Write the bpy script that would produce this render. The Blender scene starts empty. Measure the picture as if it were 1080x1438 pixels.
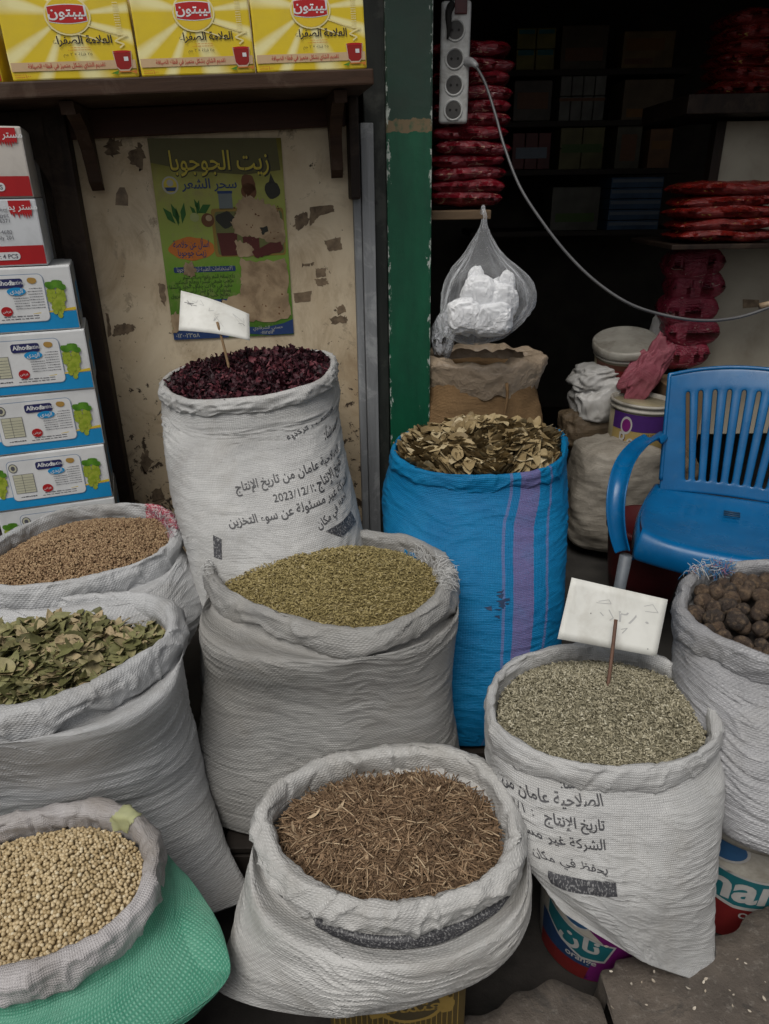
import bpy, bmesh, math, random
import numpy as np
from mathutils import Vector, Matrix, noise
from mathutils.bvhtree import BVHTree

SC = bpy.context.scene
COL = SC.collection
R = math.radians
random.seed(7)
RNG = np.random.default_rng(7)

# ------------------------------------------------------------------ camera
H = 1.30
PITCH, ROLL, FPX = R(24.3), R(0.9), 1000.0
CAM = np.array([0.0, 0.0, H])
FWD = np.array([0, math.cos(PITCH), -math.sin(PITCH)])
UP0 = np.array([0, math.sin(PITCH), math.cos(PITCH)])
RT0 = np.array([1.0, 0, 0])
RT = math.cos(ROLL) * RT0 - math.sin(ROLL) * UP0
UP = math.sin(ROLL) * RT0 + math.cos(ROLL) * UP0
cd = bpy.data.cameras.new('camera')
cd.sensor_fit = 'HORIZONTAL'; cd.sensor_width = 36; cd.lens = FPX / 1080 * 36
cd.clip_start = 0.02; cd.clip_end = 200
cam = bpy.data.objects.new('camera', cd); COL.objects.link(cam)
M = Matrix.Identity(4)
for r_ in range(3):
    M[r_][0] = RT[r_]; M[r_][1] = UP[r_]; M[r_][2] = -FWD[r_]; M[r_][3] = CAM[r_]
cam.matrix_world = M
SC.camera = cam

# ------------------------------------------------------------------ light
SUN_EL, SUN_AZ = R(60), R(205)          # high soft sky light from the street, behind and left of the camera
w = bpy.data.worlds.new('World'); SC.world = w; w.use_nodes = True
nt = w.node_tree; nt.nodes.clear()
sky = nt.nodes.new('ShaderNodeTexSky'); sky.sky_type = 'NISHITA'; sky.sun_disc = False
sky.sun_elevation = SUN_EL; sky.sun_rotation = SUN_AZ; sky.dust_density = 4.0; sky.air_density = 1.0
hsv = nt.nodes.new('ShaderNodeHueSaturation'); hsv.inputs['Saturation'].default_value = 0.22
bg = nt.nodes.new('ShaderNodeBackground'); bg.inputs['Strength'].default_value = 0.06
wo = nt.nodes.new('ShaderNodeOutputWorld')
nt.links.new(sky.outputs[0], hsv.inputs['Color']); nt.links.new(hsv.outputs[0], bg.inputs['Color']); nt.links.new(bg.outputs[0], wo.inputs['Surface'])
sl = bpy.data.lights.new('sun', 'SUN'); sl.energy = 1.5; sl.angle = R(36); sl.color = (1.0, 0.96, 0.9)
so = bpy.data.objects.new('sun', sl); COL.objects.link(so)
sd = Vector((math.sin(SUN_AZ) * math.cos(SUN_EL), math.cos(SUN_AZ) * math.cos(SUN_EL), math.sin(SUN_EL)))
so.rotation_euler = sd.to_track_quat('Z', 'Y').to_euler()
SC.view_settings.view_transform = 'Standard'; SC.view_settings.look = 'None'
SC.view_settings.exposure = 0.40; SC.view_settings.gamma = 1.0
SC.cycles.max_bounces = 8; SC.cycles.transparent_max_bounces = 12

# ------------------------------------------------------------------ unprojection
def ray(px, py):
    return FWD + (px - 540) / FPX * RT - (py - 719) / FPX * UP
def W(px, py, d): return CAM + d * ray(px, py)
def Wz(px, py, z):
    r = ray(px, py); return CAM + r * ((z - H) / r[2])
def Wpl(px, py, p0, n):
    r = ray(px, py); p0 = np.asarray(p0, float); n = np.asarray(n, float)
    return CAM + r * (np.dot(p0 - CAM, n) / np.dot(r, n))
def proj(P):
    q = np.asarray(P, float) - CAM
    d = q @ FWD
    return np.stack([540 + FPX * (q @ RT) / d, 719 - FPX * (q @ UP) / d], -1)

# ------------------------------------------------------------------ object helpers
ORG = {}
def tag(o, label=None, cat=None, group=None, kind=None):
    if label: o['label'] = label
    if cat: o['category'] = cat
    if group: o['group'] = group
    if kind: o['kind'] = kind
    return o
def thing(name, label, cat, loc=(0, 0, 0), rz=0.0, group=None, rx=0.0, ry=0.0):
    o = bpy.data.objects.new(name, None); COL.objects.link(o)
    o.location = loc; o.rotation_euler = (rx, ry, rz); o.empty_display_size = 0.05
    ORG[o.name] = np.array(loc, float)
    return tag(o, label, cat, group)
def mesh_obj(name, verts, faces, mats, parent=None, smooth=True, fmat=None, local=False, uv=None, attr=None):
    """one mesh object; verts are world coordinates unless local"""
    v = np.asarray(verts, float).reshape(-1, 3)
    if parent is not None and not local:
        v = v - ORG.get(parent.name, np.zeros(3))
    me = bpy.data.meshes.new(name)
    if isinstance(faces, np.ndarray):
        nf, k = faces.shape
        me.vertices.add(len(v)); me.vertices.foreach_set('co', v.astype(np.float32).ravel())
        me.loops.add(nf * k); me.loops.foreach_set('vertex_index', faces.astype(np.int32).ravel())
        me.polygons.add(nf); me.polygons.foreach_set('loop_start', np.arange(0, nf * k, k, dtype=np.int32))
        me.update(calc_edges=True)
    else:
        me.from_pydata(v.tolist(), [], faces)
    for m in (mats if isinstance(mats, (list, tuple)) else [mats]): me.materials.append(m)
    if fmat is not None: me.polygons.foreach_set('material_index', np.asarray(fmat, dtype=np.int32))
    if smooth: me.polygons.foreach_set('use_smooth', np.ones(len(me.polygons), dtype=bool))
    if uv is not None:
        ul = me.uv_layers.new(name='UVMap')
        li = np.zeros(len(me.loops), dtype=np.int32); me.loops.foreach_get('vertex_index', li)
        if len(uv) == len(v): ul.data.foreach_set('uv', np.asarray(uv, np.float32)[li].ravel())
        else: ul.data.foreach_set('uv', np.asarray(uv, np.float32).ravel())
    if attr is not None:
        a = me.attributes.new('rnd', 'FLOAT', 'POINT'); a.data.foreach_set('value', np.asarray(attr, np.float32))
    me.update()
    o = bpy.data.objects.new(name, me); COL.objects.link(o)
    if parent is not None:
        o.parent = parent; ORG[o.name] = ORG.get(parent.name, np.zeros(3))
    return o
def bm_obj(name, bm, mats, parent=None, smooth=False, local=True):
    me = bpy.data.meshes.new(name); bm.to_mesh(me); bm.free()
    for m in (mats if isinstance(mats, (list, tuple)) else [mats]): me.materials.append(m)
    if smooth: me.polygons.foreach_set('use_smooth', np.ones(len(me.polygons), dtype=bool))
    o = bpy.data.objects.new(name, me); COL.objects.link(o)
    if parent is not None:
        o.parent = parent; ORG[o.name] = ORG.get(parent.name, np.zeros(3))
        if not local:
            me.transform(Matrix.Translation(Vector(-ORG[parent.name])))
    return o
def dup(root, loc=None, rz=None, label=None):
    c = root.copy(); COL.objects.link(c)
    if loc is not None: c.location = loc
    if rz is not None: c.rotation_euler.z = rz
    if label: c['label'] = label
    for ch in list(root.children):
        a = ch.copy(); COL.objects.link(a); a.parent = c
        for g in list(ch.children):
            b = g.copy(); COL.objects.link(b); b.parent = a
    return c
def add_box(bm, x0, x1, y0, y1, z0, z1, bevel=0.0, seg=2, rot=None):
    n0 = len(bm.verts)
    r = bmesh.ops.create_cube(bm, size=1)
    vs = r['verts']
    for v in vs:
        v.co = Vector(((x0 + x1) / 2 + v.co.x * (x1 - x0), (y0 + y1) / 2 + v.co.y * (y1 - y0), (z0 + z1) / 2 + v.co.z * (z1 - z0)))
    if bevel:
        es = list({e for v in vs for e in v.link_edges})
        r = bmesh.ops.bevel(bm, geom=es, offset=bevel, segments=seg, affect='EDGES', profile=0.6)
        vs = list({v for f in r['faces'] for v in f.verts} | {v for v in vs if v.is_valid})
    if rot is not None:
        bmesh.ops.transform(bm, matrix=rot, verts=vs)
    return vs
def box_obj(name, dims, mat, parent=None, bevel=0.003, smooth=False):
    bm = bmesh.new(); add_box(bm, *dims, bevel=bevel)
    return bm_obj(name, bm, mat, parent, smooth)
def catmull(P, n, closed=False):
    P = np.asarray(P, float); k = len(P)
    segs = k if closed else k - 1
    t = np.linspace(0, segs, n, endpoint=not closed)
    i = np.minimum(np.floor(t).astype(int), segs - 1); f = (t - i)[:, None]
    def g(j): return P[j % k] if closed else P[np.clip(j, 0, k - 1)]
    a, b, c, d = g(i - 1), g(i), g(i + 1), g(i + 2)
    return 0.5 * (2 * b + (c - a) * f + (2 * a - 5 * b + 4 * c - d) * f ** 2 + (3 * b - a - 3 * c + d) * f ** 3)
def tube_arrays(path, rad, ns=8, sx=1.0, up=(0, 0, 1)):
    """swept tube; rad scalar or per point; returns verts, faces"""
    P = np.asarray(path, float); n = len(P)
    rad = np.broadcast_to(np.asarray(rad, float), (n,))
    T = np.gradient(P, axis=0); T /= np.linalg.norm(T, axis=1)[:, None] + 1e-12
    u = np.asarray(up, float)
    V, F = [], []
    A = np.cross(T[0], u)
    if np.linalg.norm(A) < 1e-3: A = np.cross(T[0], (1, 0, 0))
    A /= np.linalg.norm(A)
    for i in range(n):
        A = A - T[i] * np.dot(A, T[i]); A /= np.linalg.norm(A) + 1e-12
        B = np.cross(T[i], A)
        for k in range(ns):
            q = 2 * math.pi * k / ns
            V.append(P[i] + rad[i] * (math.cos(q) * A * sx + math.sin(q) * B))
    for i in range(n - 1):
        for k in range(ns):
            F.append((i * ns + k, i * ns + (k + 1) % ns, (i + 1) * ns + (k + 1) % ns, (i + 1) * ns + k))
    F.append(tuple(range(ns))[::-1]); F.append(tuple((n - 1) * ns + k for k in range(ns)))
    return V, F
class MB:
    def __init__(s): s.v, s.f, s.m = [], [], []
    def add(s, v, f, m=0):
        o = len(s.v); s.v.extend([tuple(q) for q in v]); s.f.extend([tuple(i + o for i in q) for q in f]); s.m.extend([m] * len(f))
    def tube(s, path, rad, ns=8, sx=1.0, m=0, up=(0, 0, 1)):
        v, f = tube_arrays(path, rad, ns, sx, up); s.add(v, f, m)
    def lathe(s, prof, c=(0, 0, 0), ns=40, m=0, cap=True):
        v = []; f = []
        for (r, z) in prof:
            for k in range(ns):
                q = 2 * math.pi * k / ns; v.append((c[0] + r * math.cos(q), c[1] + r * math.sin(q), c[2] + z))
        for i in range(len(prof) - 1):
            for k in range(ns):
                f.append((i * ns + k, i * ns + (k + 1) % ns, (i + 1) * ns + (k + 1) % ns, (i + 1) * ns + k))
        if cap:
            f.append(tuple(range(ns))[::-1]); f.append(tuple((len(prof) - 1) * ns + k for k in range(ns)))
        s.add(v, f, m)
    def build(s, name, mats, parent=None, smooth=True, local=False):
        return mesh_obj(name, s.v, s.f, mats, parent, smooth, s.m, local)

# ------------------------------------------------------------------ materials
MATS = {}
def newmat(name):
    m = bpy.data.materials.new(name); m.use_nodes = True
    N = m.node_tree.nodes; L = m.node_tree.links
    return m, N, L, N['Principled BSDF']
def rgba(c): return (c[0], c[1], c[2], 1.0)
def nz(N, L, vec, scale, detail=4.0, rough=0.55, dist=0.0):
    t = N.new('ShaderNodeTexNoise'); t.inputs['Scale'].default_value = scale; t.inputs['Detail'].default_value = detail
    t.inputs['Roughness'].default_value = rough; t.inputs['Distortion'].default_value = dist
    L.new(vec, t.inputs['Vector']); return t.outputs['Fac']
def ramp(N, L, fac, stops, interp='LINEAR'):
    r = N.new('ShaderNodeValToRGB'); r.color_ramp.interpolation = interp
    e = r.color_ramp.elements
    while len(e) < len(stops): e.new(0.5)
    for k, (p, c) in enumerate(stops):
        e[k].position = p; e[k].color = rgba(c) if hasattr(c, '__len__') else (c, c, c, 1)
    L.new(fac, r.inputs['Fac']); return r.outputs['Color']
def mixc(N, L, fac, a, b, mode='MIX'):
    x = N.new('ShaderNodeMix'); x.data_type = 'RGBA'; x.blend_type = mode
    for k, v in ((0, fac), (6, a), (7, b)):
        if hasattr(v, 'is_linked') or hasattr(v, 'node'): L.new(v, x.inputs[k])
        elif k == 0: x.inputs[0].default_value = v
        else: x.inputs[k].default_value = rgba(v)
    return x.outputs[2]
def math_(N, L, op, a, b=None):
    x = N.new('ShaderNodeMath'); x.operation = op
    for k, v in ((0, a), (1, b)):
        if v is None: continue
        if hasattr(v, 'node'): L.new(v, x.inputs[k])
        else: x.inputs[k].default_value = v
    return x.outputs[0]
def scaled(N, L, vec, s, rot=(0, 0, 0)):
    x = N.new('ShaderNodeMapping'); x.inputs['Scale'].default_value = s; x.inputs['Rotation'].default_value = rot
    L.new(vec, x.inputs['Vector']); return x.outputs[0]
def bump(N, L, b, h, strength, dist, prev=None):
    x = N.new('ShaderNodeBump'); x.inputs['Strength'].default_value = strength; x.inputs['Distance'].default_value = dist
    L.new(h, x.inputs['Height'])
    if prev is not None: L.new(prev, x.inputs['Normal'])
    L.new(x.outputs[0], b.inputs['Normal']); return x.outputs[0]
def coord(N, which='Object'): return N.new('ShaderNodeTexCoord').outputs[which]

def plain(name, c, c2=None, rough=0.6, scale=30, bs=0.15, bd=0.002, spec=0.4, dirt=None, dirt_amt=0.5, dscale=8, metallic=0.0):
    if name in MATS: return MATS[name]
    m, N, L, b = newmat(name)
    v = coord(N)
    c2 = c2 or tuple(x * 0.78 for x in c)
    f = nz(N, L, v, scale, 5)
    out = mixc(N, L, ramp(N, L, f, [(0.35, 0.0), (0.65, 1.0)]), c, c2)
    if dirt:
        d = nz(N, L, v, dscale, 8, 0.65, 0.4)
        out = mixc(N, L, math_(N, L, 'MULTIPLY', ramp(N, L, d, [(0.48, 0.0), (0.62, 1.0)]), dirt_amt), out, dirt)
    L.new(out, b.inputs['Base Color'])
    b.inputs['Roughness'].default_value = rough; b.inputs['Specular IOR Level'].default_value = spec; b.inputs['Metallic'].default_value = metallic
    if bs: bump(N, L, b, nz(N, L, v, scale * 2.2, 6, 0.6), bs, bd)
    MATS[name] = m; return m

def ink(name, c, rough=0.55):
    return plain('ink_' + name, c, tuple(x * 0.88 for x in c), rough, 60, 0.0)

def cloth(name, c, c2, pitch=0.0042, weave=0.35, dirt=(0.16, 0.14, 0.11), dirt_amt=0.45, stripes=None, rough=0.5, crease=0.5, diag=False, spec=0.35, lo=None):
    """woven polypropylene: weave, fine creases, grime; uv in metres"""
    m, N, L, b = newmat(name)
    uv = N.new('ShaderNodeUVMap'); uv.uv_map = 'UVMap'; uv = uv.outputs[0]
    ob = coord(N)
    base = mixc(N, L, ramp(N, L, nz(N, L, ob, 9, 6, 0.6), [(0.35, 0.0), (0.68, 1.0)]), c, c2)
    # faint threads running both ways
    ln = nz(N, L, scaled(N, L, uv, (260, 3, 1)), 1.0, 3, 0.6)
    ln2 = nz(N, L, scaled(N, L, uv, (3, 260, 1)), 1.0, 3, 0.6)
    th = math_(N, L, 'ADD', ln, ln2)
    base = mixc(N, L, ramp(N, L, th, [(0.38, 1.0), (0.62, 0.0)]), base, tuple(x * 0.74 for x in c2))
    if stripes:
        sep = N.new('ShaderNodeSeparateXYZ'); L.new(uv, sep.inputs[0])
        wob = math_(N, L, 'ADD', sep.outputs[0], math_(N, L, 'MULTIPLY', math_(N, L, 'SUBTRACT', nz(N, L, scaled(N, L, uv, (0, 7, 1)), 1.0, 2), 0.5), 0.006))
        for (u0, u1, sc, am) in stripes:
            a = math_(N, L, 'GREATER_THAN', wob, u0); d = math_(N, L, 'LESS_THAN', wob, u1)
            base = mixc(N, L, math_(N, L, 'MULTIPLY', math_(N, L, 'MULTIPLY', a, d), am), base, sc)
    # weave pattern
    w1 = N.new('ShaderNodeTexWave'); w1.wave_type = 'BANDS'; w1.bands_direction = 'DIAGONAL' if diag else 'X'; w1.inputs['Scale'].default_value = 1.0
    w2 = N.new('ShaderNodeTexWave'); w2.wave_type = 'BANDS'; w2.bands_direction = 'Y'; w2.inputs['Scale'].default_value = 1.0
    k = 0.314 / pitch
    for ww, dd in ((w1, 1.2), (w2, 1.2)):
        ww.inputs['Distortion'].default_value = dd; ww.inputs['Detail'].default_value = 1.0; ww.inputs['Detail Scale'].default_value = 0.15
        L.new(scaled(N, L, uv, (k, k, 1)), ww.inputs['Vector'])
    wv = math_(N, L, 'MULTIPLY', w1.outputs['Fac'], w2.outputs['Fac'])
    weave = math_(N, L, 'MULTIPLY', ramp(N, L, nz(N, L, ob, 6, 4, 0.6), [(0.35, 0.45), (0.65, 1.0)]), min(0.95, weave * 1.4))
    pass
    sparkle = nz(N, L, scaled(N, L, uv, (520, 260, 1)), 1.0, 2, 0.6)
    base = mixc(N, L, ramp(N, L, sparkle, [(0.60, 0.0), (0.72, 0.55)]), base, tuple(min(0.85, x * 1.5) for x in c))  # fine pale specks paint the weave's sparkle into the colour
    base = mixc(N, L, math_(N, L, 'MULTIPLY', math_(N, L, 'SUBTRACT', 1.0, wv), weave), base, lo or tuple(x * 0.45 for x in c2))
    d = nz(N, L, ob, 4.5, 9, 0.68, 0.6)
    base = mixc(N, L, math_(N, L, 'MULTIPLY', ramp(N, L, d, [(0.47, 0.0), (0.68, 1.0)]), dirt_amt), base, dirt)
    sp = nz(N, L, ob, 60, 6, 0.7)
    base = mixc(N, L, math_(N, L, 'MULTIPLY', ramp(N, L, sp, [(0.62, 0.0), (0.72, 1.0)]), dirt_amt * 0.8), base, tuple(x * 0.8 for x in dirt))
    L.new(base, b.inputs['Base Color'])
    b.inputs['Roughness'].default_value = rough; b.inputs['Specular IOR Level'].default_value = spec
    cr = nz(N, L, scaled(N, L, uv, (9, 60, 1)), 1.0, 6, 0.6, 1.2)
    p = bump(N, L, b, cr, crease * 0.75, 0.006)
    cl = nz(N, L, scaled(N, L, uv, (5, 17, 1), (0, 0, 0.25)), 1.0, 3, 0.5, 1.5)
    crl = ramp(N, L, cl, [(0.455, 0.0), (0.50, 1.0), (0.52, 0.0)])
    p = bump(N, L, b, crl, 0.28 * crease, 0.005, p)
    cr2 = nz(N, L, ob, 38, 5, 0.6, 0.8)
    p = bump(N, L, b, cr2, crease * 0.55, 0.004, p)
    bump(N, L, b, wv, 0.55, 0.0016, p)
    MATS[name] = m; return m

def varied(name, stops, rough=0.7, nscale=250, namt=0.25, spec=0.3):
    """many small pieces, each piece its own shade by the 'rnd' value"""
    m, N, L, b = newmat(name)
    a = N.new('ShaderNodeAttribute'); a.attribute_name = 'rnd'
    col = ramp(N, L, a.outputs['Fac'], stops)
    n_ = nz(N, L, coord(N), nscale, 3)
    col = mixc(N, L, math_(N, L, 'MULTIPLY', ramp(N, L, n_, [(0.4, 0.0), (0.7, 1.0)]), namt), col, tuple(x * 0.4 for x in stops[0][1]))
    L.new(col, b.inputs['Base Color']); b.inputs['Roughness'].default_value = rough; b.inputs['Specular IOR Level'].default_value = spec
    MATS[name] = m; return m

def wood(name, c, c2, scale=(2, 2, 30), rough=0.6, worn=None, wamt=0.6, bs=0.4, wscale=7):
    if name in MATS: return MATS[name]
    m, N, L, b = newmat(name); v = coord(N)
    g = nz(N, L, scaled(N, L, v, scale), 2.2, 8, 0.65, 0.8)
    out = mixc(N, L, ramp(N, L, g, [(0.3, 0.0), (0.7, 1.0)]), c, c2)
    if worn:
        d = nz(N, L, v, wscale, 9, 0.7, 0.5)
        out = mixc(N, L, math_(N, L, 'MULTIPLY', ramp(N, L, d, [(0.52, 0.0), (0.6, 1.0)]), wamt), out, worn)
    L.new(out, b.inputs['Base Color']); b.inputs['Roughness'].default_value = rough; b.inputs['Specular IOR Level'].default_value = 0.25
    bump(N, L, b, g, bs, 0.003); MATS[name] = m; return m

# ------------------------------------------------------------------ Arabic shaping and printing
_T = {}
_cp = 0xFE80
for ch, n_ in [('ء', 1), ('آ', 2), ('أ', 2), ('ؤ', 2), ('إ', 2), ('ئ', 4), ('ا', 2), ('ب', 4), ('ة', 2), ('ت', 4), ('ث', 4), ('ج', 4), ('ح', 4), ('خ', 4), ('د', 2), ('ذ', 2), ('ر', 2), ('ز', 2), ('س', 4), ('ش', 4), ('ص', 4), ('ض', 4), ('ط', 4), ('ظ', 4), ('ع', 4), ('غ', 4), ('ف', 4), ('ق', 4), ('ك', 4), ('ل', 4), ('م', 4), ('ن', 4), ('ه', 4), ('و', 2), ('ى', 2), ('ي', 4)]:
    _T[ch] = (_cp, n_); _cp += n_
_LA = {'آ': 0xFEF5, 'أ': 0xFEF7, 'إ': 0xFEF9, 'ا': 0xFEFB}
def shape(s):
    out = []; i = 0
    def joins_next(c): return c in _T and _T[c][1] == 4
    while i < len(s):
        c = s[i]
        if c not in _T: out.append(c); i += 1; continue
        prev = joins_next(s[i - 1]) if i > 0 else False
        if c == 'ل' and i + 1 < len(s) and s[i + 1] in _LA:
            out.append(chr(_LA[s[i + 1]] + (1 if prev else 0))); i += 2; continue
        nxt = joins_next(c) and i + 1 < len(s) and s[i + 1] in _T and s[i + 1] != 'ء'
        b, n_ = _T[c]
        k = (3 if nxt else 1) if prev and n_ > 1 else (2 if nxt else 0)
        out.append(chr(b + k)); i += 1
    out = out[::-1]; res = []; run = []
    for c in out:
        if c.isascii() and (c.isalnum() or c in '/.') or '\u0660' <= c <= '\u0669': run.append(c)
        else:
            res += run[::-1]; run = []; res.append(c)
    res += run[::-1]
    return ''.join(res)
def is_ar(s): return any('\u0600' <= c <= '\u06ff' for c in s)
_TC = {}
def text_mesh(s, bold=0.0):
    key = (s, bold)
    if key in _TC: return _TC[key]
    cu = bpy.data.curves.new('txt', 'FONT'); cu.body = shape(s) if is_ar(s) else s
    cu.resolution_u = 3; cu.offset = bold
    o = bpy.data.objects.new('txt', cu); COL.objects.link(o)
    bpy.context.view_layer.update()
    me = o.to_mesh()
    v = np.array([p.co[:2] for p in me.vertices]) if len(me.vertices) else np.zeros((1, 2))
    f = [tuple(p.vertices) for p in me.polygons]
    o.to_mesh_clear(); bpy.data.objects.remove(o); bpy.data.curves.remove(cu)
    x0 = v[:, 0].min(); v = v - [x0, 0]
    _TC[key] = (v, f, v[:, 0].max()); return _TC[key]

class Print:
    """flat coloured shapes and letters in a 2-D sheet, laid on a surface by fn(uv Nx2, off) -> Nx3"""
    def __init__(s, fn, cut=0.0, off=0.0006, step=0.00025): s.fn, s.cut, s.off, s.step, s.items, s.mats = fn, cut, off, step, [], []
    def mi(s, m):
        if m not in s.mats: s.mats.append(m)
        return s.mats.index(m)
    def raw(s, v, f, m, layer=0): s.items.append((np.asarray(v, float), f, s.mi(m), layer))
    def poly(s, pts, m, layer=0): s.raw(pts, [tuple(range(len(pts)))], m, layer)
    def rect(s, x0, y0, x1, y1, m, layer=0, r=0.0, sk=0.0):
        if r:
            pts = []
            for cx, cy, a0 in ((x1 - r, y1 - r, 0), (x0 + r, y1 - r, 90), (x0 + r, y0 + r, 180), (x1 - r, y0 + r, 270)):
                for k in range(5): a = R(a0 + k * 22.5); pts.append((cx + r * math.cos(a), cy + r * math.sin(a)))
        else: pts = [(x0, y0), (x1, y0), (x1, y1), (x0, y1)]
        s.poly([(x, y + sk * (x - x0)) for x, y in pts], m, layer)
    def ell(s, cx, cy, rx, ry, m, layer=0, n=28, wob=0.0):
        s.poly([(cx + rx * math.cos(2 * math.pi * k / n) * (1 + wob * math.sin(7 * k)), cy + ry * math.sin(2 * math.pi * k / n) * (1 + wob * math.cos(5 * k))) for k in range(n)], m, layer)
    def line(s, pts, wd, m, layer=0):
        P = np.asarray(pts, float)
        for a, b in zip(P[:-1], P[1:]):
            t = b - a; l = np.linalg.norm(t)
            if l < 1e-9: continue
            n_ = np.array([-t[1], t[0]]) / l * wd / 2
            s.poly([a - n_, b - n_, b + n_, a + n_], m, layer)
    def text(s, t, x, y, h, m, layer=0, align='L', bold=0.0, wfit=None, ang=0.0):
        v, f, wd = text_mesh(t, bold)
        sx = h if wfit is None else wfit / wd
        q = v * [sx, h]
        q[:, 0] -= {'L': 0, 'C': 0.5, 'R': 1}[align] * wd * sx
        c, sn = math.cos(ang), math.sin(ang)
        q = np.stack([q[:, 0] * c - q[:, 1] * sn, q[:, 0] * sn + q[:, 1] * c], 1)
        s.raw(q + [x, y], f, m, layer)
    def build(s, name, parent, label=None, local=False):
        V, F, MI = [], [], []
        o = 0
        for v, f, m, layer in s.items:
            if s.cut:
                bm = bmesh.new(); vs = [bm.verts.new((p[0], p[1], 0)) for p in v]
                for q in f:
                    try: bm.faces.new([vs[i] for i in q])
                    except ValueError: pass
                if any(len(q) > 4 for q in f): bmesh.ops.triangulate(bm, faces=bm.faces[:])
                for ax in (0, 1):
                    lo, hi = v[:, ax].min(), v[:, ax].max()
                    n_ = int((hi - lo) / s.cut)
                    for k in range(1, n_ + 1):
                        co = [0, 0, 0]; no = [0, 0, 0]; co[ax] = lo + k * s.cut; no[ax] = 1
                        bmesh.ops.bisect_plane(bm, geom=bm.verts[:] + bm.edges[:] + bm.faces[:], plane_co=co, plane_no=no)
                bm.verts.index_update()
                v = np.array([p.co[:2] for p in bm.verts]); f = [tuple(q.index for q in fc.verts) for fc in bm.faces]; bm.free()
            V.append(s.fn(v, s.off + layer * s.step)); F += [tuple(i + o for i in q) for q in f]; MI += [m] * len(f); o += len(v)
        ob = mesh_obj(name, np.concatenate(V), F, s.mats, parent, True, MI, local)
        if label: ob['label'] = label
        return ob

# ------------------------------------------------------------------ small pieces
def ico(sub):
    bm = bmesh.new(); bmesh.ops.create_icosphere(bm, subdivisions=sub, radius=1.0)
    v = np.array([p.co[:] for p in bm.verts]); f = np.array([[q.index for q in fc.verts] for fc in bm.faces]); bm.free()
    return v, f
def leaf_base(curl=0.25, asp=0.5, pinch=0.0, nx=6, ny=2, seed=0):
    """pointed leaf 1 long, curled, with a midrib fold"""
    rr = np.random.default_rng(seed)
    V = []; F = []
    for i in range(nx + 1):
        t = i / nx
        wdt = asp * 0.5 * (math.sin(math.pi * min(1, t * 0.96 + 0.03)) ** 0.75) * (1 - 0.25 * t)
        for j in range(-ny, ny + 1):
            s = j / ny
            V.append((t - 0.5, s * wdt, curl * (t - 0.5) ** 2 * 1.6 + pinch * abs(s) * wdt * 2 + rr.normal(0, 0.014)))
    k = 2 * ny + 1
    for i in range(nx):
        for j in range(k - 1): F.append((i * k + j, (i + 1) * k + j, (i + 1) * k + j + 1, i * k + j + 1))
    return np.array(V), np.array(F)
def strip_base(asp=0.3, seed=0, nx=5, rough=0.12):
    """crumpled shred"""
    rr = np.random.default_rng(seed); V = []; F = []
    for i in range(nx + 1):
        t = i / nx
        wd = asp * 0.5 * rr.uniform(0.5, 1.1) * (1 if 0 < i < nx else 0.45)
        z = rr.normal(0, rough); y = rr.normal(0, rough * 0.8)
        for s in (-1, 0, 1): V.append((t - 0.5, y + s * wd, z + rr.normal(0, rough * 0.5) + (abs(s) - 0.5) * rr.normal(0, rough)))
    for i in range(nx):
        for j in range(2): F.append((i * 3 + j, (i + 1) * 3 + j, (i + 1) * 3 + j + 1, i * 3 + j + 1))
    return np.array(V), np.array(F)
def stick_base(r=0.03, seed=0, n=4, bend=0.05):
    rr = np.random.default_rng(seed)
    P = np.array([[t - 0.5, rr.normal(0, bend), rr.normal(0, bend)] for t in np.linspace(0, 1, n)])
    v, f = tube_arrays(P, [r * q for q in np.linspace(1, 0.7, n)], 4)
    f = [q for q in f if len(q) == 4]
    return np.array(v), np.array(f)
def seed_base(ax=1.0, b=0.35, n=5, ns=5):
    V = [(-ax / 2, 0, 0)]; F = []
    for i in range(1, n):
        t = i / n; rr = b / 2 * math.sin(math.pi * t) ** 0.7
        for k in range(ns): V.append((ax * (t - 0.5), rr * math.cos(2 * math.pi * k / ns), rr * math.sin(2 * math.pi * k / ns)))
    V.append((ax / 2, 0, 0)); e = len(V) - 1
    for k in range(ns):
        F.append((0, 1 + (k + 1) % ns, 1 + k)); F.append((e, e - ns + k, e - ns + (k + 1) % ns))
    for i in range(n - 2):
        for k in range(ns):
            a, b_, c, d = 1 + i * ns + k, 1 + i * ns + (k + 1) % ns, 1 + (i + 1) * ns + (k + 1) % ns, 1 + (i + 1) * ns + k
            F += [(a, b_, c), (a, c, d)]
    return np.array(V), np.array(F)
def rot_mats(n, tilt, yaw=None, pitch0=0.0):
    """random yaw, tilted off the horizontal by about `tilt` radians"""
    ya = RNG.uniform(0, 2 * math.pi, n) if yaw is None else yaw
    ti = RNG.normal(0, 1, n) * tilt + pitch0; ro = RNG.normal(0, 1, n) * tilt
    cz, sz, cy, sy, cx, sx = np.cos(ya), np.sin(ya), np.cos(ti), np.sin(ti), np.cos(ro), np.sin(ro)
    Rz = np.zeros((n, 3, 3)); Rz[:, 0, 0] = cz; Rz[:, 0, 1] = -sz; Rz[:, 1, 0] = sz; Rz[:, 1, 1] = cz; Rz[:, 2, 2] = 1
    Ry = np.zeros((n, 3, 3)); Ry[:, 0, 0] = cy; Ry[:, 0, 2] = sy; Ry[:, 2, 0] = -sy; Ry[:, 2, 2] = cy; Ry[:, 1, 1] = 1
    Rx = np.zeros((n, 3, 3)); Rx[:, 0, 0] = 1; Rx[:, 1, 1] = cx; Rx[:, 1, 2] = -sx; Rx[:, 2, 1] = sx; Rx[:, 2, 2] = cx
    return Rz @ Ry @ Rx
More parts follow.
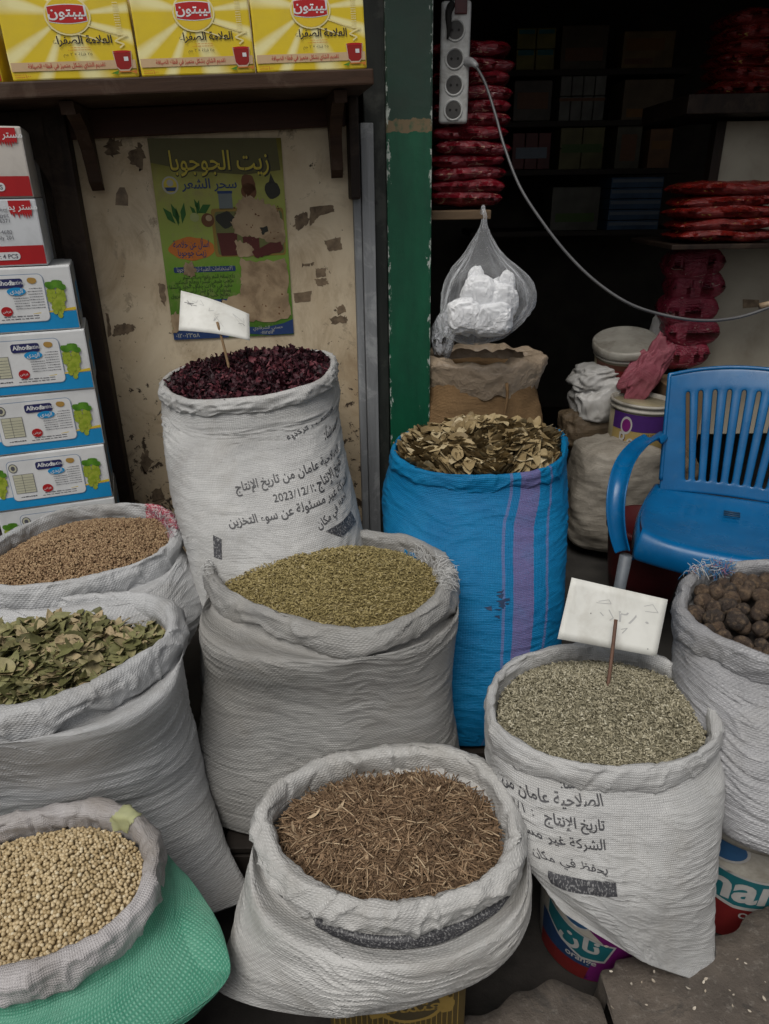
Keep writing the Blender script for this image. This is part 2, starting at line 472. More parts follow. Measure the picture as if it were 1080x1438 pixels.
class Heap:
    def __init__(s): s.V, s.F, s.A, s.n, s.mi = [], [], [], 0, []
    def scatter(s, bases, P, Rm, size, rnd, mi=0):
        """size (n,) or (n,3)"""
        size = np.asarray(size); size = size[:, None] if size.ndim == 1 else size
        pick = RNG.integers(0, len(bases), len(P))
        for b, (bv, bf) in enumerate(bases):
            k = np.where(pick == b)[0]
            if not len(k): continue
            q = bv[None] * size[k][:, None, :]
            q = np.einsum('nij,nkj->nki', Rm[k], q) + P[k][:, None, :]
            f = bf[None] + (np.arange(len(k)) * len(bv))[:, None, None] + s.n
            f = f.reshape(-1, bf.shape[1])
            if f.shape[1] == 3: f = np.concatenate([f, f[:, 2:3]], 1)
            s.V.append(q.reshape(-1, 3)); s.F.append(f); s.n += len(k) * len(bv)
            s.A.append(np.repeat(rnd[k], len(bv))); s.mi += [mi] * len(f)
    def build(s, name, mats, smooth=True, parent=None):
        v = np.concatenate(s.V); f = np.concatenate(s.F); a = np.concatenate(s.A)
        tri = f[:, 2] == f[:, 3]; mi = np.asarray(s.mi)
        me = bpy.data.meshes.new(name)
        T, Q = f[tri][:, :3], f[~tri]
        nl = T.size + Q.size
        me.vertices.add(len(v)); me.vertices.foreach_set('co', v.astype(np.float32).ravel())
        me.loops.add(nl); me.loops.foreach_set('vertex_index', np.concatenate([T.ravel(), Q.ravel()]).astype(np.int32))
        me.polygons.add(len(f))
        me.polygons.foreach_set('loop_start', np.concatenate([np.arange(len(T)) * 3, T.size + np.arange(len(Q)) * 4]).astype(np.int32))
        me.update(calc_edges=True)
        for m in (mats if isinstance(mats, (list, tuple)) else [mats]): me.materials.append(m)
        me.polygons.foreach_set('material_index', np.concatenate([mi[tri], mi[~tri]]).astype(np.int32))
        if smooth: me.polygons.foreach_set('use_smooth', np.ones(len(f), dtype=bool))
        at = me.attributes.new('rnd', 'FLOAT', 'POINT'); at.data.foreach_set('value', a.astype(np.float32))
        me.update(); o = bpy.data.objects.new(name, me); COL.objects.link(o)
        if parent: o.parent = parent
        return o

# ------------------------------------------------------------------ sacks
NTH = 288
TH = np.linspace(0, 2 * math.pi, NTH, endpoint=False)
CT, ST = np.cos(TH), np.sin(TH)
def by_angle(loop):
    c = loop.mean(0)
    a = np.unwrap(np.arctan2(loop[:, 1] - c[1], loop[:, 0] - c[0]))
    if a[-1] < a[0]: loop, a = loop[::-1], a[::-1]
    a3 = np.concatenate([a - 2 * math.pi, a, a + 2 * math.pi]); l3 = np.concatenate([loop] * 3)
    o = np.argsort(a3, kind='stable'); a3, l3 = a3[o], l3[o]
    base = a[0]; t = base + (TH - base) % (2 * math.pi)
    return np.stack([np.interp(t, a3, l3[:, k]) for k in range(3)], 1), c
def lvl_ring(spec, z_hint=None):
    xL, xR, y, d = spec['xL'], spec['xR'], spec['y'], spec['d']
    n_, ratio, phi, tx, ty = spec.get('n', 2.3), spec.get('b', 0.85), R(spec.get('phi', 0)), spec.get('tx', 0.0), spec.get('ty', 0.0)
    q = TH - phi
    rad = (np.abs(np.cos(q)) ** n_ + (np.abs(np.sin(q)) / ratio) ** n_) ** (-1.0 / n_)
    U = np.stack([rad * CT, rad * ST], 1)
    cx, sc, cy, an = (xL + xR) / 2, (xR - xL) / 2 * d / FPX, y, spec.get('an', 'M')
    for _ in range(8):
        c = W(cx, cy, d)
        P = np.stack([c[0] + sc * U[:, 0], c[1] + sc * U[:, 1], c[2] + tx * sc * U[:, 0] + ty * sc * U[:, 1]], 1)
        pq = proj(P); pp = pq[:, 0]; yl, yr = pq[pp.argmin(), 1], pq[pp.argmax(), 1]
        cy += 0.8 * (y - {'M': (yl + yr) / 2, 'R': yr, 'L': yl}[an])
        sc *= (xR - xL) / (pp.max() - pp.min()); cx += (xL + xR) / 2 - (pp.max() + pp.min()) / 2
    return P
def fbm(x, y, z, o=3):
    return noise.fractal(Vector((x, y, z)), 0.6, 2.1, o, noise_basis='PERLIN_ORIGINAL')
class Sack: pass
def make_sack(name, label, crest_px, z0, levels, mat, rim_mat=None, k=0.036, thick=1.0, tx=0.0, ty=0.0, wr=0.006, big=0.012, seed=0, cuff_var=0.35, sag=26, nrow=176, group='open sacks of dried goods', part_name='sack_cloth', cl=1.0, skirt=False):
    S = Sack(); S.seed = seed
    px = catmull(crest_px, 400, True)
    c0 = Wz(np.mean(px[:, 0]), np.mean(px[:, 1]), z0)
    n_ = np.array([-tx, -ty, 1.0])
    loop = np.array([Wpl(a, b, c0, n_) for a, b in px])
    loop, c = by_angle(loop)
    for _ in range(2): loop = 0.25 * np.roll(loop, 1, 0) + 0.5 * loop + 0.25 * np.roll(loop, -1, 0)
    S.loop, S.c, S.n = loop, c, n_
    rings = [lvl_ring(s) for s in levels]
    out = loop - c; out[:, 2] = 0; ol = np.linalg.norm(out, axis=1)[:, None]; out /= ol
    T = np.roll(loop, -1, 0) - np.roll(loop, 1, 0); Nn = np.stack([T[:, 1], -T[:, 0], 0 * T[:, 0]], 1); Nn /= np.linalg.norm(Nn, axis=1)[:, None]
    S.out = Nn
    top = loop + Nn * k * 0.10 * thick; top[:, 2] -= k * 0.35
    top2 = loop + Nn * k * 0.34 * thick; top2[:, 2] -= k * 1.3
    top3 = loop + Nn * k * 0.42 * thick; top3[:, 2] -= k * 1.7
    ctrl = [top, top2] + ([top3] if skirt else []) + rings
    ctrl = np.array(ctrl)
    dist = np.concatenate([[0], np.cumsum(np.linalg.norm(np.diff(ctrl, axis=0), axis=2).mean(1))])
    vs = np.linspace(0, dist[-1], nrow)
    # Catmull-Rom with non uniform knots via hermite
    m = np.gradient(ctrl, dist, axis=0)
    G = np.zeros((nrow, NTH, 3))
    for r_, v in enumerate(vs):
        i = min(np.searchsorted(dist, v, side='right') - 1, len(ctrl) - 2)
        h = dist[i + 1] - dist[i]; f = (v - dist[i]) / h
        G[r_] = (2 * f**3 - 3 * f**2 + 1) * ctrl[i] + (f**3 - 2 * f**2 + f) * h * m[i] + (-2 * f**3 + 3 * f**2) * ctrl[i + 1] + (f**3 - f**2) * h * m[i + 1]
    # cloth relief
    cen = G.mean(1, keepdims=True); rad = G - cen; rad[:, :, 2] = 0
    rad /= np.linalg.norm(rad, axis=2, keepdims=True) + 1e-9
    Lh = dist[-1]; D = np.zeros((nrow, NTH))
    s0 = seed * 13.7
    for r_ in range(nrow):
        v = vs[r_]; top_w = math.exp(-v / 0.12)
        edge = min(1, max(0, v - 0.03) / 0.05) * min(1.0, (Lh - v) / 0.03 + 0.25)
        for i in range(NTH):
            cx_, sx_ = CT[i], ST[i]
            b_ = noise.noise(Vector((cx_ * 1.3 + s0, sx_ * 1.3, v * 4.0))) * big
            warp = noise.noise(Vector((cx_ * 1.6, sx_ * 1.6 + s0, v * 5 + 3))) * 0.06
            vw = v + warp * 0.8 + 0.035 * sx_ * cx_
            q = noise.noise(Vector((cx_ * 1.8 + s0, sx_ * 1.8, vw * sag)))
            q2 = noise.noise(Vector((cx_ * 2.4, sx_ * 2.4 + s0, vw * sag * 2.6)))
            q3 = noise.noise(Vector((cx_ * 6 + s0, sx_ * 6, vw * sag * 1.2)))
            cr = max(0.0, 1 - abs(q2) * 5.0)
            pat = 0.35 + 1.1 * max(0.0, noise.noise(Vector((cx_ * 1.5, sx_ * 1.5 + s0, v * 6 + 8))) + 0.25)
            D[r_, i] = edge * (b_ + wr * (0.5 * (1 + 1.2 * top_w) * (0.4 - abs(q)) + pat * (0.42 * cr * (1 + top_w) + 0.22 * q2) + 0.18 * q3))
    G = G + rad * D[:, :, None]
    S.G, S.vs = G, vs
    S.per = np.linalg.norm(np.roll(G, -1, 1) - G, axis=2).sum(1)[nrow // 3]
    dth = np.roll(G, -1, 1) - np.roll(G, 1, 1); dv = np.gradient(G, axis=0)
    Nm = np.cross(dv, dth); Nm /= np.linalg.norm(Nm, axis=2, keepdims=True) + 1e-12
    if (Nm[nrow // 2] * rad[nrow // 2]).sum() < 0: Nm = -Nm
    S.N = Nm
    # faces
    V = list(G.reshape(-1, 3)); idx = np.arange(nrow * NTH).reshape(nrow, NTH)
    bot = G[-1]; bc = bot.mean(0)
    nb = 8
    for s in range(1, nb):
        f = 1 - s / nb; q = bc + (bot - bc) * f; q = q.copy(); q[:, 2] -= 0.012 * (1 - f * f)
        V.extend(q)
    V.append(bc - [0, 0, 0.012])
    rows = nrow + nb - 1
    idx = np.arange(rows * NTH).reshape(rows, NTH)
    a, b_ = idx[:-1], idx[1:]
    F = np.stack([a, b_, np.roll(b_, -1, 1), np.roll(a, -1, 1)], -1).reshape(-1, 4)
    last = idx[-1]; Ft = np.stack([last, np.full(NTH, len(V) - 1), np.full(NTH, len(V) - 1), np.roll(last, -1)], -1)
    faces = [tuple(x) for x in F] + [(int(x[0]), int(x[1]), int(x[3])) for x in Ft]
    uvv = np.zeros((len(V), 2))
    uu = TH / (2 * math.pi) * S.per
    for r_ in range(rows):
        uvv[r_ * NTH:(r_ + 1) * NTH, 0] = uu; uvv[r_ * NTH:(r_ + 1) * NTH, 1] = vs[r_] if r_ < nrow else vs[-1] + (r_ - nrow + 1) * 0.02
    root = thing(name, label, 'sack', (bc[0], bc[1], float(G[-1][:, 2].min())), group=group)
    S.root = root
    luv = []
    for f in faces:
        u_ = uvv[list(f)].copy()
        if u_[:, 0].max() - u_[:, 0].min() > S.per / 2: u_[u_[:, 0] < S.per / 2, 0] += S.per
        luv.append(u_)
    S.body = mesh_obj(part_name, V, faces, mat, root, True, uv=np.concatenate(luv))
    S.body_tree = BVHTree.FromPolygons([tuple(q) for q in G.reshape(-1, 3)], [tuple(x) for x in F[: (nrow - 1) * NTH]])
    # rolled cuff
    prof = np.array([(-.26, -2.6), (-.30, -1.7), (-.36, -1.1), (-.42, -.6), (-.38, -.15), (-.2, .1), (.05, .16), (.3, .02), (.46, -.3), (.52, -.7), (.50, -1.1), (.40, -1.38), (.2, -1.5), (.0, -1.42)])
    prof = catmull(prof, 34)
    npf = len(prof)
    Rg = np.zeros((NTH, npf, 3))
    for i in range(NTH):
        cx_, sx_ = CT[i], ST[i]
        a1 = noise.noise(Vector((cx_ * 2.2 + s0, sx_ * 2.2, 1.7))); a2 = noise.noise(Vector((cx_ * 2.6, sx_ * 2.6 + s0, 5.1))); a3 = noise.noise(Vector((cx_ * 5 + s0, sx_ * 5, 9.3)))
        tk = k * 0.85 * thick * (1 + 0.40 * a1); ht = k * (1 + cuff_var * 1.3 * a2 + 0.25 * a3)
        for j in range(npf):
            o_, z_ = prof[j]; jj = j / npf
            n1 = noise.noise(Vector((cx_ * 3.2 + s0, sx_ * 3.2, jj * 5 + cx_ * 2)))
            n2 = noise.noise(Vector((cx_ * 5 + s0 + jj * 3, sx_ * 5 + jj * 3, jj * 4)))
            n3 = noise.noise(Vector((cx_ * 2.5 + 7, sx_ * 2.5 + s0, jj * 14)))
            n4 = noise.noise(Vector((cx_ * 22 + s0 + jj * 3, sx_ * 22, jj * 7)))
            fold = noise.noise(Vector((cx_ * 3.4 + s0 + jj * 1.6, sx_ * 3.4 - jj * 1.2, jj * 2.2 + s0))); rdg = (1 - abs(n2) * 2.4) + 2.0 * max(0.0, 1 - abs(fold) * 9) - 0.4
            o2 = o_ * tk + k * (0.09 * n1 + 0.065 * rdg + 0.12 * n3 + 0.05 * n4) * (1.0 if 2 < j else 0.3)
            z2 = z_ * (ht * (cl if z_ < 0 else 1) if o_ > 0 else k) + k * (0.09 * n1 + 0.06 * n2)
            Rg[i, j] = loop[i] + Nn[i] * o2 + np.array([0, 0, z2])
    S.rim = Rg
    ii = np.arange(NTH * npf).reshape(NTH, npf)
    a = ii; b_ = np.roll(ii, -1, 0)
    Fr = np.stack([a[:, :-1], a[:, 1:], b_[:, 1:], b_[:, :-1]], -1).reshape(-1, 4)
    per2 = np.linalg.norm(np.roll(loop, -1, 0) - loop, axis=1).sum()
    uu2 = np.arange(NTH) / NTH * per2; pv = np.concatenate([[0], np.cumsum(np.linalg.norm(np.diff(prof, axis=0), axis=1))]) * k
    uvr = np.zeros((NTH, npf, 2)); uvr[:, :, 0] = uu2[:, None]; uvr[:, :, 1] = pv[None]
    lu = uvr.reshape(-1, 2)[Fr]
    wrap = (lu[:, :, 0].max(1) - lu[:, :, 0].min(1)) > per2 / 2
    lu[wrap] = np.where((lu[wrap][:, :, 0:1] < per2 / 2), lu[wrap] + [per2, 0], lu[wrap])
    S.rimobj = mesh_obj('rolled_rim', Rg.reshape(-1, 3), Fr, rim_mat or mat, root, True, uv=lu.reshape(-1, 2))
    rv = Rg.reshape(-1, 3)
    S.rim_tree = BVHTree.FromPolygons([tuple(q) for q in rv], [tuple(x) for x in Fr])
    S.rim_F = Fr
    return S
def sack_uv(S, px, py):
    r = ray(px, py); hit = S.body_tree.ray_cast(Vector(CAM), Vector(r / np.linalg.norm(r)))
    p = hit[0]
    if p is None:
        p = S.body_tree.find_nearest(Vector(CAM + r * np.dot(S.c - CAM, FWD)))[0]
    d2 = ((S.G - np.array(p)) ** 2).sum(2); j, i = np.unravel_index(np.argmin(d2), d2.shape)
    return np.array([TH[i] / (2 * math.pi) * S.per, S.vs[j]])
def sack_map(S):
    nrow = len(S.vs)
    def fn(uv, off):
        ui = (uv[:, 0] / S.per * NTH) % NTH; vi = np.clip(uv[:, 1] / S.vs[-1] * (nrow - 1), 0, nrow - 1.001)
        i0 = ui.astype(int) % NTH; i1 = (i0 + 1) % NTH; j0 = vi.astype(int); j1 = j0 + 1
        fu, fv = (ui - ui.astype(int))[:, None], (vi - j0)[:, None]
        def s(A): return (A[j0, i0] * (1 - fu) + A[j0, i1] * fu) * (1 - fv) + (A[j1, i0] * (1 - fu) + A[j1, i1] * fu) * fv
        return s(S.G) + s(S.N) * off
    return fn
def unwrap_uv(S, a, b):
    if abs(b[0] - a[0]) > S.per / 2: b = b + np.array([S.per * (1 if a[0] > b[0] else -1), 0])
    return b
def sack_line(S, s, left, right, m, bold=0.0, frac=1.0, hs=1.0, off=0.0017, name='printed_line'):
    """one printed line; `right` is where the fraction `frac` of its length lies"""
    P = Print(sack_map(S), cut=0.008, off=off)
    a = sack_uv(S, *left); b = unwrap_uv(S, a, sack_uv(S, *right))
    v, f, wd = text_mesh(s, bold)
    e1 = (b - a) / (wd * frac); e2 = np.array([e1[1], -e1[0]]) * hs
    P.raw(a + v[:, :1] * e1 + v[:, 1:2] * e2, f, m)
    return P.build(name, S.root)
def sack_bar(S, pts, m, off=0.0019, name='printed_bar'):
    P = Print(sack_map(S), cut=0.008, off=off); sack_poly(P, S, pts, m); return P.build(name, S.root)
def sack_poly(P, S, pts, m, layer=0, n=None):
    q = [sack_uv(S, *p) for p in pts]
    q = [q[0]] + [unwrap_uv(S, q[0], x) for x in q[1:]]
    P.poly(q, m, layer)
class Fill:
    """the heap's surface inside a sack"""
    def __init__(s, S, inset=0.012, drop=0.03, dome=0.05, lump=0.008, peak=(0.0, 0.0)):
        s.c = S.c.copy(); s.L = S.loop - S.out * inset; s.n = S.n; s.drop, s.dome, s.lump, s.seed, s.peak = drop, dome, lump, S.seed, peak
    def at(s, th, r):
        ti = (th / (2 * math.pi) * NTH) % NTH; i0 = ti.astype(int) % NTH; i1 = (i0 + 1) % NTH; f = (ti - ti.astype(int))[:, None]
        e = s.L[i0] * (1 - f) + s.L[i1] * f
        P = s.c + (e - s.c) * r[:, None]
        pr = np.clip(1 - r ** 2, 0, 1)
        P[:, 2] += -s.drop + s.dome * pr
        P[:, 2] += s.lump * np.array([noise.noise(Vector((p[0] * 14 + s.seed, p[1] * 14, 0))) + 0.6 * noise.noise(Vector((p[0] * 40 + s.seed, p[1] * 40, 3))) for p in P]) * np.clip((1.05 - r) * 6, 0, 1)
        return P
    def rand(s, n, rmax=1.03):
        return s.at(RNG.uniform(0, 2 * math.pi, n), np.sqrt(RNG.uniform(0, 1, n)) * rmax)
    def disc(s, h, mi=0, lower=0.004, rnd=0.1):
        nr, na = 26, 96; V = [s.at(np.zeros(1), np.zeros(1))[0]]
        A = np.linspace(0, 2 * math.pi, na, endpoint=False)
        for k in range(1, nr + 1): V.extend(s.at(A, np.full(na, k / nr * 1.02)))
        V = np.array(V); V[:, 2] -= lower
        F = [(0, 1 + k, 1 + (k + 1) % na, 1 + (k + 1) % na) for k in range(na)]
        for r_ in range(nr - 1):
            for k in range(na):
                a = 1 + r_ * na; F.append((a + k, a + na + k, a + na + (k + 1) % na, a + (k + 1) % na))
        h.V.append(V); h.F.append(np.array(F) + h.n); h.n += len(V); h.A.append(np.full(len(V), rnd)); h.mi += [mi] * len(F)
def stuff(h, name, mats, label, cat, smooth=True):
    o = h.build(name, mats, smooth); tag(o, label, cat, kind='stuff'); return o
def fray(S, name, px_pts, mats, n, length=0.035, spread=0.012, label=None, r=0.0006, along=None):
    """loose threads standing out of a torn cuff around the given pixels"""
    mb = MB()
    for k in range(n):
        p = px_pts[RNG.integers(len(px_pts))]
        rr = ray(p[0] + RNG.normal(0, 5), p[1] + RNG.normal(0, 5)); hit = S.rim_tree.ray_cast(Vector(CAM), Vector(rr / np.linalg.norm(rr)))
        if hit[0] is None: continue
        q = np.array(hit[0]); nn = np.array(hit[1]); nn = nn if nn[2] > -0.2 else -nn
        t = RNG.normal(0, 1, 3); t -= nn * np.dot(t, nn); t /= np.linalg.norm(t)
        if along is not None:
            t = np.asarray(along, float) * (1 if RNG.random() < 0.5 else -1) + t * 0.35; t -= nn * np.dot(t, nn); t /= np.linalg.norm(t)
        l = length * RNG.uniform(0.5, 1.3)
        pts = [q - t * l * 0.5 + nn * 0.001, q - t * l * 0.2 + nn * RNG.uniform(0.003, spread) , q + t * l * 0.2 + nn * RNG.uniform(0.003, spread) + RNG.normal(0, 0.003, 3), q + t * l * 0.6 + nn * RNG.uniform(-0.001, spread * 1.4) + RNG.normal(0, 0.004, 3)]
        mb.tube(catmull(pts, 9), r, 4, m=int(RNG.integers(len(mats))))
    o = mb.build(name, mats, S.root)
    if label: o['label'] = label
    return o

# ================================================================== SETTING
m_ground = plain('ground_dirt', (0.035, 0.03, 0.026), (0.018, 0.016, 0.014), 0.9, 14, 0.5, 0.01)
m_floor = plain('shop_floor', (0.045, 0.042, 0.037), (0.025, 0.023, 0.021), 0.7, 9, 0.3, 0.004)
def ground_sheet(name, x0, x1, y0, y1, z, n, mat, amp=0.0, kind='structure'):
    V = []; F = []
    for j in range(n + 1):
        for i in range(n + 1):
            x = x0 + (x1 - x0) * i / n; y = y0 + (y1 - y0) * j / n
            V.append((x, y, z + amp * noise.noise(Vector((x * 5, y * 5, 0))) + amp * 0.5 * noise.noise(Vector((x * 17, y * 17, 2)))))
    for j in range(n):
        for i in range(n): F.append((j * (n + 1) + i, j * (n + 1) + i + 1, (j + 1) * (n + 1) + i + 1, (j + 1) * (n + 1) + i))
    return tag(mesh_obj(name, V, F, mat), kind=kind)
ground_sheet('ground', -30, 30, -30, 30, -0.13, 60, m_ground)
fl = box_obj('floor', (-1.9, 2.3, 1.30, 4.6, -0.128, 0.0), m_floor); tag(fl, kind='structure')

# rough concrete step in two slabs, lower right
m_slab = None
def concrete():
    m, N, L, b = newmat('step_concrete'); v = coord(N)
    o = mixc(N, L, ramp(N, L, nz(N, L, v, 7, 8, 0.65), [(0.3, 0.0), (0.7, 1.0)]), (0.125, 0.102, 0.082), (0.062, 0.051, 0.042))
    o = mixc(N, L, ramp(N, L, nz(N, L, v, 70, 6, 0.7), [(0.55, 0.0), (0.75, 0.7)]), o, (0.22, 0.2, 0.175))
    o = mixc(N, L, ramp(N, L, nz(N, L, scaled(N, L, v, (1, 1, 1), (0, 0, 0.4)), 16, 6, 0.7, 1.0), [(0.57, 0.0), (0.66, 0.75)]), o, (0.045, 0.04, 0.035))
    o = mixc(N, L, ramp(N, L, nz(N, L, v, 120, 3, 0.6), [(0.72, 0.0), (0.76, 0.5)]), o, (0.30, 0.26, 0.22))
    L.new(o, b.inputs['Base Color']); b.inputs['Roughness'].default_value = 0.85
    p = bump(N, L, b, nz(N, L, v, 11, 8, 0.7), 0.6, 0.02); bump(N, L, b, nz(N, L, v, 90, 5, 0.7), 0.45, 0.004, p)
    return m
m_slab = concrete()
def slab(px_edge, z, deep, name):
    """slab with an uneven broken back edge following the given points, running toward the street"""
    E = np.array([Wz(a, b, z) for a, b in px_edge]); E = catmull(E, 90)
    E[:, :2] += np.array([[noise.noise(Vector((p[0] * 22, p[1] * 22, 4))) * 0.016, noise.noise(Vector((p[0] * 22, p[1] * 22, 9))) * 0.022] for p in E])
    rows = 46; V = []; F = []
    n_ = len(E)
    for j in range(rows + 4):
        for p in E:
            if j < 4: q = np.array([p[0], p[1] + 0.02 * (1 - (j / 4) ** 0.5), z - 0.13 * (1 - j / 4) ** 1.6 - 0.012 * (j / 4)])
            else:
                t = (j - 4) / (rows - 1); q = np.array([p[0], p[1] * (1 - t) + deep * t, z - 0.012 * math.exp(-t * 14)])
                q[2] += 0.010 * noise.noise(Vector((q[0] * 6, q[1] * 6, 1))) + 0.005 * noise.noise(Vector((q[0] * 24, q[1] * 24, 1)))
            V.append(q)
    for j in range(rows + 3):
        for i in range(n_ - 1): F.append((j * n_ + i, j * n_ + i + 1, (j + 1) * n_ + i + 1, (j + 1) * n_ + i))
    o = mesh_obj(name, V, F, m_slab); tag(o, kind='structure'); return o
slab([(560, 1462), (655, 1428), (700, 1398), (742, 1380), (790, 1378), (826, 1386), (838, 1400)], 0.0, -0.5, 'pavement')
slab([(846, 1396), (850, 1362), (872, 1340), (915, 1328), (960, 1322), (1000, 1314), (1035, 1296), (1085, 1270), (1160, 1245), (1300, 1235)], 0.012, -0.5, 'pavement')
# litter on the step: husk flakes
hp = Heap()
P = np.array([Wz(*p, 0.016) for p in zip(RNG.uniform(850, 1075, 26), RNG.uniform(1330, 1430, 26))])
P[:, 2] += 0.004
hp.scatter([leaf_base(0.3, 0.6, seed=s) for s in range(3)], P, rot_mats(26, 0.25), RNG.uniform(0.003, 0.009, 26), RNG.random(26))
stuff(hp, 'husk_litter', [varied('husk_litter', [(0, (0.3, 0.25, 0.19)), (1, (0.55, 0.5, 0.42))])], 'tiny pale husk flakes littering the rough concrete step', 'litter')

# shop wall with the poster
WS = 0.18; WA = math.atan(WS); WO = np.array([-0.3, 2.2, 0.0])
UX = np.array([math.cos(WA), math.sin(WA), 0]); UN = np.array([math.sin(WA), -math.cos(WA), 0])     # UN points to the street
def wl(px, py, off=0.0):
    P = Wpl(px, py, WO + UN * off, UN); return float(np.dot(P - WO, UX)), float(P[2])
def wall_mat():
    m, N, L, b = newmat('old_cream_board'); v = coord(N)
    o = mixc(N, L, ramp(N, L, nz(N, L, v, 3.2, 9, 0.62, 0.4), [(0.36, 0.0), (0.66, 1.0)]), (0.76, 0.65, 0.47), (0.55, 0.43, 0.28))
    st = nz(N, L, scaled(N, L, v, (3.4, 3.4, 2.2)), 1.6, 9, 0.72, 0.9)
    o = mixc(N, L, ramp(N, L, st, [(0.50, 0.0), (0.70, 0.75)]), o, (0.29, 0.20, 0.115))
    sp = nz(N, L, v, 26, 6, 0.72, 0.5)
    sepz = N.new('ShaderNodeSeparateXYZ'); L.new(v, sepz.inputs[0])
    low = ramp(N, L, sepz.outputs[2], [(0.55, 1.0), (1.0, 0.0)])
    o = mixc(N, L, math_(N, L, 'MULTIPLY', low, 0.40), o, (0.30, 0.21, 0.125))
    pe = nz(N, L, scaled(N, L, v, (1, 1, 0.8)), 7.5, 9, 0.72, 0.8)
    o = mixc(N, L, ramp(N, L, pe, [(0.585, 0.0), (0.60, 0.8)]), o, (0.40, 0.32, 0.22))
    o = mixc(N, L, ramp(N, L, pe, [(0.64, 0.0), (0.655, 0.8)]), o, (0.20, 0.145, 0.09))
    thr = math_(N, L, 'ADD', sp, math_(N, L, 'MULTIPLY', low, 0.10))
    o = mixc(N, L, ramp(N, L, thr, [(0.655, 0.0), (0.68, 1.0)]), o, (0.07, 0.05, 0.035))
    o = mixc(N, L, ramp(N, L, nz(N, L, v, 75, 3, 0.6), [(0.71, 0.0), (0.74, 1.0)]), o, (0.08, 0.06, 0.045))
    L.new(o, b.inputs['Base Color']); b.inputs['Roughness'].default_value = 0.75; b.inputs['Specular IOR Level'].default_value = 0.15
    p = bump(N, L, b, nz(N, L, v, 14, 7, 0.65), 0.25, 0.006); bump(N, L, b, thr, 0.15, 0.004, p); return m
sL, sR = wl(98, 300)[0], wl(506, 300)[0]
wallT = thing('shop_wall', 'stained cream board wall behind the torn green poster', 'wall', WO, WA)
box_obj('wall_board', (sL - 0.02, sR, 0.0, 0.05, 0.0, 2.0), wall_mat(), wallT)
def flat_fn(y=0.0):
    def fn(uv, off): return np.stack([uv[:, 0], np.full(len(uv), y - off), uv[:, 1]], 1)
    return fn
i_tape = plain('old_tape', (0.27, 0.195, 0.12), (0.15, 0.105, 0.065), 0.5, 50, 0.3)
i_tear = plain('torn_dark', (0.10, 0.07, 0.045), (0.24, 0.175, 0.11), 0.9, 40, 0.4)
Pw = Print(flat_fn())
def wpoly(pts, m, layer=0, jag=0.0):
    q = []
    for k, (a, b) in enumerate(pts):
        q.append(wl(a, b))
    q = np.array(q)
    if jag:
        qq = []
        for a, b in zip(q, np.roll(q, -1, 0)):
            for t in np.linspace(0, 1, 7, endpoint=False): qq.append(a * (1 - t) + b * t + RNG.normal(0, jag, 2) * (1 if t > 0 else 0.3))
        q = np.array(qq)
    Pw.poly(q, m, layer)
wpoly([(162, 288), (163, 272), (168, 263), (175, 263), (180, 275), (180, 289)], i_tape)
wpoly([(435, 291), (468, 288), (470, 297), (448, 303), (440, 313), (435, 318)], i_tear, 0, 0.001)
wpoly([(414, 302), (430, 298), (434, 312), (420, 325), (412, 318)], i_tear, 0, 0.003)
wpoly([(455, 338), (478, 333), (481, 350), (462, 353)], i_tape, 0, 0.001)
wpoly([(443, 377), (457, 376), (458, 388), (444, 390)], i_tape, 0, 0.001)
wpoly([(442, 391), (458, 390), (461, 399), (446, 401)], i_tape, 0, 0.002)
wpoly([(412, 412), (438, 408), (436, 423), (414, 425)], i_tape, 0, 0.001)
wpoly([(472, 430), (483, 428), (486, 438), (474, 442)], i_tape, 0, 0.002)
wpoly([(462, 448), (485, 442), (488, 452), (470, 456)], i_tear, 0, 0.003)
wpoly([(145, 205), (158, 196), (172, 200), (168, 215), (152, 218)], i_tear, 0, 0.004)
wpoly([(180, 215), (196, 200), (203, 222), (200, 238), (186, 232)], i_tear, 0, 0.004)
wpoly([(160, 457), (176, 453), (190, 457), (188, 464), (174, 471), (158, 472)], i_tear, 0, 0.002)
wpoly([(148, 440), (152, 440), (157, 470), (152, 474)], i_tear, 0, 0.001)
wpoly([(222, 398), (232, 400), (232, 430), (226, 424)], i_tape, 0, 0.003)
wpoly([(425, 370), (440, 368), (440, 372), (425, 374)], i_tear, 0, 0.002)
wpoly([(400, 560), (420, 555), (418, 566), (402, 570)], i_tear, 0, 0.004)
wpoly([(196, 640), (206, 632), (214, 650), (206, 664), (198, 660)], i_tear, 0, 0.004)
wpoly([(214, 690), (226, 684), (232, 700), (222, 712), (214, 705)], i_tear, 0, 0.005)
Pw.build('torn_scraps', wallT, local=True)

m_dark = wood('dark_wood', (0.034, 0.020, 0.013), (0.013, 0.008, 0.006), (12, 12, 1.4), 0.6, (0.085, 0.058, 0.038), 0.3)
m_apron = wood('red_brown_wood', (0.062, 0.024, 0.012), (0.036, 0.014, 0.008), (1.2, 12, 12), 0.5)
m_shelf = wood('shelf_wood', (0.062, 0.032, 0.018), (0.028, 0.015, 0.009), (1.2, 14, 14), 0.6, (0.12, 0.085, 0.06), 0.35)
m_plank = wood('grey_plank', (0.28, 0.29, 0.30), (0.16, 0.165, 0.17), (14, 14, 1.0), 0.7, (0.42, 0.43, 0.43), 0.5)
m_black = plain('flat_black', (0.012, 0.011, 0.01), (0.02, 0.018, 0.016), 0.8, 10, 0.2)  # near-black with a faint random tone

def wall_thing(name, label, cat): return thing(name, label, cat, WO, WA)
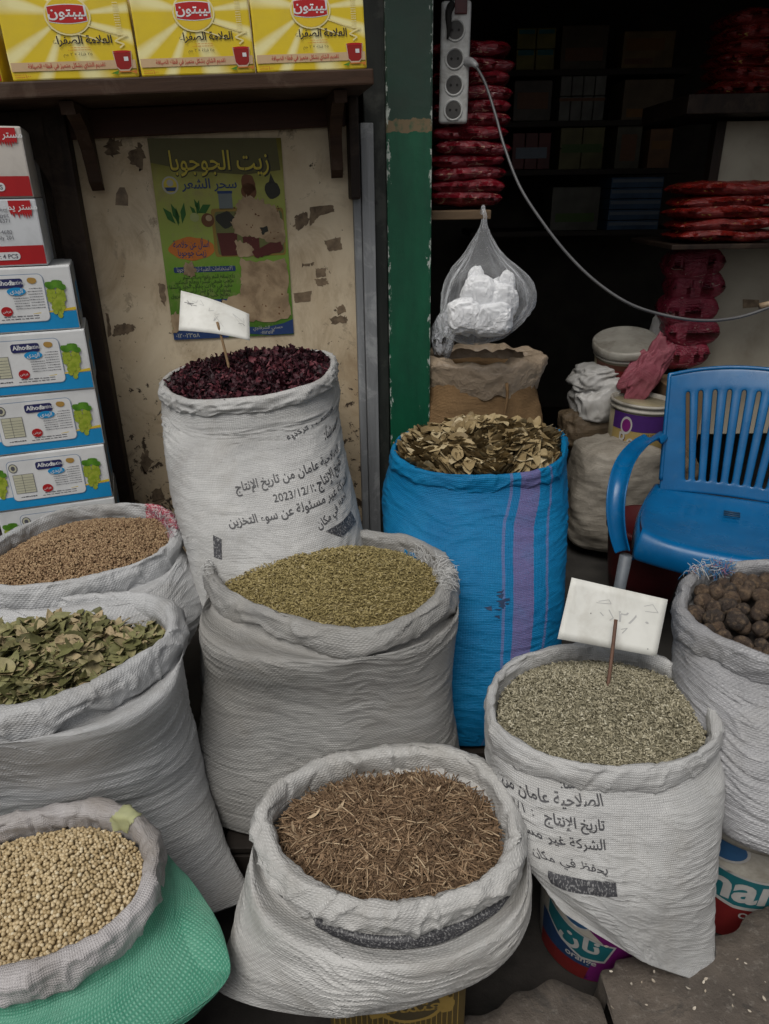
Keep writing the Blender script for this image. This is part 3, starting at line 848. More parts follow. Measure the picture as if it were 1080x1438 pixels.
# dark post at the left of the board
pb = bmesh.new(); s0, z0_ = wl(106, 400, 0.05); wd = 0.065
add_box(pb, s0 - wd * 0.25, s0 + wd * 0.75, -0.055, 0.035, 0.0, 2.0, 0.005)
add_box(pb, s0 - wd * 0.62, s0 - wd * 0.26, -0.03, 0.03, 0.0, 2.0, 0.004)
o = bm_obj('wooden_post', pb, m_dark); o.location = WO; o.rotation_euler.z = WA
tag(o, 'dark brown wooden post between the stacked cartons and the stained wall', 'post')
# grey planks at the right end of the board
pb = bmesh.new(); s1 = wl(500, 400, 0.02)[0]
add_box(pb, s1, s1 + 0.022, -0.02, 0.03, 0.0, 1.47, 0.003); add_box(pb, s1 + 0.0235, s1 + 0.06, -0.03, 0.03, 0.0, 1.47, 0.003)
o = bm_obj('door_plank', pb, m_plank); o.location = WO; o.rotation_euler.z = WA
tag(o, 'weathered grey planks standing upright beside the green post', 'plank')
# dark frame strip, then green door post
def post_mat():
    m, N, L, b = newmat('green_paint'); v = coord(N)
    sep = N.new('ShaderNodeSeparateXYZ'); L.new(v, sep.inputs[0])
    zw = math_(N, L, 'ADD', sep.outputs[2], math_(N, L, 'MULTIPLY', math_(N, L, 'SUBTRACT', nz(N, L, v, 30, 4), 0.5), 0.03))
    o = mixc(N, L, ramp(N, L, nz(N, L, scaled(N, L, v, (6, 6, 1.5)), 3, 7, 0.6), [(0.35, 0.0), (0.7, 1.0)]), (0.004, 0.085, 0.040), (0.003, 0.052, 0.027))
    up = ramp(N, L, math_(N, L, 'SUBTRACT', zw, 0.995), [(0.475, 0.0), (0.485, 1.0)])
    o = mixc(N, L, up, o, mixc(N, L, nz(N, L, v, 12, 5), (0.006, 0.05, 0.03), (0.02, 0.028, 0.02)))
    mid = math_(N, L, 'MULTIPLY', math_(N, L, 'GREATER_THAN', zw, 1.445), math_(N, L, 'LESS_THAN', zw, 1.478))
    o = mixc(N, L, math_(N, L, 'MULTIPLY', mid, ramp(N, L, nz(N, L, v, 45, 4), [(0.3, 0.2), (0.5, 0.9)])), o, (0.17, 0.115, 0.06))
    # chips: more toward the edges
    ex = math_(N, L, 'ABSOLUTE', sep.outputs[0])
    e = math_(N, L, 'MULTIPLY', ramp(N, L, ex, [(0.046, 0.0), (0.062, 1.0)]), 0.16)
    ch = math_(N, L, 'ADD', nz(N, L, scaled(N, L, v, (30, 30, 12)), 1.6, 7, 0.75), e)
    o = mixc(N, L, ramp(N, L, ch, [(0.675, 0.0), (0.70, 1.0)]), o, (0.42, 0.46, 0.42))
    L.new(o, b.inputs['Base Color']); b.inputs['Roughness'].default_value = 0.42
    p = bump(N, L, b, nz(N, L, v, 18, 6, 0.6), 0.3, 0.004); bump(N, L, b, ch, 0.2, 0.003, p); return m
GPY = 2.22
def plX(px, py, Y): return float(Wpl(px, py, (0, Y, 0), (0, 1, 0))[0])
gx0, gx1 = plX(547, 400, GPY), plX(607, 400, GPY)
pb = bmesh.new(); hw = (gx1 - gx0) / 2
add_box(pb, -hw, hw, 0, 0.09, 0.0, 2.05, 0.006)
o = bm_obj('door_post', pb, post_mat()); o.location = ((gx0 + gx1) / 2, GPY, 0); o.rotation_euler.y = R(-0.2)
tag(o, 'green painted door post with chipped white edges, in the middle', 'post')
fx0, fx1 = plX(518, 500, 2.2), plX(546, 500, 2.2)
o = box_obj('door_frame', (0, fx1 - fx0, 0, 0.09, 0, 2.05), wood('frame_wood', (0.03, 0.034, 0.03), (0.014, 0.016, 0.015), (12, 12, 1.2), 0.5, (0.1, 0.1, 0.09), 0.3), bevel=0.004); o.location = (fx0, 2.235, 0)
tag(o, 'narrow blackish door frame strip left of the green post', 'frame')

# shelf over the board, with brackets and apron
SD = 0.27
a_, za = wl(0, 140, SD); b_, zb = wl(520, 119, SD)
SL = (zb - za) / (b_ - a_); zs0 = za - SL * a_      # underside height at s = 0
def on_shelf(s, up=0.0): return WO + UX * s + np.array([0, 0, zs0 + SL * s + up])
shelf = thing('wall_shelf', 'dark worn wooden shelf carrying the yellow tea boxes', 'shelf', on_shelf(0), WA, ry=-math.atan(SL))
SB = 0.034
box_obj('board', (a_ - 0.35, b_ + 0.01, -SD, -0.002, 0, SB), m_shelf, shelf, 0.004)
ap_ = wl(300, 186, 0.028); box_obj('apron', (a_ - 0.35, b_ - 0.03, -0.028, -0.004, ap_[1] - zs0 - SL * ap_[0], -0.002), m_apron, shelf, 0.003)
def bracket(px, py_low, off):
    s, z = wl(px, py_low, 0.04); top = -0.003; low = z - (zs0 + SL * s)
    prof = [(-0.03, low), (-0.055, low + 0.02), (-0.06, low * 0.75), (-0.075, low * 0.5), (-0.11, low * 0.28), (-0.17, low * 0.12), (-0.22, -0.03), (-0.225, top), (-0.03, top)]
    V = [(s - 0.016, y, z_) for y, z_ in prof] + [(s + 0.016, y, z_) for y, z_ in prof]; n_ = len(prof)
    F = [tuple(range(n_))[::-1], tuple(range(n_, 2 * n_))] + [(k, (k + 1) % n_, n_ + (k + 1) % n_, n_ + k) for k in range(n_)]
    mesh_obj('bracket', V, F, m_shelf, shelf, False, local=True)
bracket(133, 268, 0.0); bracket(470, 250, 0.0)
# dark second bracket edge beside the grey planks
pb = bmesh.new(); s2, z2 = wl(497, 280, 0.03)
add_box(pb, s2 - 0.012, s2 + 0.016, -0.06, 0.0, z2, z2 + 0.30, 0.006)
o = bm_obj('wall_batten', pb, m_dark); o.location = WO; o.rotation_euler.z = WA
tag(o, 'short dark batten under the right end of the tea shelf', 'batten')
# arched dark board, upper left
AP = 0.06
sA, zA = wl(-60, 190, AP); V = []; F = []
arc = [(-60, 188), (-20, 190), (10, 197), (38, 214), (58, 238), (74, 268), (84, 305)]
A2 = [wl(*p, AP) for p in arc]; A2 = catmull(np.array(A2), 26)
zt = zs0 + SL * A2[0, 0] - 0.004
sE = wl(100, 300, AP)[0]
for y in (-AP, -AP + 0.03):
    for s, z in A2: V.append((s, y, z))
    for s, z in A2: V.append((max(s, min(sE, s + 0.0)) , y, zs0 + SL * s - 0.004))
n_ = len(A2)
for k in range(n_ - 1):
    F += [(k, k + 1, n_ + k + 1, n_ + k), (2 * n_ + k, 3 * n_ + k, 3 * n_ + k + 1, 2 * n_ + k + 1), (k, 2 * n_ + k, 2 * n_ + k + 1, k + 1)]
o = mesh_obj('arched_panel', V, F, m_dark, None, False); o.location = WO; o.rotation_euler.z = WA
tag(o, 'dark curved wooden panel above the red and white cartons', 'panel')

# shell of the shop
def shell(name, dims, mat, label, cat):
    o = box_obj(name, dims, mat, bevel=0); tag(o, label, cat); return o
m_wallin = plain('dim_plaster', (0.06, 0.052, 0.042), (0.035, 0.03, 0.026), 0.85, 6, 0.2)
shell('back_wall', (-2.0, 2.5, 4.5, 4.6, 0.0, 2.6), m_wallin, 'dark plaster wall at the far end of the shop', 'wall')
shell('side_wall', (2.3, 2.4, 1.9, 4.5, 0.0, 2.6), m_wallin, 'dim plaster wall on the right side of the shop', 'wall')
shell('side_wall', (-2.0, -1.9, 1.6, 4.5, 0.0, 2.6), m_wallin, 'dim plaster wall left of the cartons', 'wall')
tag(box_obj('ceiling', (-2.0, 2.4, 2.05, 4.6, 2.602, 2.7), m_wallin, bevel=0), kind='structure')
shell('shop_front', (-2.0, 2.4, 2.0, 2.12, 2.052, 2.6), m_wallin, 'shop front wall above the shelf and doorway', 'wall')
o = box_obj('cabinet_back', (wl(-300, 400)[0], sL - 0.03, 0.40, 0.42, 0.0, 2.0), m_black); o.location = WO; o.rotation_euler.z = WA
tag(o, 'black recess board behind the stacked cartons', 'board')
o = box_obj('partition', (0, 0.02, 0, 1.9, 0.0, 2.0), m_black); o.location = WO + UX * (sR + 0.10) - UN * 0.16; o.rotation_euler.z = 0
tag(o, 'dark partition inside the doorway behind the green post', 'partition')

# ================================================================== SACKS
white = (0.60, 0.60, 0.59); grey = (0.45, 0.45, 0.45)
c_white = cloth('sack_white', (0.52, 0.52, 0.51), (0.41, 0.41, 0.405), 0.0042, 0.30, (0.20, 0.18, 0.15), 0.40)
c_grey = cloth('sack_grey', (0.345, 0.34, 0.325), (0.27, 0.265, 0.255), 0.0040, 0.30, (0.17, 0.155, 0.13), 0.45, diag=True)
c_leaf = cloth('sack_pale', (0.50, 0.505, 0.51), (0.39, 0.395, 0.40), 0.0041, 0.30, (0.17, 0.155, 0.13), 0.45, diag=True)
c_front = cloth('sack_front', (0.52, 0.515, 0.50), (0.41, 0.405, 0.39), 0.0043, 0.32, (0.18, 0.16, 0.13), 0.5, diag=True)
c_liner = cloth('sack_liner', (0.46, 0.44, 0.44), (0.35, 0.33, 0.33), 0.0036, 0.15, (0.19, 0.165, 0.14), 0.7)
c_lime = cloth('sack_lime', (0.34, 0.34, 0.35), (0.25, 0.25, 0.26), 0.0043, 0.34, (0.16, 0.15, 0.13), 0.4, diag=True, rough=0.4, spec=0.5)
def green_cloth():
    m = cloth('sack_green', (0.17, 0.40, 0.29), (0.13, 0.33, 0.235), 0.0048, 0.9, (0.16, 0.22, 0.18), 0.35, lo=(0.025, 0.185, 0.115))
    return m
c_green = green_cloth()
i_black = ink('black', (0.045, 0.045, 0.05)); 
def bar_mat():
    m, N, L, b = newmat('woven_black_bar'); v = coord(N)
    o = mixc(N, L, ramp(N, L, nz(N, L, scaled(N, L, v, (1, 1, 0.35)), 330, 2, 0.6), [(0.53, 0.0), (0.63, 1.0)]), (0.035, 0.035, 0.04), (0.22, 0.22, 0.22))
    L.new(o, b.inputs['Base Color']); b.inputs['Roughness'].default_value = 0.5; return m
i_bar = bar_mat()

# 1 hibiscus, tall white sack against the wall
S1 = make_sack('sack', 'tall white sack of dark red dried petals leaning below the torn poster',
    [(230, 541), (243, 524), (275, 512), (330, 504), (400, 497), (448, 494), (466, 504), (462, 524), (440, 540), (395, 553), (330, 563), (275, 564), (243, 555)], 0.86,
    [dict(xL=231, xR=474, y=600, d=1.83, b=0.92, tx=0.10), dict(xL=243, xR=489, y=680, d=1.80, b=0.9, tx=0.07), dict(xL=262, xR=508, y=760, d=1.77, b=0.85), dict(xL=280, xR=522, y=860, d=1.74, b=0.75), dict(xL=285, xR=520, y=960, d=1.72, b=0.6)],
    c_white, k=0.033, cl=0.60, cuff_var=0.12, tx=0.125, seed=1, wr=0.0055, big=0.010)
sack_line(S1, 'الصنف : كركديه', (404, 618), (440, 598), i_black, 0.016, 0.50, 1.7)
sack_line(S1, 'المنشأ:', (456, 617), (466, 607), i_black, 0.008, 0.5, 1.5)
sack_line(S1, 'الصلاحية عامان من تاريخ الإنتاج', (332, 690), (428, 667), i_black, 0.010, 0.57, 1.15)
sack_line(S1, 'تاريخ الإنتاج :', (443, 689), (470, 666), i_black, 0.016, 0.6, 1.35)
sack_line(S1, '2023/12/1', (386, 706), (439, 691), i_black)
sack_line(S1, 'الشركة غير مسئولة عن سوء التخزين', (323, 739), (456, 706), i_black, 0.010, 0.67, 1.15)
sack_line(S1, 'يحفظ في مكان', (446, 742), (467, 724), i_black, 0.010, 0.4, 1.25)
sack_bar(S1, [(458, 747), (492, 716), (499, 733), (478, 754)], i_bar)
sack_bar(S1, [(300, 752), (312, 756), (312, 785), (302, 782)], i_bar)

# 9 blue sack with bay leaves
BL = [(556, 640), (558, 620), (582, 605), (630, 596), (690, 594), (750, 597), (785, 606), (792, 626), (784, 648), (755, 662), (700, 668), (640, 668), (590, 660)]
lv9 = [dict(xL=540, xR=798, y=690, d=1.90, b=0.92), dict(xL=541, xR=796, y=760, d=1.86, b=0.92), dict(xL=548, xR=791, y=850, d=1.83, b=0.9), dict(xL=560, xR=778, y=940, d=1.80, b=0.85), dict(xL=580, xR=735, y=1010, d=1.78, b=0.75)]
c_blue0 = plain('tmp_blue', (0.02, 0.3, 0.6))
S9 = make_sack('sack', 'bright blue sack with purple stripes full of dried bay leaves', BL, 0.675, lv9, c_blue0, k=0.026, seed=9, wr=0.0055, big=0.010, sag=20)
def ux(px, py): return sack_uv(S9, px, py)[0]
ua, ub_ = ux(722, 800), ux(751, 800); uc = (ua + ub_) / 2; hwid = abs(ub_ - ua) / 2
mauve = (0.15, 0.11, 0.25)
u1, u2 = ux(706, 800), ux(768, 800)
strp = [(uc - hwid, uc + hwid, mauve, 0.9), (u1 - 0.004, u1 + 0.004, (0.20, 0.13, 0.28), 0.5), (u2 - 0.004, u2 + 0.004, (0.20, 0.13, 0.28), 0.5)]
c_blue = cloth('sack_blue', (0.003, 0.165, 0.36), (0.002, 0.125, 0.295), 0.0042, 0.22, (0.02, 0.19, 0.36), 0.25, stripes=strp, rough=0.5, spec=0.2)
per2 = np.linalg.norm(np.roll(S9.loop, -1, 0) - S9.loop, axis=1).sum(); kk = per2 / S9.per
strp2 = [(a * kk, b * kk, c, d) for a, b, c, d in strp]
c_blue2 = cloth('sack_blue_rim', (0.003, 0.18, 0.38), (0.002, 0.135, 0.31), 0.0042, 0.22, (0.02, 0.19, 0.36), 0.25, stripes=strp2, rough=0.5, spec=0.2)
S9.body.data.materials[0] = c_blue; S9.rimobj.data.materials[0] = c_blue2
P9 = Print(sack_map(S9), cut=0.008, off=0.0014)
i_navy = ink('navy', (0.01, 0.03, 0.08))
for k in range(16):
    x, y = 700 + RNG.normal(0, 9), 843 + RNG.normal(0, 8)
    sack_poly(P9, S9, [(x - 5, y), (x + RNG.uniform(2, 6), y - 2), (x + 3, y + 2.5)], i_navy, 0)
P9.build('printed_stamp', S9.root)

# 3 small brown grain, back left
S3 = make_sack('sack', 'grey sack of small brown grains with a red cuff corner beside the cartons',
    [(-38, 792), (-8, 764), (55, 730), (125, 712), (190, 710), (226, 714), (244, 736), (240, 762), (205, 788), (150, 806), (80, 820), (10, 826), (-34, 812)], 0.54,
    [dict(an='R', xL=-55, xR=256, y=772, d=1.68, b=0.85), dict(an='R', xL=-70, xR=273, y=803, d=1.66, b=0.85), dict(an='R', xL=-80, xR=285, y=838, d=1.64, b=0.75, n=2.2), dict(an='R', xL=-75, xR=276, y=878, d=1.62, b=0.55, n=1.9), dict(an='R', xL=-60, xR=262, y=905, d=1.62, b=0.45, n=1.9)],
    c_leaf, k=0.034, seed=3, wr=0.0075, big=0.010, sag=30, cuff_var=0.5)
# 4 green leaves, left
S4 = make_sack('sack', 'big pale sack of dry green leaves at the left edge, behind the soybeans',
    [(-165, 930), (-130, 880), (-40, 852), (50, 840), (150, 838), (212, 842), (242, 862), (236, 892), (195, 925), (125, 965), (50, 990), (-40, 1000), (-130, 985)], 0.51,
    [dict(an='R', xL=-185, xR=258, y=905, d=1.38, b=0.76, phi=5), dict(an='R', xL=-200, xR=268, y=1000, d=1.43, b=0.52), dict(an='R', xL=-205, xR=288, y=1090, d=1.49, b=0.41, n=2.1), dict(an='R', xL=-205, xR=317, y=1180, d=1.49, b=0.36, n=1.8), dict(an='R', xL=-200, xR=354, y=1260, d=1.46, b=0.28, n=1.25)],
    c_leaf, k=0.045, thick=1.1, cl=0.8, seed=4, wr=0.006, big=0.014, sag=22, cuff_var=0.5)
# 2 olive seeds, centre
S2 = make_sack('sack', 'large grey sack of olive coloured thin seeds in the centre, torn thready cuff',
    [(297, 802), (304, 782), (335, 762), (385, 751), (440, 747), (510, 748), (575, 757), (618, 780), (630, 806), (616, 838), (575, 868), (520, 886), (455, 881), (390, 863), (340, 842), (308, 822)], 0.525,
    [dict(xL=284, xR=641, y=862, d=1.54, b=0.74), dict(xL=287, xR=637, y=930, d=1.56, b=0.60), dict(xL=281, xR=636, y=1000, d=1.58, b=0.52), dict(xL=275, xR=645, y=1070, d=1.60, b=0.46, n=2.1), dict(xL=280, xR=652, y=1128, d=1.61, b=0.36, n=1.9)],
    c_grey, k=0.041, thick=1.1, cl=0.85, seed=2, wr=0.0052, big=0.009, sag=26, cuff_var=0.45)
# 7 greenish crumbs, right
S7 = make_sack('sack', 'printed white sack of grey green crumbled herb with its corner on the concrete step',
    [(690, 990), (700, 952), (738, 922), (800, 908), (870, 911), (932, 926), (982, 957), (1003, 1000), (1000, 1040), (955, 1070), (880, 1080), (800, 1072), (735, 1050), (698, 1020)], 0.39,
    [dict(xL=680, xR=1013, y=1055, d=1.385, b=0.84), dict(xL=685, xR=1011, y=1122, d=1.355, b=0.74, tx=-0.05), dict(xL=700, xR=1004, y=1190, d=1.32, b=0.60, tx=-0.25, n=2.0), dict(xL=730, xR=1003, y=1252, d=1.29, b=0.40, tx=-0.48, n=1.6), dict(xL=792, xR=1009, y=1334, d=1.265, b=0.16, tx=-0.68, n=1.12)],
    c_white, k=0.030, seed=7, wr=0.0055, big=0.010, sag=24, cuff_var=0.5)
sack_line(S7, 'المنشأ:', (788, 1106), (834, 1104), i_black, 0.012, 1.0, 1.2)
sack_line(S7, 'الصلاحية عامان من', (706, 1096), (848, 1132), i_black, 0.012, 1.0, 1.2)
sack_line(S7, 'تاريخ الإنتاج', (764, 1153), (850, 1165), i_black, 0.018, 1.0, 1.2)
sack_line(S7, '12/1 :', (716, 1128), (752, 1146), i_black)
sack_line(S7, 'الشركة غير مسئو', (722, 1158), (850, 1194), i_black, 0.012, 1.0, 1.2)
sack_line(S7, 'يحفظ في', (786, 1213), (852, 1228), i_black, 0.012, 1.0, 1.1)
sack_line(S7, 'مكان', (748, 1199), (780, 1211), i_black, 0.012, 1.0, 1.35)
sack_bar(S7, [(770, 1222), (815, 1234), (865, 1238), (868, 1258), (815, 1254), (775, 1240)], i_bar)
# 8 black limes, far right
S8 = make_sack('sack', 'grey sack of black dried limes at the right edge, blue frayed cuff',
    [(958, 850), (966, 818), (985, 800), (1030, 792), (1110, 790), (1200, 800), (1265, 830), (1270, 880), (1220, 925), (1150, 940), (1090, 928), (1030, 905), (980, 880)], 0.50,
    [dict(an='L', xL=948, xR=1280, y=892, d=1.45, b=0.85), dict(an='L', xL=946, xR=1285, y=960, d=1.42, b=0.85), dict(an='L', xL=954, xR=1285, y=1040, d=1.39, b=0.8), dict(an='L', xL=974, xR=1280, y=1100, d=1.37, b=0.7), dict(an='L', xL=1000, xR=1265, y=1143, d=1.36, b=0.5, n=2.0)],
    c_lime, k=0.034, seed=8, wr=0.006, big=0.012, sag=24, cuff_var=0.4)
# 5 soybeans in the green sack
S5 = make_sack('sack', 'green mesh sack of round cream soybeans with a wide grey liner cuff',
    [(-175, 1260), (-150, 1205), (-60, 1170), (30, 1147), (110, 1132), (170, 1140), (205, 1168), (210, 1215), (190, 1268), (140, 1315), (70, 1348), (-10, 1368), (-110, 1350)], 0.30,
    [dict(an='R', xL=-200, xR=256, y=1262, d=1.15, b=0.80, phi=4), dict(an='R', xL=-207, xR=288, y=1300, d=1.135, b=0.72, n=2.1), dict(an='R', xL=-210, xR=311, y=1332, d=1.11, b=0.62, n=1.9), dict(an='R', xL=-205, xR=321, y=1356, d=1.09, b=0.5, n=1.6), dict(an='R', xL=-190, xR=285, y=1412, d=1.06, b=0.35, n=1.6)],
    c_green, rim_mat=c_liner, skirt=True, k=0.037, thick=1.15, seed=5, wr=0.005, big=0.010, sag=20, cuff_var=0.25)
# 6 brown straw, front
S6 = make_sack('sack', 'front white sack of chopped brown stalks with a black woven band',
    [(374, 1165), (372, 1135), (400, 1098), (460, 1070), (530, 1057), (600, 1052), (660, 1067), (700, 1098), (722, 1150), (720, 1195), (690, 1232), (630, 1258), (565, 1272), (500, 1268), (435, 1243), (392, 1208)], 0.30,
    [dict(xL=354, xR=745, y=1222, d=1.225, b=0.84), dict(xL=343, xR=749, y=1262, d=1.205, b=0.72, n=2.2, tx=0.03), dict(xL=324, xR=736, y=1310, d=1.185, b=0.54, n=2.0, tx=0.07), dict(xL=300, xR=690, y=1366, d=1.17, b=0.30, n=1.55, tx=0.10)],
    c_front, k=0.044, thick=1.1, cl=0.66, seed=6, wr=0.0055, big=0.010, sag=26, cuff_var=0.3)
sack_bar(S6, [(437, 1281), (480, 1300), (540, 1312), (600, 1308), (650, 1292), (690, 1268), (718, 1243), (716, 1262), (690, 1290), (650, 1315), (600, 1332), (540, 1334), (480, 1322), (440, 1301)], i_bar, 0.0022)

# dark crates that lift some of the sacks
m_crate = wood('crate_wood', (0.028, 0.022, 0.018), (0.014, 0.011, 0.009), (2, 12, 12), 0.7)
def crate(S, z0, label, sc=0.75, rz=0.0):
    bot = S.G[-1]; c = bot.mean(0); zt = float(bot[:, 2].min()) - 0.013
    if zt - z0 < 0.03: return
    r_ = (bot.max(0) - bot.min(0)) / 2 * sc; hx, hy = max(r_[0], 0.12), max(r_[1], 0.11)
    t = thing('crate', label, 'crate', (c[0], c[1], z0), rz)
    hgt = zt - z0; bm = bmesh.new()
    add_box(bm, -hx, hx, -hy, hy, hgt - 0.014, hgt, 0.002); bm_obj('top_board', bm, m_crate, t)
    bm = bmesh.new(); n_ = max(1, int(hgt / 0.09)); sh = (hgt - 0.016) / n_
    for k in range(n_):
        add_box(bm, -hx, hx, -hy, -hy + 0.012, k * sh, (k + 1) * sh - 0.008, 0.001)
        add_box(bm, -hx, hx, hy - 0.012, hy, k * sh, (k + 1) * sh - 0.008, 0.001)
        add_box(bm, -hx, -hx + 0.012, -hy + 0.0125, hy - 0.0125, k * sh, (k + 1) * sh - 0.008, 0.001)
        add_box(bm, hx - 0.012, hx, -hy + 0.0125, hy - 0.0125, k * sh, (k + 1) * sh - 0.008, 0.001)
    bm_obj('side_slats', bm, m_crate, t)
crate(S1, 0.0, 'dark crate under the tall sack of red petals')
crate(S2, 0.0 if S2.G[-1][:, 1].min() > 1.3 else -0.129, 'dark crate under the central sack of olive seeds')
crate(S3, 0.0, 'dark crate under the sack of small brown grains')
crate(S4, -0.129, 'dark crate under the big sack of green leaves')
crate(S5, -0.129, 'dark crate under the green soybean sack')
crate(S9, 0.0, 'dark low crate under the blue sack')

# ------------------------------------------------------------------ what is in the sacks
def U(a, b, n): return RNG.uniform(a, b, n)
# hibiscus
f = Fill(S1, 0.012, 0.012, 0.05, 0.010); h = Heap(); f.disc(h, 0)
n_ = 3400; P = f.rand(n_); P[:, 2] += U(-0.004, 0.010, n_)
h.scatter([strip_base(0.45, s, 5, 0.16) for s in range(8)], P, rot_mats(n_, 0.65), U(0.014, 0.034, n_), RNG.random(n_))
m_hib = varied('petals', [(0, (0.016, 0.006, 0.009)), (0.6, (0.042, 0.010, 0.016)), (0.9, (0.085, 0.018, 0.026)), (1, (0.16, 0.04, 0.05))], 0.6, 200, 0.3)
stuff(h, 'hibiscus_petals', [m_hib], 'dark red dried hibiscus petals heaped in the tall white sack', 'petals')
# small brown grain
f = Fill(S3, 0.020, 0.032, 0.045, 0.005); h = Heap(); f.disc(h, 0)
n_ = 12500; P = f.rand(n_); P[:, 2] += U(-0.001, 0.003, n_)
h.scatter([ico(1)], P, rot_mats(n_, 0.8), np.stack([U(0.0026, 0.0036, n_), U(0.0022, 0.0028, n_), U(0.002, 0.0026, n_)], 1), RNG.random(n_))
stuff(h, 'brown_grain', [varied('grain', [(0, (0.13, 0.075, 0.04)), (0.5, (0.27, 0.175, 0.095)), (1, (0.40, 0.285, 0.165))], 0.6, 400, 0.1)], 'small tan brown grains heaped in the sack beside the cartons', 'grain')
# green leaves
f = Fill(S4, 0.026, 0.052, 0.055, 0.014); h = Heap(); f.disc(h, 0)
n_ = 1750; P = f.rand(n_); P[:, 2] += U(-0.006, 0.012, n_)
lb = [leaf_base(RNG.uniform(-0.5, 0.6), RNG.uniform(0.42, 0.68), RNG.uniform(-0.2, 0.4), seed=s) for s in range(10)]
h.scatter(lb, P, rot_mats(n_, 0.36), U(0.030, 0.060, n_), RNG.random(n_))
n2 = 160; P = f.rand(n2); P[:, 2] += U(0.0, 0.012, n2)
h.scatter([stick_base(0.018, s) for s in range(4)], P, rot_mats(n2, 0.15), U(0.03, 0.09, n2), U(0.85, 1.0, n2))
m_gl = varied('dry_leaves', [(0, (0.075, 0.072, 0.028)), (0.35, (0.15, 0.15, 0.058)), (0.65, (0.235, 0.225, 0.10)), (0.82, (0.31, 0.26, 0.14)), (1, (0.38, 0.29, 0.17))], 0.6, 120, 0.3)
stuff(h, 'dry_leaves', [m_gl], 'dry green and tan leaves heaped in the big pale sack', 'leaves')
# olive seeds
f = Fill(S2, 0.024, 0.034, 0.066, 0.006); h = Heap(); f.disc(h, 0)
n_ = 15000; P = f.rand(n_); P[:, 2] += U(-0.001, 0.004, n_)
h.scatter([seed_base(1, 0.26, 4, 4)], P, rot_mats(n_, 0.35), np.stack([U(0.008, 0.013, n_), U(0.006, 0.010, n_), U(0.006, 0.010, n_)], 1), RNG.random(n_))
P = f.rand(2, 0.7); P[:, 2] += 0.006
h.scatter([leaf_base(0.3, 0.6)], P, rot_mats(2, 0.2), U(0.016, 0.02, 2), np.ones(2))
stuff(h, 'olive_seeds', [varied('olive_seeds', [(0, (0.15, 0.115, 0.045)), (0.5, (0.31, 0.25, 0.10)), (0.9, (0.44, 0.36, 0.165)), (1, (0.5, 0.42, 0.24))], 0.6, 300, 0.15)], 'thin olive coloured seeds heaped in the large central sack', 'seeds')
# crumbled herb
f = Fill(S7, 0.018, 0.030, 0.055, 0.006); h = Heap(); f.disc(h, 0)
n_ = 17000; P = f.rand(n_); P[:, 2] += U(-0.001, 0.0035, n_)
h.scatter([strip_base(0.8, s, 1, 0.2) for s in range(5)] + [seed_base(1, 0.6, 3, 4)], P, rot_mats(n_, 0.5), U(0.0035, 0.0085, n_), RNG.random(n_))
stuff(h, 'crumbled_herb', [varied('herb', [(0, (0.16, 0.145, 0.095)), (0.5, (0.31, 0.28, 0.19)), (0.9, (0.44, 0.40, 0.29)), (1, (0.55, 0.52, 0.40))], 0.75, 300, 0.15)], 'grey green crumbled herb heaped in the printed sack on the right', 'herb')
# stalks
f = Fill(S6, 0.027, 0.044, 0.050, 0.010); h = Heap(); f.disc(h, 0)
n_ = 7000; P = f.rand(n_); P[:, 2] += U(-0.002, 0.006, n_)
h.scatter([strip_base(0.5, s, 2, 0.15) for s in range(6)], P, rot_mats(n_, 0.5), U(0.006, 0.016, n_), U(0, 0.62, n_))
n_ = 2600; P = f.rand(n_, 0.99); P[:, 2] += U(0.0, 0.009, n_)
h.scatter([stick_base(0.022, s, 4, 0.03) for s in range(6)], P, rot_mats(n_, 0.16), U(0.02, 0.062, n_) * 1.0, U(0.15, 1.0, n_) ** 1.3)
P = f.rand(14, 0.9); P[:, 2] += U(0.004, 0.010, 14)
h.scatter([leaf_base(0.4, 0.3, seed=s) for s in range(3)], P, rot_mats(14, 0.2), U(0.02, 0.036, 14), U(0.85, 1, 14))
stuff(h, 'chopped_stalks', [varied('stalks', [(0, (0.085, 0.052, 0.03)), (0.4, (0.19, 0.12, 0.068)), (0.75, (0.33, 0.22, 0.13)), (1, (0.52, 0.40, 0.26))], 0.7, 200, 0.2)], 'chopped brown stalks and straw heaped in the front sack', 'stalks')
# soybeans
f = Fill(S5, 0.020, 0.036, 0.04, 0.006); h = Heap(); f.disc(h, 0)
gp = []; sp_ = 0.0061
xs = np.arange(-0.26, 0.26, sp_)
c2, s2_ = f.c, 0
allp = []
for j, y in enumerate(np.arange(-0.26, 0.26, sp_ * 0.866)):
    for x in xs: allp.append((x + (j % 2) * sp_ / 2 + RNG.normal(0, 0.0012), y + RNG.normal(0, 0.0012)))
allp = np.array(allp); ang = np.arctan2(allp[:, 1], allp[:, 0]) % (2 * math.pi); rr_ = np.hypot(allp[:, 0], allp[:, 1])
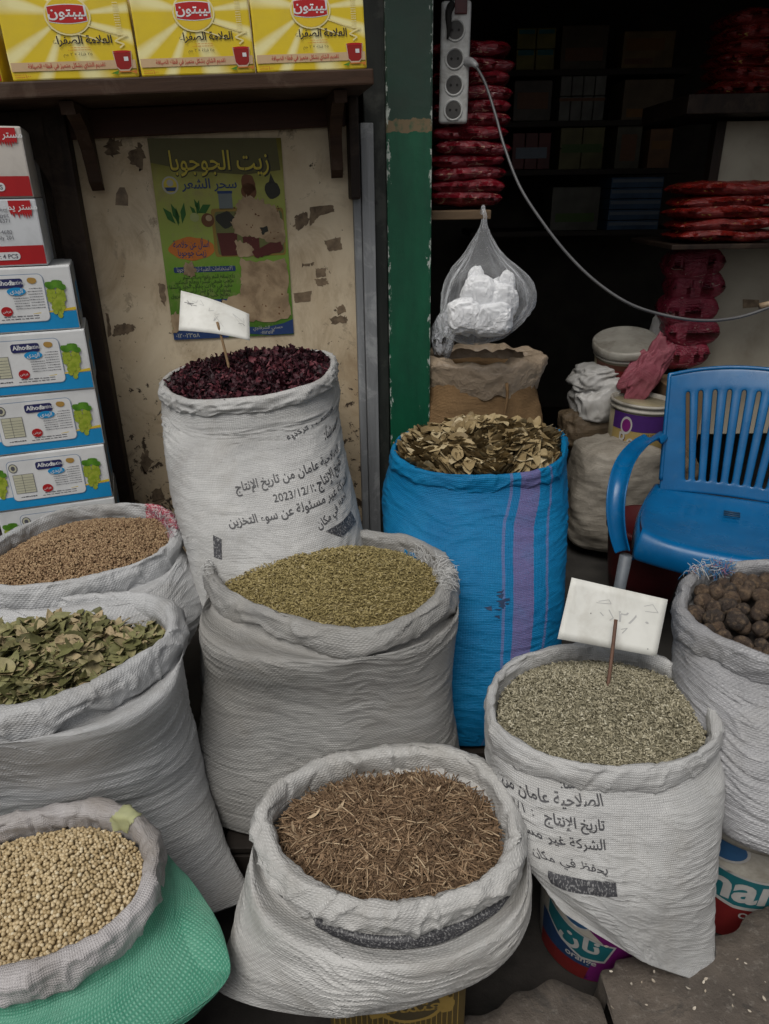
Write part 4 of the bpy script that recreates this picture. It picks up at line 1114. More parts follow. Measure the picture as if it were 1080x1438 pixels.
# angle and reach on the loop
La = f.L - f.c; la = np.arctan2(La[:, 1], La[:, 0]) % (2 * math.pi); lr = np.hypot(La[:, 0], La[:, 1]); o_ = np.argsort(la)
lim = np.interp(ang, la[o_], lr[o_], period=2 * math.pi); thl = np.interp(ang, la[o_], np.unwrap(TH[o_], period=2 * math.pi), period=2 * math.pi)
k_ = rr_ < lim * 1.02
P = f.at(TH[o_][np.clip(np.searchsorted(la[o_], ang[k_]), 0, NTH - 1)], rr_[k_] / lim[k_])
P[:, 0] = f.c[0] + allp[k_, 0]; P[:, 1] = f.c[1] + allp[k_, 1]
lay2 = RNG.random(len(P)) < 0.30
P[:, 2] += U(-0.001, 0.0015, len(P)); P[lay2, 2] += U(0.002, 0.0042, int(lay2.sum()))
n_ = len(P); sz = U(0.0029, 0.0037, n_)
h.scatter([ico(2)], P, rot_mats(n_, 0.8), np.stack([sz * U(1.0, 1.15, n_), sz, sz * U(0.9, 1.0, n_)], 1), RNG.random(n_))
stuff(h, 'soybeans', [varied('soy', [(0, (0.34, 0.25, 0.13)), (0.4, (0.46, 0.355, 0.20)), (0.9, (0.56, 0.45, 0.28)), (1, (0.62, 0.54, 0.38))], 0.45, 300, 0.08)], 'round cream soybeans heaped in the green sack, lower left', 'soybeans')
# bay leaves, standing like shingles in bundles
f = Fill(S9, 0.014, 0.02, 0.06, 0.010); h = Heap(); f.disc(h, 0, lower=0.02)
n_ = 1500; P = f.rand(n_, 0.98)
yaw = np.array([2.2 * noise.noise(Vector((p[0] * 7, p[1] * 7, 2))) * 2 + 0.4 for p in P]) + RNG.normal(0, 0.25, n_) + math.pi / 2
P[:, 2] += U(-0.012, 0.006, n_)
h.scatter([leaf_base(RNG.uniform(-0.10, 0.15), RNG.uniform(0.50, 0.66), RNG.uniform(0, 0.06), seed=s) for s in range(6)], P, rot_mats(n_, 0.16, yaw, 0.80), U(0.050, 0.080, n_), RNG.random(n_))
n_ = 200; P = f.rand(n_, 0.95); P[:, 2] += U(0.012, 0.026, n_)
h.scatter([leaf_base(RNG.uniform(-0.3, 0.4), RNG.uniform(0.42, 0.6), 0.1, seed=s) for s in range(6)], P, rot_mats(n_, 0.22), U(0.045, 0.07, n_), RNG.random(n_))
stuff(h, 'bay_leaves', [varied('bay', [(0, (0.13, 0.092, 0.043)), (0.5, (0.27, 0.20, 0.10)), (0.85, (0.38, 0.30, 0.165)), (1, (0.5, 0.42, 0.27))], 0.55, 90, 0.25)], 'dried tan bay leaves packed upright in the blue sack', 'leaves')

# ------------------------------------------------------------------ black limes, each its own
m_lime = []
for k in range(3):
    c = [(0.078, 0.054, 0.040), (0.105, 0.07, 0.047), (0.058, 0.043, 0.034)][k]
    m_lime.append(plain('lime_skin_%d' % k, c, tuple(x * 0.42 for x in c), 0.6, 3.2, 0.5, 0.15, dirt=(0.26, 0.18, 0.11), dirt_amt=0.45, dscale=1.6))
lime_me = []
for k in range(5):
    v, f_ = ico(3); v = v.copy()
    for i in range(len(v)):
        q = Vector(v[i]); d = 0.12 * noise.noise(q * 1.1 + Vector((k * 5, 0, 0))) + 0.06 * noise.noise(q * 3.2 + Vector((k * 7, 0, 0))) - 0.02 * (1 - abs(noise.noise(q * 5 + Vector((0, k * 3, 0)))) * 3)
        v[i] = v[i] * (1 + d); v[i, 2] *= 1.08
        if k % 2 == 0 and v[i, 2] > 1.0: v[i, 2] -= 0.12
    me = bpy.data.meshes.new('dried_lime'); me.from_pydata(v.tolist(), [], f_.tolist()); me.materials.append(m_lime[k % 3])
    me.polygons.foreach_set('use_smooth', np.ones(len(me.polygons), dtype=bool)); lime_me.append(me)
f8 = Fill(S8, 0.022, 0.045, 0.05, 0.004)
h = Heap(); f8.disc(h, 0, lower=0.03); stuff(h, 'lime_underlay', [plain('lime_underlay', (0.03, 0.024, 0.02), (0.015, 0.012, 0.01), 0.9, 60, 0.4)], 'dark sheet added under the black limes in the right sack to fill the gaps', 'underlay')  # dark base sheet added below the limes, darkens the gaps between them
placed = []
tries = RNG.uniform(0, 1, (6000, 2))
for a_t, r_t in tries:
    th, r_ = a_t * 2 * math.pi, math.sqrt(r_t) * 0.97
    p = f8.at(np.array([th]), np.array([r_]))[0]; rad_ = RNG.uniform(0.0135, 0.0215)
    px = proj(p)
    if px[0] > 1115: continue
    lay = 0
    near = [q for q, qr in placed if np.linalg.norm(q[:2] - p[:2]) < (rad_ + qr) * 0.86]
    if near:
        if len(placed) > 95 or RNG.random() < 0.9 or any(q[2] > p[2] + 0.004 for q in near): continue
        p[2] += 0.013
    placed.append((p, rad_))
for q, (p, rad_) in enumerate(placed):
    o = bpy.data.objects.new('dried_lime', lime_me[int(RNG.integers(5))]); COL.objects.link(o)
    o.location = p; o.scale = (rad_,) * 3; o.rotation_euler = tuple(RNG.uniform(0, 6.28, 3))
    tag(o, 'black dried lime heaped in the grey sack at the right edge', 'lime', 'black dried limes in the right sack')

# frayed cuffs
i_thr = plain('thread_white', (0.55, 0.55, 0.54), (0.42, 0.42, 0.41), 0.6, 60, 0); i_thb = plain('thread_blue', (0.04, 0.22, 0.45), (0.03, 0.15, 0.34), 0.5, 60, 0); i_thr_p = plain('thread_pink', (0.32, 0.16, 0.22), (0.3, 0.1, 0.14), 0.6, 60, 0)
fray(S2, 'frayed_threads', [(595, 780), (608, 788), (620, 796), (628, 806), (632, 815), (618, 805)], [i_thr], 150, 0.034, 0.006, along=(0.75, 0.1, -0.6))
fray(S2, 'frayed_threads', [(292, 800), (300, 788), (308, 778), (318, 770)], [i_thr], 90, 0.026, 0.004, along=(0.75, 0.1, 0.5))
fray(S8, 'frayed_threads', [(975, 800), (985, 790), (997, 790), (1008, 793), (1016, 800), (1003, 800)], [i_thb, i_thb, i_thr, i_thr_p], 190, 0.036, 0.012, label='loose blue and white threads of the torn cuff')
fray(S3, 'frayed_threads', [(215, 722), (226, 722), (238, 730), (246, 742), (232, 742), (222, 740)], [i_thr, i_thr_p], 120, 0.022, 0.005)
# red corner patch on the brown grain sack, drawn over the cuff
def cuff_patch(S, poly_px, mat, name, label=None, off=0.0016, pred=None):
    V = S.rim.reshape(-1, 3); pp = proj(V); Fr = S.rim_F
    px = np.array(poly_px, float); inside = np.zeros(len(V), bool); j = len(px) - 1
    for i in range(len(px)):
        a, b = px[i], px[j]
        cnd = ((a[1] > pp[:, 1]) != (b[1] > pp[:, 1])) & (pp[:, 0] < (b[0] - a[0]) * (pp[:, 1] - a[1]) / (b[1] - a[1] + 1e-9) + a[0]); inside ^= cnd; j = i
    F2 = Fr[inside[Fr].all(1)]
    me_n = np.zeros_like(V)
    fn_ = np.cross(V[Fr[:, 2]] - V[Fr[:, 0]], V[Fr[:, 3]] - V[Fr[:, 1]])
    for k in range(4): np.add.at(me_n, Fr[:, k], fn_)
    me_n /= np.linalg.norm(me_n, axis=1)[:, None] + 1e-12
    cen = S.loop[np.repeat(np.arange(NTH), S.rim.shape[1])] - np.array([0, 0, 0.02])
    if ((V - cen) * me_n).sum() < 0: me_n = -me_n
    idx, inv = np.unique(F2, return_inverse=True)
    o = mesh_obj(name, V[idx] + me_n[idx] * off, inv.reshape(-1, 4), mat, S.root)
    if label: o['label'] = label
    return o
def net_mat(name, c, c2):
    m, N, L, b = newmat(name); v = coord(N)
    o = mixc(N, L, ramp(N, L, nz(N, L, scaled(N, L, v, (1, 1, 3)), 130, 3, 0.6), [(0.5, 0.0), (0.58, 1.0)]), c, c2)
    L.new(o, b.inputs['Base Color']); b.inputs['Roughness'].default_value = 0.55; bump(N, L, b, nz(N, L, v, 130, 3), 0.5, 0.003); return m
cuff_patch(S3, [(203, 700), (240, 700), (256, 722), (258, 748), (240, 742), (222, 738), (206, 745)], net_mat('red_net', (0.30, 0.035, 0.06), (0.48, 0.38, 0.38)), 'red_corner', 'red woven corner patch')
cuff_patch(S5, [(150, 1150), (180, 1125), (205, 1128), (214, 1140), (192, 1150), (180, 1170), (160, 1168)], plain('yellow_green_patch', (0.36, 0.37, 0.19), (0.3, 0.31, 0.17), 0.6, 60, 0.3), 'patch', 'yellow green patch on the liner')

# ------------------------------------------------------------------ price cards
m_card = plain('card', (0.66, 0.66, 0.62), (0.58, 0.58, 0.54), 0.55, 18, 0.06, 0.002, dirt=(0.42, 0.40, 0.35), dirt_amt=0.35, dscale=16)
m_stick = wood('stick_wood', (0.26, 0.17, 0.09), (0.17, 0.11, 0.06), (20, 20, 2), 0.6)
m_stick2 = wood('stick_red', (0.14, 0.075, 0.05), (0.09, 0.05, 0.035), (20, 20, 2), 0.6)
i_faint = ink('faint_grey', (0.42, 0.42, 0.41)); i_faint2 = ink('faint_dark', (0.16, 0.16, 0.16))
def card(name, label, corners, stick_a, stick_b, ms, bend, marks, front):
    """corners: 4 world points TL TR BR BL"""
    c = np.array(corners); nx, ny = 16, 8; V = []; F = []
    n_ = np.cross(c[1] - c[0], c[3] - c[0]); n_ /= np.linalg.norm(n_)
    if n_[1] > 0: n_ = -n_
    def pt(u, v): return (c[0] * (1 - u) + c[1] * u) * (1 - v) + (c[3] * (1 - u) + c[2] * u) * v + n_ * bend * math.sin(math.pi * u) 
    root = thing(name, label, 'price card', tuple(stick_b))
    for s in (0, 1):
        for j in range(ny + 1):
            for i in range(nx + 1): V.append(pt(i / nx, j / ny) - n_ * 0.0012 * s)
    k = (nx + 1) * (ny + 1)
    for j in range(ny):
        for i in range(nx):
            a = j * (nx + 1) + i; F.append((a, a + 1, a + nx + 2, a + nx + 1)); F.append((k + a, k + a + nx + 1, k + a + nx + 2, k + a + 1))
    bd = [i for i in range(nx + 1)] + [j * (nx + 1) + nx for j in range(1, ny + 1)] + [ny * (nx + 1) + i for i in range(nx - 1, -1, -1)] + [j * (nx + 1) for j in range(ny - 1, 0, -1)]
    for a, b in zip(bd, bd[1:] + bd[:1]): F.append((a, k + a, k + b, b))
    mesh_obj('card', V, F, m_card, root)
    mb = MB(); mb.tube(catmull([stick_a, (stick_a * 0.5 + stick_b * 0.5) + np.array([0.001, 0, 0]), stick_b], 8), 0.0028, 6, sx=1.3); mb.build('stick', ms, root)
    def fn(uv, off): return np.array([pt(u, 1 - v) + n_ * off for u, v in uv])
    P = Print(fn, off=0.0006); marks(P); P.build('faint_writing', root)
def marks1(P):
    P.line([(0.06, 0.72), (0.2, 0.74), (0.1, 0.70), (0.24, 0.69)], 0.012, i_faint2); P.line([(0.1, 0.78), (0.17, 0.66)], 0.01, i_faint2)
    for k in range(9):
        x, y = RNG.uniform(0.15, 0.85), RNG.uniform(0.35, 0.85)
        P.line([(x, y), (x + RNG.normal(0, 0.05), y + RNG.normal(0, 0.09)), (x + RNG.normal(0.04, 0.05), y + RNG.normal(0, 0.09))], 0.006, i_faint)
    P.line([(0.84, 0.5), (0.9, 0.54), (0.93, 0.48)], 0.01, i_faint2)
def marks2(P):
    P.line([(0.32, 0.72), (0.42, 0.78), (0.45, 0.72), (0.30, 0.69)], 0.008, i_faint); P.line([(0.78, 0.80), (0.86, 0.86), (0.93, 0.74), (0.80, 0.72)], 0.008, i_faint)
    P.text('٢٨٠', 0.70, 0.46, 0.26, i_faint, 0, 'C')
    P.line([(0.44, 0.62), (0.5, 0.5), (0.47, 0.45)], 0.012, i_faint); P.line([(0.36, 0.55), (0.40, 0.5)], 0.012, i_faint)
    P.line([(0.60, 0.34), (0.66, 0.38), (0.62, 0.28)], 0.01, i_faint); P.ell(0.27, 0.5, 0.006, 0.012, i_faint2); P.ell(0.9, 0.1, 0.006, 0.01, i_faint2)
card('price_card', 'bent white price card on a stick in the dark red petals', [W(254, 408, 1.80), W(350, 441, 1.82), W(351, 478, 1.80), W(251, 464, 1.78)], W(305, 452, 1.782), W(323, 522, 1.80), m_stick, 0.012, marks1, False)
card('price_card', 'blank cream price card on a stick in the grey green herb', [W(803, 811, 1.45), W(938, 842, 1.45), W(922, 922, 1.44), W(783, 897, 1.44)], W(865, 870, 1.42), W(850, 990, 1.385), m_stick2, -0.002, marks2, True)

# ================================================================== CARTONS AND TEA BOXES
def carton_mesh(wd, dp, ht, bulge=0.0, seed=0):
    bm = bmesh.new(); add_box(bm, -wd / 2, wd / 2, 0, dp, 0, ht, 0.004, 2)
    bmesh.ops.subdivide_edges(bm, edges=[e for e in bm.edges if e.calc_length() > 0.05], cuts=7, use_grid_fill=True)
    for v in bm.verts:
        a = max(0, 1 - (2 * v.co.x / wd) ** 2) * max(0, 1 - (2 * (v.co.z - ht / 2) / ht) ** 2)
        if v.co.y < dp * 0.2: v.co.y -= bulge * a
        v.co += Vector((noise.noise(v.co * 9 + Vector((seed, 0, 0))), noise.noise(v.co * 9 + Vector((0, seed, 0))), noise.noise(v.co * 9 + Vector((0, 0, seed))))) * 0.0012
    return bm
def front_fn(wd, ht, bulge):
    def fn(uv, off):
        a = np.clip(1 - (2 * uv[:, 0] / wd) ** 2, 0, 1) * np.clip(1 - (2 * (uv[:, 1] - ht / 2) / ht) ** 2, 0, 1)
        return np.stack([uv[:, 0], -bulge * a - off - 0.0012, uv[:, 1]], 1)
    return fn
def paint(name, c, rough=0.45, c2=None, scale=8): return plain('pr_' + name, c, c2 or tuple(x * 0.9 for x in c), rough, scale, 0.05, 0.001, dirt=tuple(x * 0.6 for x in c), dirt_amt=0.25, dscale=12)
k_white = paint('white', (0.68, 0.69, 0.69)); k_blue = paint('cyan_blue', (0.010, 0.27, 0.58)); k_navy = paint('navy', (0.02, 0.022, 0.10)); k_yel = paint('yellow', (0.72, 0.52, 0.04))
k_red = paint('red', (0.42, 0.012, 0.015)); k_cream = paint('cream', (0.55, 0.54, 0.40)); k_ltx = paint('grey_text', (0.10, 0.10, 0.12)); k_grape = paint('grape', (0.36, 0.42, 0.05), c2=(0.22, 0.30, 0.02), scale=90); k_leafg = paint('grape_leaf', (0.10, 0.26, 0.02), c2=(0.05, 0.16, 0.01), scale=60)
k_label = paint('label', (0.72, 0.73, 0.73)); k_edge = paint('label_edge', (0.22, 0.30, 0.42)); k_tan = paint('tan_fruit', (0.42, 0.25, 0.06)); k_side = paint('grey_side', (0.30, 0.33, 0.36))
def lines_of_text(P, x0, x1, y0, y1, n, m, rag=0.25, th=0.0016, layer=3, words=True):
    for k in range(n):
        y = y1 - (k + 0.5) * (y1 - y0) / n; x = x1; xe = x0 + (x1 - x0) * rag * RNG.random() * (0.4 if k else 1)
        while x > xe:
            l = (x1 - x0) * RNG.uniform(0.06, 0.16); P.rect(max(x - l, xe), y - th * RNG.uniform(0.35, 0.6), x, y + th * RNG.uniform(0.2, 0.6), m, layer); x -= l + (x1 - x0) * 0.025
def grapes(P, cx, cy, s, layer=2):
    for r_, row in enumerate([4, 4, 4, 3, 3, 2, 1]):
        for k in range(row): P.ell(cx + (k - (row - 1) / 2) * s * 0.82 + RNG.normal(0, s * 0.08), cy - r_ * s * 0.74, s * 0.5, s * 0.54, k_grape, layer + (r_ + k) % 3, 10)
    for dx, dy, r_ in ((-0.9, 1.1, 1.0), (0.4, 1.3, 1.1), (1.2, 0.7, 0.8)): P.ell(cx + dx * s, cy + dy * s, s * r_, s * r_ * 0.75, k_leafg, layer + 3, 11, 0.16)
BW, BD, BH = 0.300, 0.22, 0.146
def grape_box(label):
    t = thing('carton', label, 'carton', group='blue and white cartons stacked at the left')
    bm_obj('box', carton_mesh(BW, BD, BH, 0.002, 3), k_white, t)
    P = Print(front_fn(BW, BH, 0.002))
    h_, x0, x1 = BH, -BW / 2 + 0.003, BW / 2 - 0.003
    P.poly([(x0, 0.004), (x1, 0.004), (x1, h_ * 0.30), (x0, h_ * 0.24)], k_blue)
    P.poly([(x1 - 0.10, h_ * 0.285), (x1, h_ * 0.315), (x1, h_ * 0.36), (x1 - 0.10, h_ * 0.29)], k_yel, 1)
    P.rect(-0.098, h_ * 0.16, 0.085, h_ * 0.90, k_edge, 1, 0.012); P.rect(-0.0965, h_ * 0.17, 0.0835, h_ * 0.89, k_label, 2, 0.011)
    P.rect(-0.028, h_ * 0.70, 0.038, h_ * 0.84, k_navy, 4, 0.006); P.text('Alhoda', -0.024, h_ * 0.745, 0.015, k_label, 5, bold=0.02); P.text('Ratina', 0.010, h_ * 0.75, 0.013, k_label, 5)
    P.ell(0.020, h_ * 0.645, 0.021, 0.009, k_blue, 6); P.text('الهدى', 0.020, h_ * 0.62, 0.013, k_label, 7, 'C', 0.01)
    P.ell(0.058, h_ * 0.80, 0.011, 0.007, k_tan, 4, 12, 0.1); P.ell(-0.010, h_ * 0.345, 0.013, 0.011, k_red, 4); P.text('عرض', -0.010, h_ * 0.33, 0.009, k_label, 5, 'C')
    P.rect(-0.088, h_ * 0.30, -0.038, h_ * 0.65, k_ltx, 3); P.rect(-0.087, h_ * 0.307, -0.039, h_ * 0.643, k_cream, 4)
    for k in range(6): P.rect(-0.086, h_ * (0.345 + k * 0.048), -0.040, h_ * (0.350 + k * 0.048), k_ltx, 5)
    P.rect(-0.066, h_ * 0.307, -0.065, h_ * 0.643, k_ltx, 5)
    P.ell(-0.083, h_ * 0.77, 0.011, 0.012, k_ltx, 3); P.ell(-0.083, h_ * 0.77, 0.009, 0.010, k_cream, 4); P.ell(-0.083, h_ * 0.77, 0.005, 0.006, k_ltx, 5)
    lines_of_text(P, 0.044, 0.078, h_ * 0.36, h_ * 0.70, 8, k_ltx, 0.3, 0.0015)
    lines_of_text(P, 0.008, 0.044, h_ * 0.36, h_ * 0.56, 5, k_ltx, 0.3, 0.0015)
    lines_of_text(P, -0.030, 0.060, h_ * 0.20, h_ * 0.28, 2, k_ltx, 0.2, 0.0018); lines_of_text(P, -0.088, -0.04, h_ * 0.2, h_ * 0.26, 1, k_ltx, 0.2, 0.003)
    grapes(P, 0.108, h_ * 0.62, 0.0125); grapes(P, -0.124, h_ * 0.62, 0.0115)
    P.build('printed_front', t, local=True)
    Q = Print(lambda uv, off: np.stack([np.full(len(uv), BW / 2 + 0.0012 + off), uv[:, 0], uv[:, 1]], 1)); Q.rect(0.004, 0.004, BD - 0.004, BH - 0.004, k_side, 0); Q.rect(0.08, 0.03, 0.16, 0.10, k_blue, 1); Q.build('printed_side', t, local=True)
    return t
CS = 0.35; CA = math.atan(CS)
cux = np.array([math.cos(CA), math.sin(CA), 0]); cn = np.array([math.sin(CA), -math.cos(CA), 0])
C0 = np.array([-0.75, 1.86, 0.0])
right_edges = [(97, 372), (119, 467), (134, 549), (146, 626), (160, 697)]
nm = ['topmost of the blue and white grape cartons, right under the red and white ones', 'second grape carton from the top of the blue and white stack', 'third grape carton from the top of the blue and white stack', 'fourth grape carton from the top, just above the partly hidden one', 'lowest grape carton of the blue and white stack, half behind the grain sack']
proto = None
tops = [Wpl(a, b, C0, cn) for a, b in right_edges]
zt0 = tops[0][2]; pitch = (tops[0][2] - tops[4][2]) / 4
BHs = pitch / (BH + 0.0012)
for k in range(5):
    o = grape_box(nm[0]) if k == 0 else dup(proto, label=nm[k])
    proto = proto or o
    base = tops[k] - cux * BW / 2; jit = RNG.normal(0, 0.002)
    o.location = (base[0] + cn[0] * jit, base[1] + cn[1] * jit, zt0 - pitch * (k + 1)); o.rotation_euler.z = CA + RNG.normal(0, 0.012); o.scale = (1, 1, BHs)
zb = zt0 - pitch * 5
# dark plinth under the cartons
o = box_obj('plinth', (-BW / 2 - 0.12, BW / 2 + 0.0, 0.0, BD + 0.02, 0.0, zb - 0.002), m_crate); bb = tops[2] - cux * BW / 2; o.location = (bb[0], bb[1], 0); o.rotation_euler.z = CA
tag(o, 'dark wooden plinth under the blue and white cartons', 'plinth')
# red and white cartons
k_pinkish = paint('blush_white', (0.58, 0.54, 0.49)); k_rw = paint('clean_white', (0.62, 0.64, 0.66))
def drip(P, x0, x1, y1, hgt, layer):
    pts = [(x0, y1), (x1, y1), (x1, y1 - hgt * 0.75)]; n_ = 9
    for k in range(n_):
        x = x1 - (x1 - x0) * (k + 0.5) / n_; pts += [(x + 0.002, y1 - hgt * RNG.uniform(0.7, 0.8)), (x, y1 - hgt * RNG.uniform(0.85, 1.15))]
    pts.append((x0, y1 - hgt * 0.7)); P.poly(pts[::-1], k_red, layer)
def red_box(label, upper):
    wd, dp = 0.32, 0.22; ht = 0.150
    t = thing('carton', label, 'carton', group='red and white cartons on top of the stack')
    bm_obj('box', carton_mesh(wd, dp, ht, 0.002, 5), k_pinkish if upper else k_rw, t)
    P = Print(front_fn(wd, ht, 0.002)); x0, x1 = -wd / 2 + 0.003, wd / 2 - 0.003
    P.rect(x0, 0.004, x1, ht * 0.31, k_red)
    drip(P, x1 - 0.058, x1 - 0.010, ht - 0.004, 0.036, 1); P.text('مستر يمز', x1 - 0.034, ht - 0.024, 0.020, k_label, 2, 'C', 0.01)
    P.rect(x1 - 0.125, ht * 0.10, x1 - 0.055, ht * 0.22, k_label, 2, 0.008)
    P.text('Qty : 4 PCS', x1 - 0.060, ht * 0.125, 0.0135, k_ltx, 3, 'R', 0.02)
    if not upper:
        for q, tx in enumerate(['Importer and Packer', '10, Cairo, Egypt', 'Tel: 01001716371', '', '0862-4680', 'Sample use only 201']):
            if tx: P.text(tx, x1 - 0.062, ht * (0.82 - q * 0.082), 0.012, k_ltx, 3, 'R')
    P.build('printed_front', t, local=True); return t
for upper, (tr, br), lab in ((False, ((51, 291), (68, 371)), 'lower red and white carton with small print, resting on the grape cartons'), (True, ((34, 203), (51, 290)), 'topmost red and white carton with a blush front, under the dark arch')):
    a = Wpl(*tr, C0 - cn * 0.01, cn); b = Wpl(*br, C0 - cn * 0.01, cn)
    o = red_box(lab, upper); zb_ = zt0 + 0.001 + (0.1512 if upper else 0); c = b - cux * 0.16
    o.location = (c[0], c[1], zb_); o.rotation_euler.z = CA

# tea boxes
k_tea = None
def tea_yellow():
    m, N, L, b = newmat('tea_yellow'); v = coord(N)
    sp = N.new('ShaderNodeSeparateXYZ'); L.new(v, sp.inputs[0])
    ang = math_(N, L, 'ARCTAN2', math_(N, L, 'SUBTRACT', sp.outputs[2], 0.150), sp.outputs[0])
    sn = math_(N, L, 'SINE', math_(N, L, 'ADD', math_(N, L, 'MULTIPLY', ang, 9.0), math_(N, L, 'MULTIPLY', math_(N, L, 'SINE', math_(N, L, 'MULTIPLY', ang, 3.0)), 1.4)))
    o = mixc(N, L, ramp(N, L, sn, [(0.1, 0.0), (0.95, 0.85)]), (0.72, 0.53, 0.015), (0.90, 0.84, 0.45))
    o = mixc(N, L, ramp(N, L, nz(N, L, v, 14, 6), [(0.45, 0.0), (0.7, 0.3)]), o, (0.45, 0.33, 0.05))
    L.new(o, b.inputs['Base Color']); b.inputs['Roughness'].default_value = 0.4; bump(N, L, b, nz(N, L, v, 8, 3), 0.1, 0.004); return m
k_tea = tea_yellow(); k_pale = paint('pale_yellow', (0.82, 0.72, 0.35)); k_pink = paint('strip_pink', (0.60, 0.42, 0.24)); k_tred = paint('tea_red', (0.46, 0.012, 0.012)); k_tblk = ink('tea_black', (0.02, 0.015, 0.02)); k_cup = paint('cup_red', (0.30, 0.012, 0.008)); k_oran = paint('orange', (0.60, 0.20, 0.03)); k_glass = paint('cup_glass', (0.62, 0.45, 0.33))
TW, TH_, TD = 0.262, 0.195, 0.11
def tea_box(label):
    t = thing('tea_box', label, 'tea box', group='yellow tea boxes on the shelf')
    bm_obj('box', carton_mesh(TW, TD, TH_, 0.001, 9), k_tea, t)
    P = Print(front_fn(TW, TH_, 0.001))
    def arc(cx, cy, r0, r1, a0, a1, m, ly): 
        n_ = 22; A = [R(a0 + (a1 - a0) * k / n_) for k in range(n_ + 1)]
        P.poly([(cx + r1 * math.cos(a), cy + r1 * math.sin(a)) for a in A] + [(cx + r0 * math.cos(a), cy + r0 * math.sin(a)) for a in A[::-1]], m, ly)
    P.ell(0.006, 0.150, 0.047, 0.047, k_pale, 1); P.ell(0.006, 0.150, 0.043, 0.043, paint('sun_yellow', (0.74, 0.52, 0.02)), 2)
    w0 = 0.038
    top = [(0.006 + w0 * q, 0.158 + 0.010 - 0.004 * q * q + 0.006) for q in np.linspace(1, -1, 12)]; botm = [(0.006 + w0 * q, 0.137 - 0.005 * (1 - q * q)) for q in np.linspace(-1, 1, 12)]
    P.poly([(x * 1.03, y + 0.002 * (1 if y > 0.15 else -1)) for x, y in top + botm], k_label, 3); P.poly(top + botm, k_tred, 4)
    P.text('ليبتون', 0.006, 0.147, 0.032, k_label, 5, 'C', 0.02)
    P.text('العلامة الصفراء', 0.026, 0.084, 0.026, k_tblk, 3, 'C', 0.022, wfit=0.122)
    lines_of_text(P, -0.012, 0.040, 0.066, 0.078, 2, k_oran, 0.3, 0.0013); P.text('٢٥ فتلة × ٢ جم', 0.012, 0.056, 0.010, k_tblk, 3, 'C')
    P.rect(-TW / 2 + 0.003, 0.022, TW / 2 - 0.003, 0.043, k_pink, 1); P.text('تقديم الشاي بشكل متميز في قطاع الضيافة', 0.064, 0.029, 0.0145, k_tred, 3, 'R', 0.008, wfit=0.158)
    P.text('١٠٠', -TW / 2 + 0.028, 0.006, 0.014, k_oran, 3, bold=0.01); lines_of_text(P, -TW / 2 + 0.006, -TW / 2 + 0.026, 0.005, 0.017, 2, k_oran, 0.1, 0.0022)
    # cup of tea
    cx, cy = 0.103, 0.014
    P.poly([(cx - 0.020, cy + 0.050), (cx + 0.020, cy + 0.050), (cx + 0.017, cy + 0.012), (cx + 0.010, cy + 0.002), (cx - 0.010, cy + 0.002), (cx - 0.017, cy + 0.012)], k_glass, 4)
    P.poly([(cx - 0.018, cy + 0.046), (cx + 0.018, cy + 0.046), (cx + 0.0155, cy + 0.013), (cx + 0.009, cy + 0.006), (cx - 0.009, cy + 0.006), (cx - 0.0155, cy + 0.013)], k_cup, 5)
    P.rect(cx + 0.002, cy + 0.026, cx + 0.011, cy + 0.036, k_label, 6); P.ell(cx, cy + 0.0485, 0.019, 0.003, k_tred, 6); P.rect(cx - 0.014, cy - 0.001, cx + 0.014, cy + 0.002, k_oran, 4)
    P.poly([(cx - 0.03, cy - 0.003), (cx - 0.012, cy + 0.004), (cx - 0.016, cy - 0.006)], k_leafg, 5); P.poly([(cx + 0.024, cy - 0.006), (cx + 0.012, cy + 0.001), (cx + 0.026, cy + 0.004)], k_oran, 5)
    # steam swirl
    P.line([(cx - 0.002, cy + 0.058), (cx + 0.008, cy + 0.066), (cx - 0.010, cy + 0.074), (cx + 0.004, cy + 0.082), (cx + 0.018, cy + 0.088)], 0.0035, k_pale, 2)
    P.line([(cx - 0.030, 0.086), (cx - 0.06, 0.098), (cx - 0.10, 0.112)], 0.003, k_pale, 1); P.line([(cx + 0.018, 0.10), (cx - 0.02, 0.11), (cx - 0.06, 0.125)], 0.003, k_pale, 1)
    lines_of_text(P, cx - 0.004, cx + 0.008, 0.10, 0.18, 14, k_pale, 0.1, 0.003, 2)
    P.build('printed_front', t, local=True); return t
tl = ['leftmost of the three yellow tea boxes on the shelf', 'middle yellow tea box on the shelf', 'rightmost yellow tea box on the shelf, nearest the green post']
proto = None
for k, (xa, xb, y) in enumerate(((18, 197, 112), (199, 360, 108), (361, 516, 104))):
    sa, _ = wl(xa, y, SD - 0.015); sb, _ = wl(xb, y, SD - 0.015); sm = (sa + sb) / 2
    o = tea_box(tl[0]) if k == 0 else dup(proto, label=tl[k]); proto = proto or o
    o.location = on_shelf(sm, SB + 0.0015) + UN * (SD - 0.015); o.rotation_euler = (0, -math.atan(SL), WA + (0.02, 0, -0.015)[k]); o.scale = ((sb - sa) / TW * 0.995, 1, 0.80)
# partly seen red and yellow box left of them
t = thing('tea_box', 'red based yellow box cut off at the upper left corner', 'tea box'); bm_obj('box', carton_mesh(0.2, 0.1, 0.18, 0.001, 2), k_tea, t)
P = Print(front_fn(0.2, 0.18, 0.001)); P.poly([(-0.095, 0.004), (0.097, 0.004), (0.097, 0.05), (-0.095, 0.075)], k_tred); P.poly([(-0.095, 0.075), (0.097, 0.05), (0.097, 0.058), (-0.095, 0.09)], k_oran, 1); P.build('printed_front', t, local=True)
s_, _ = wl(14, 112, SD - 0.04); t.location = on_shelf(s_ - 0.112, SB + 0.0015) + UN * (SD - 0.03); t.rotation_euler = (0, -math.atan(SL), WA)

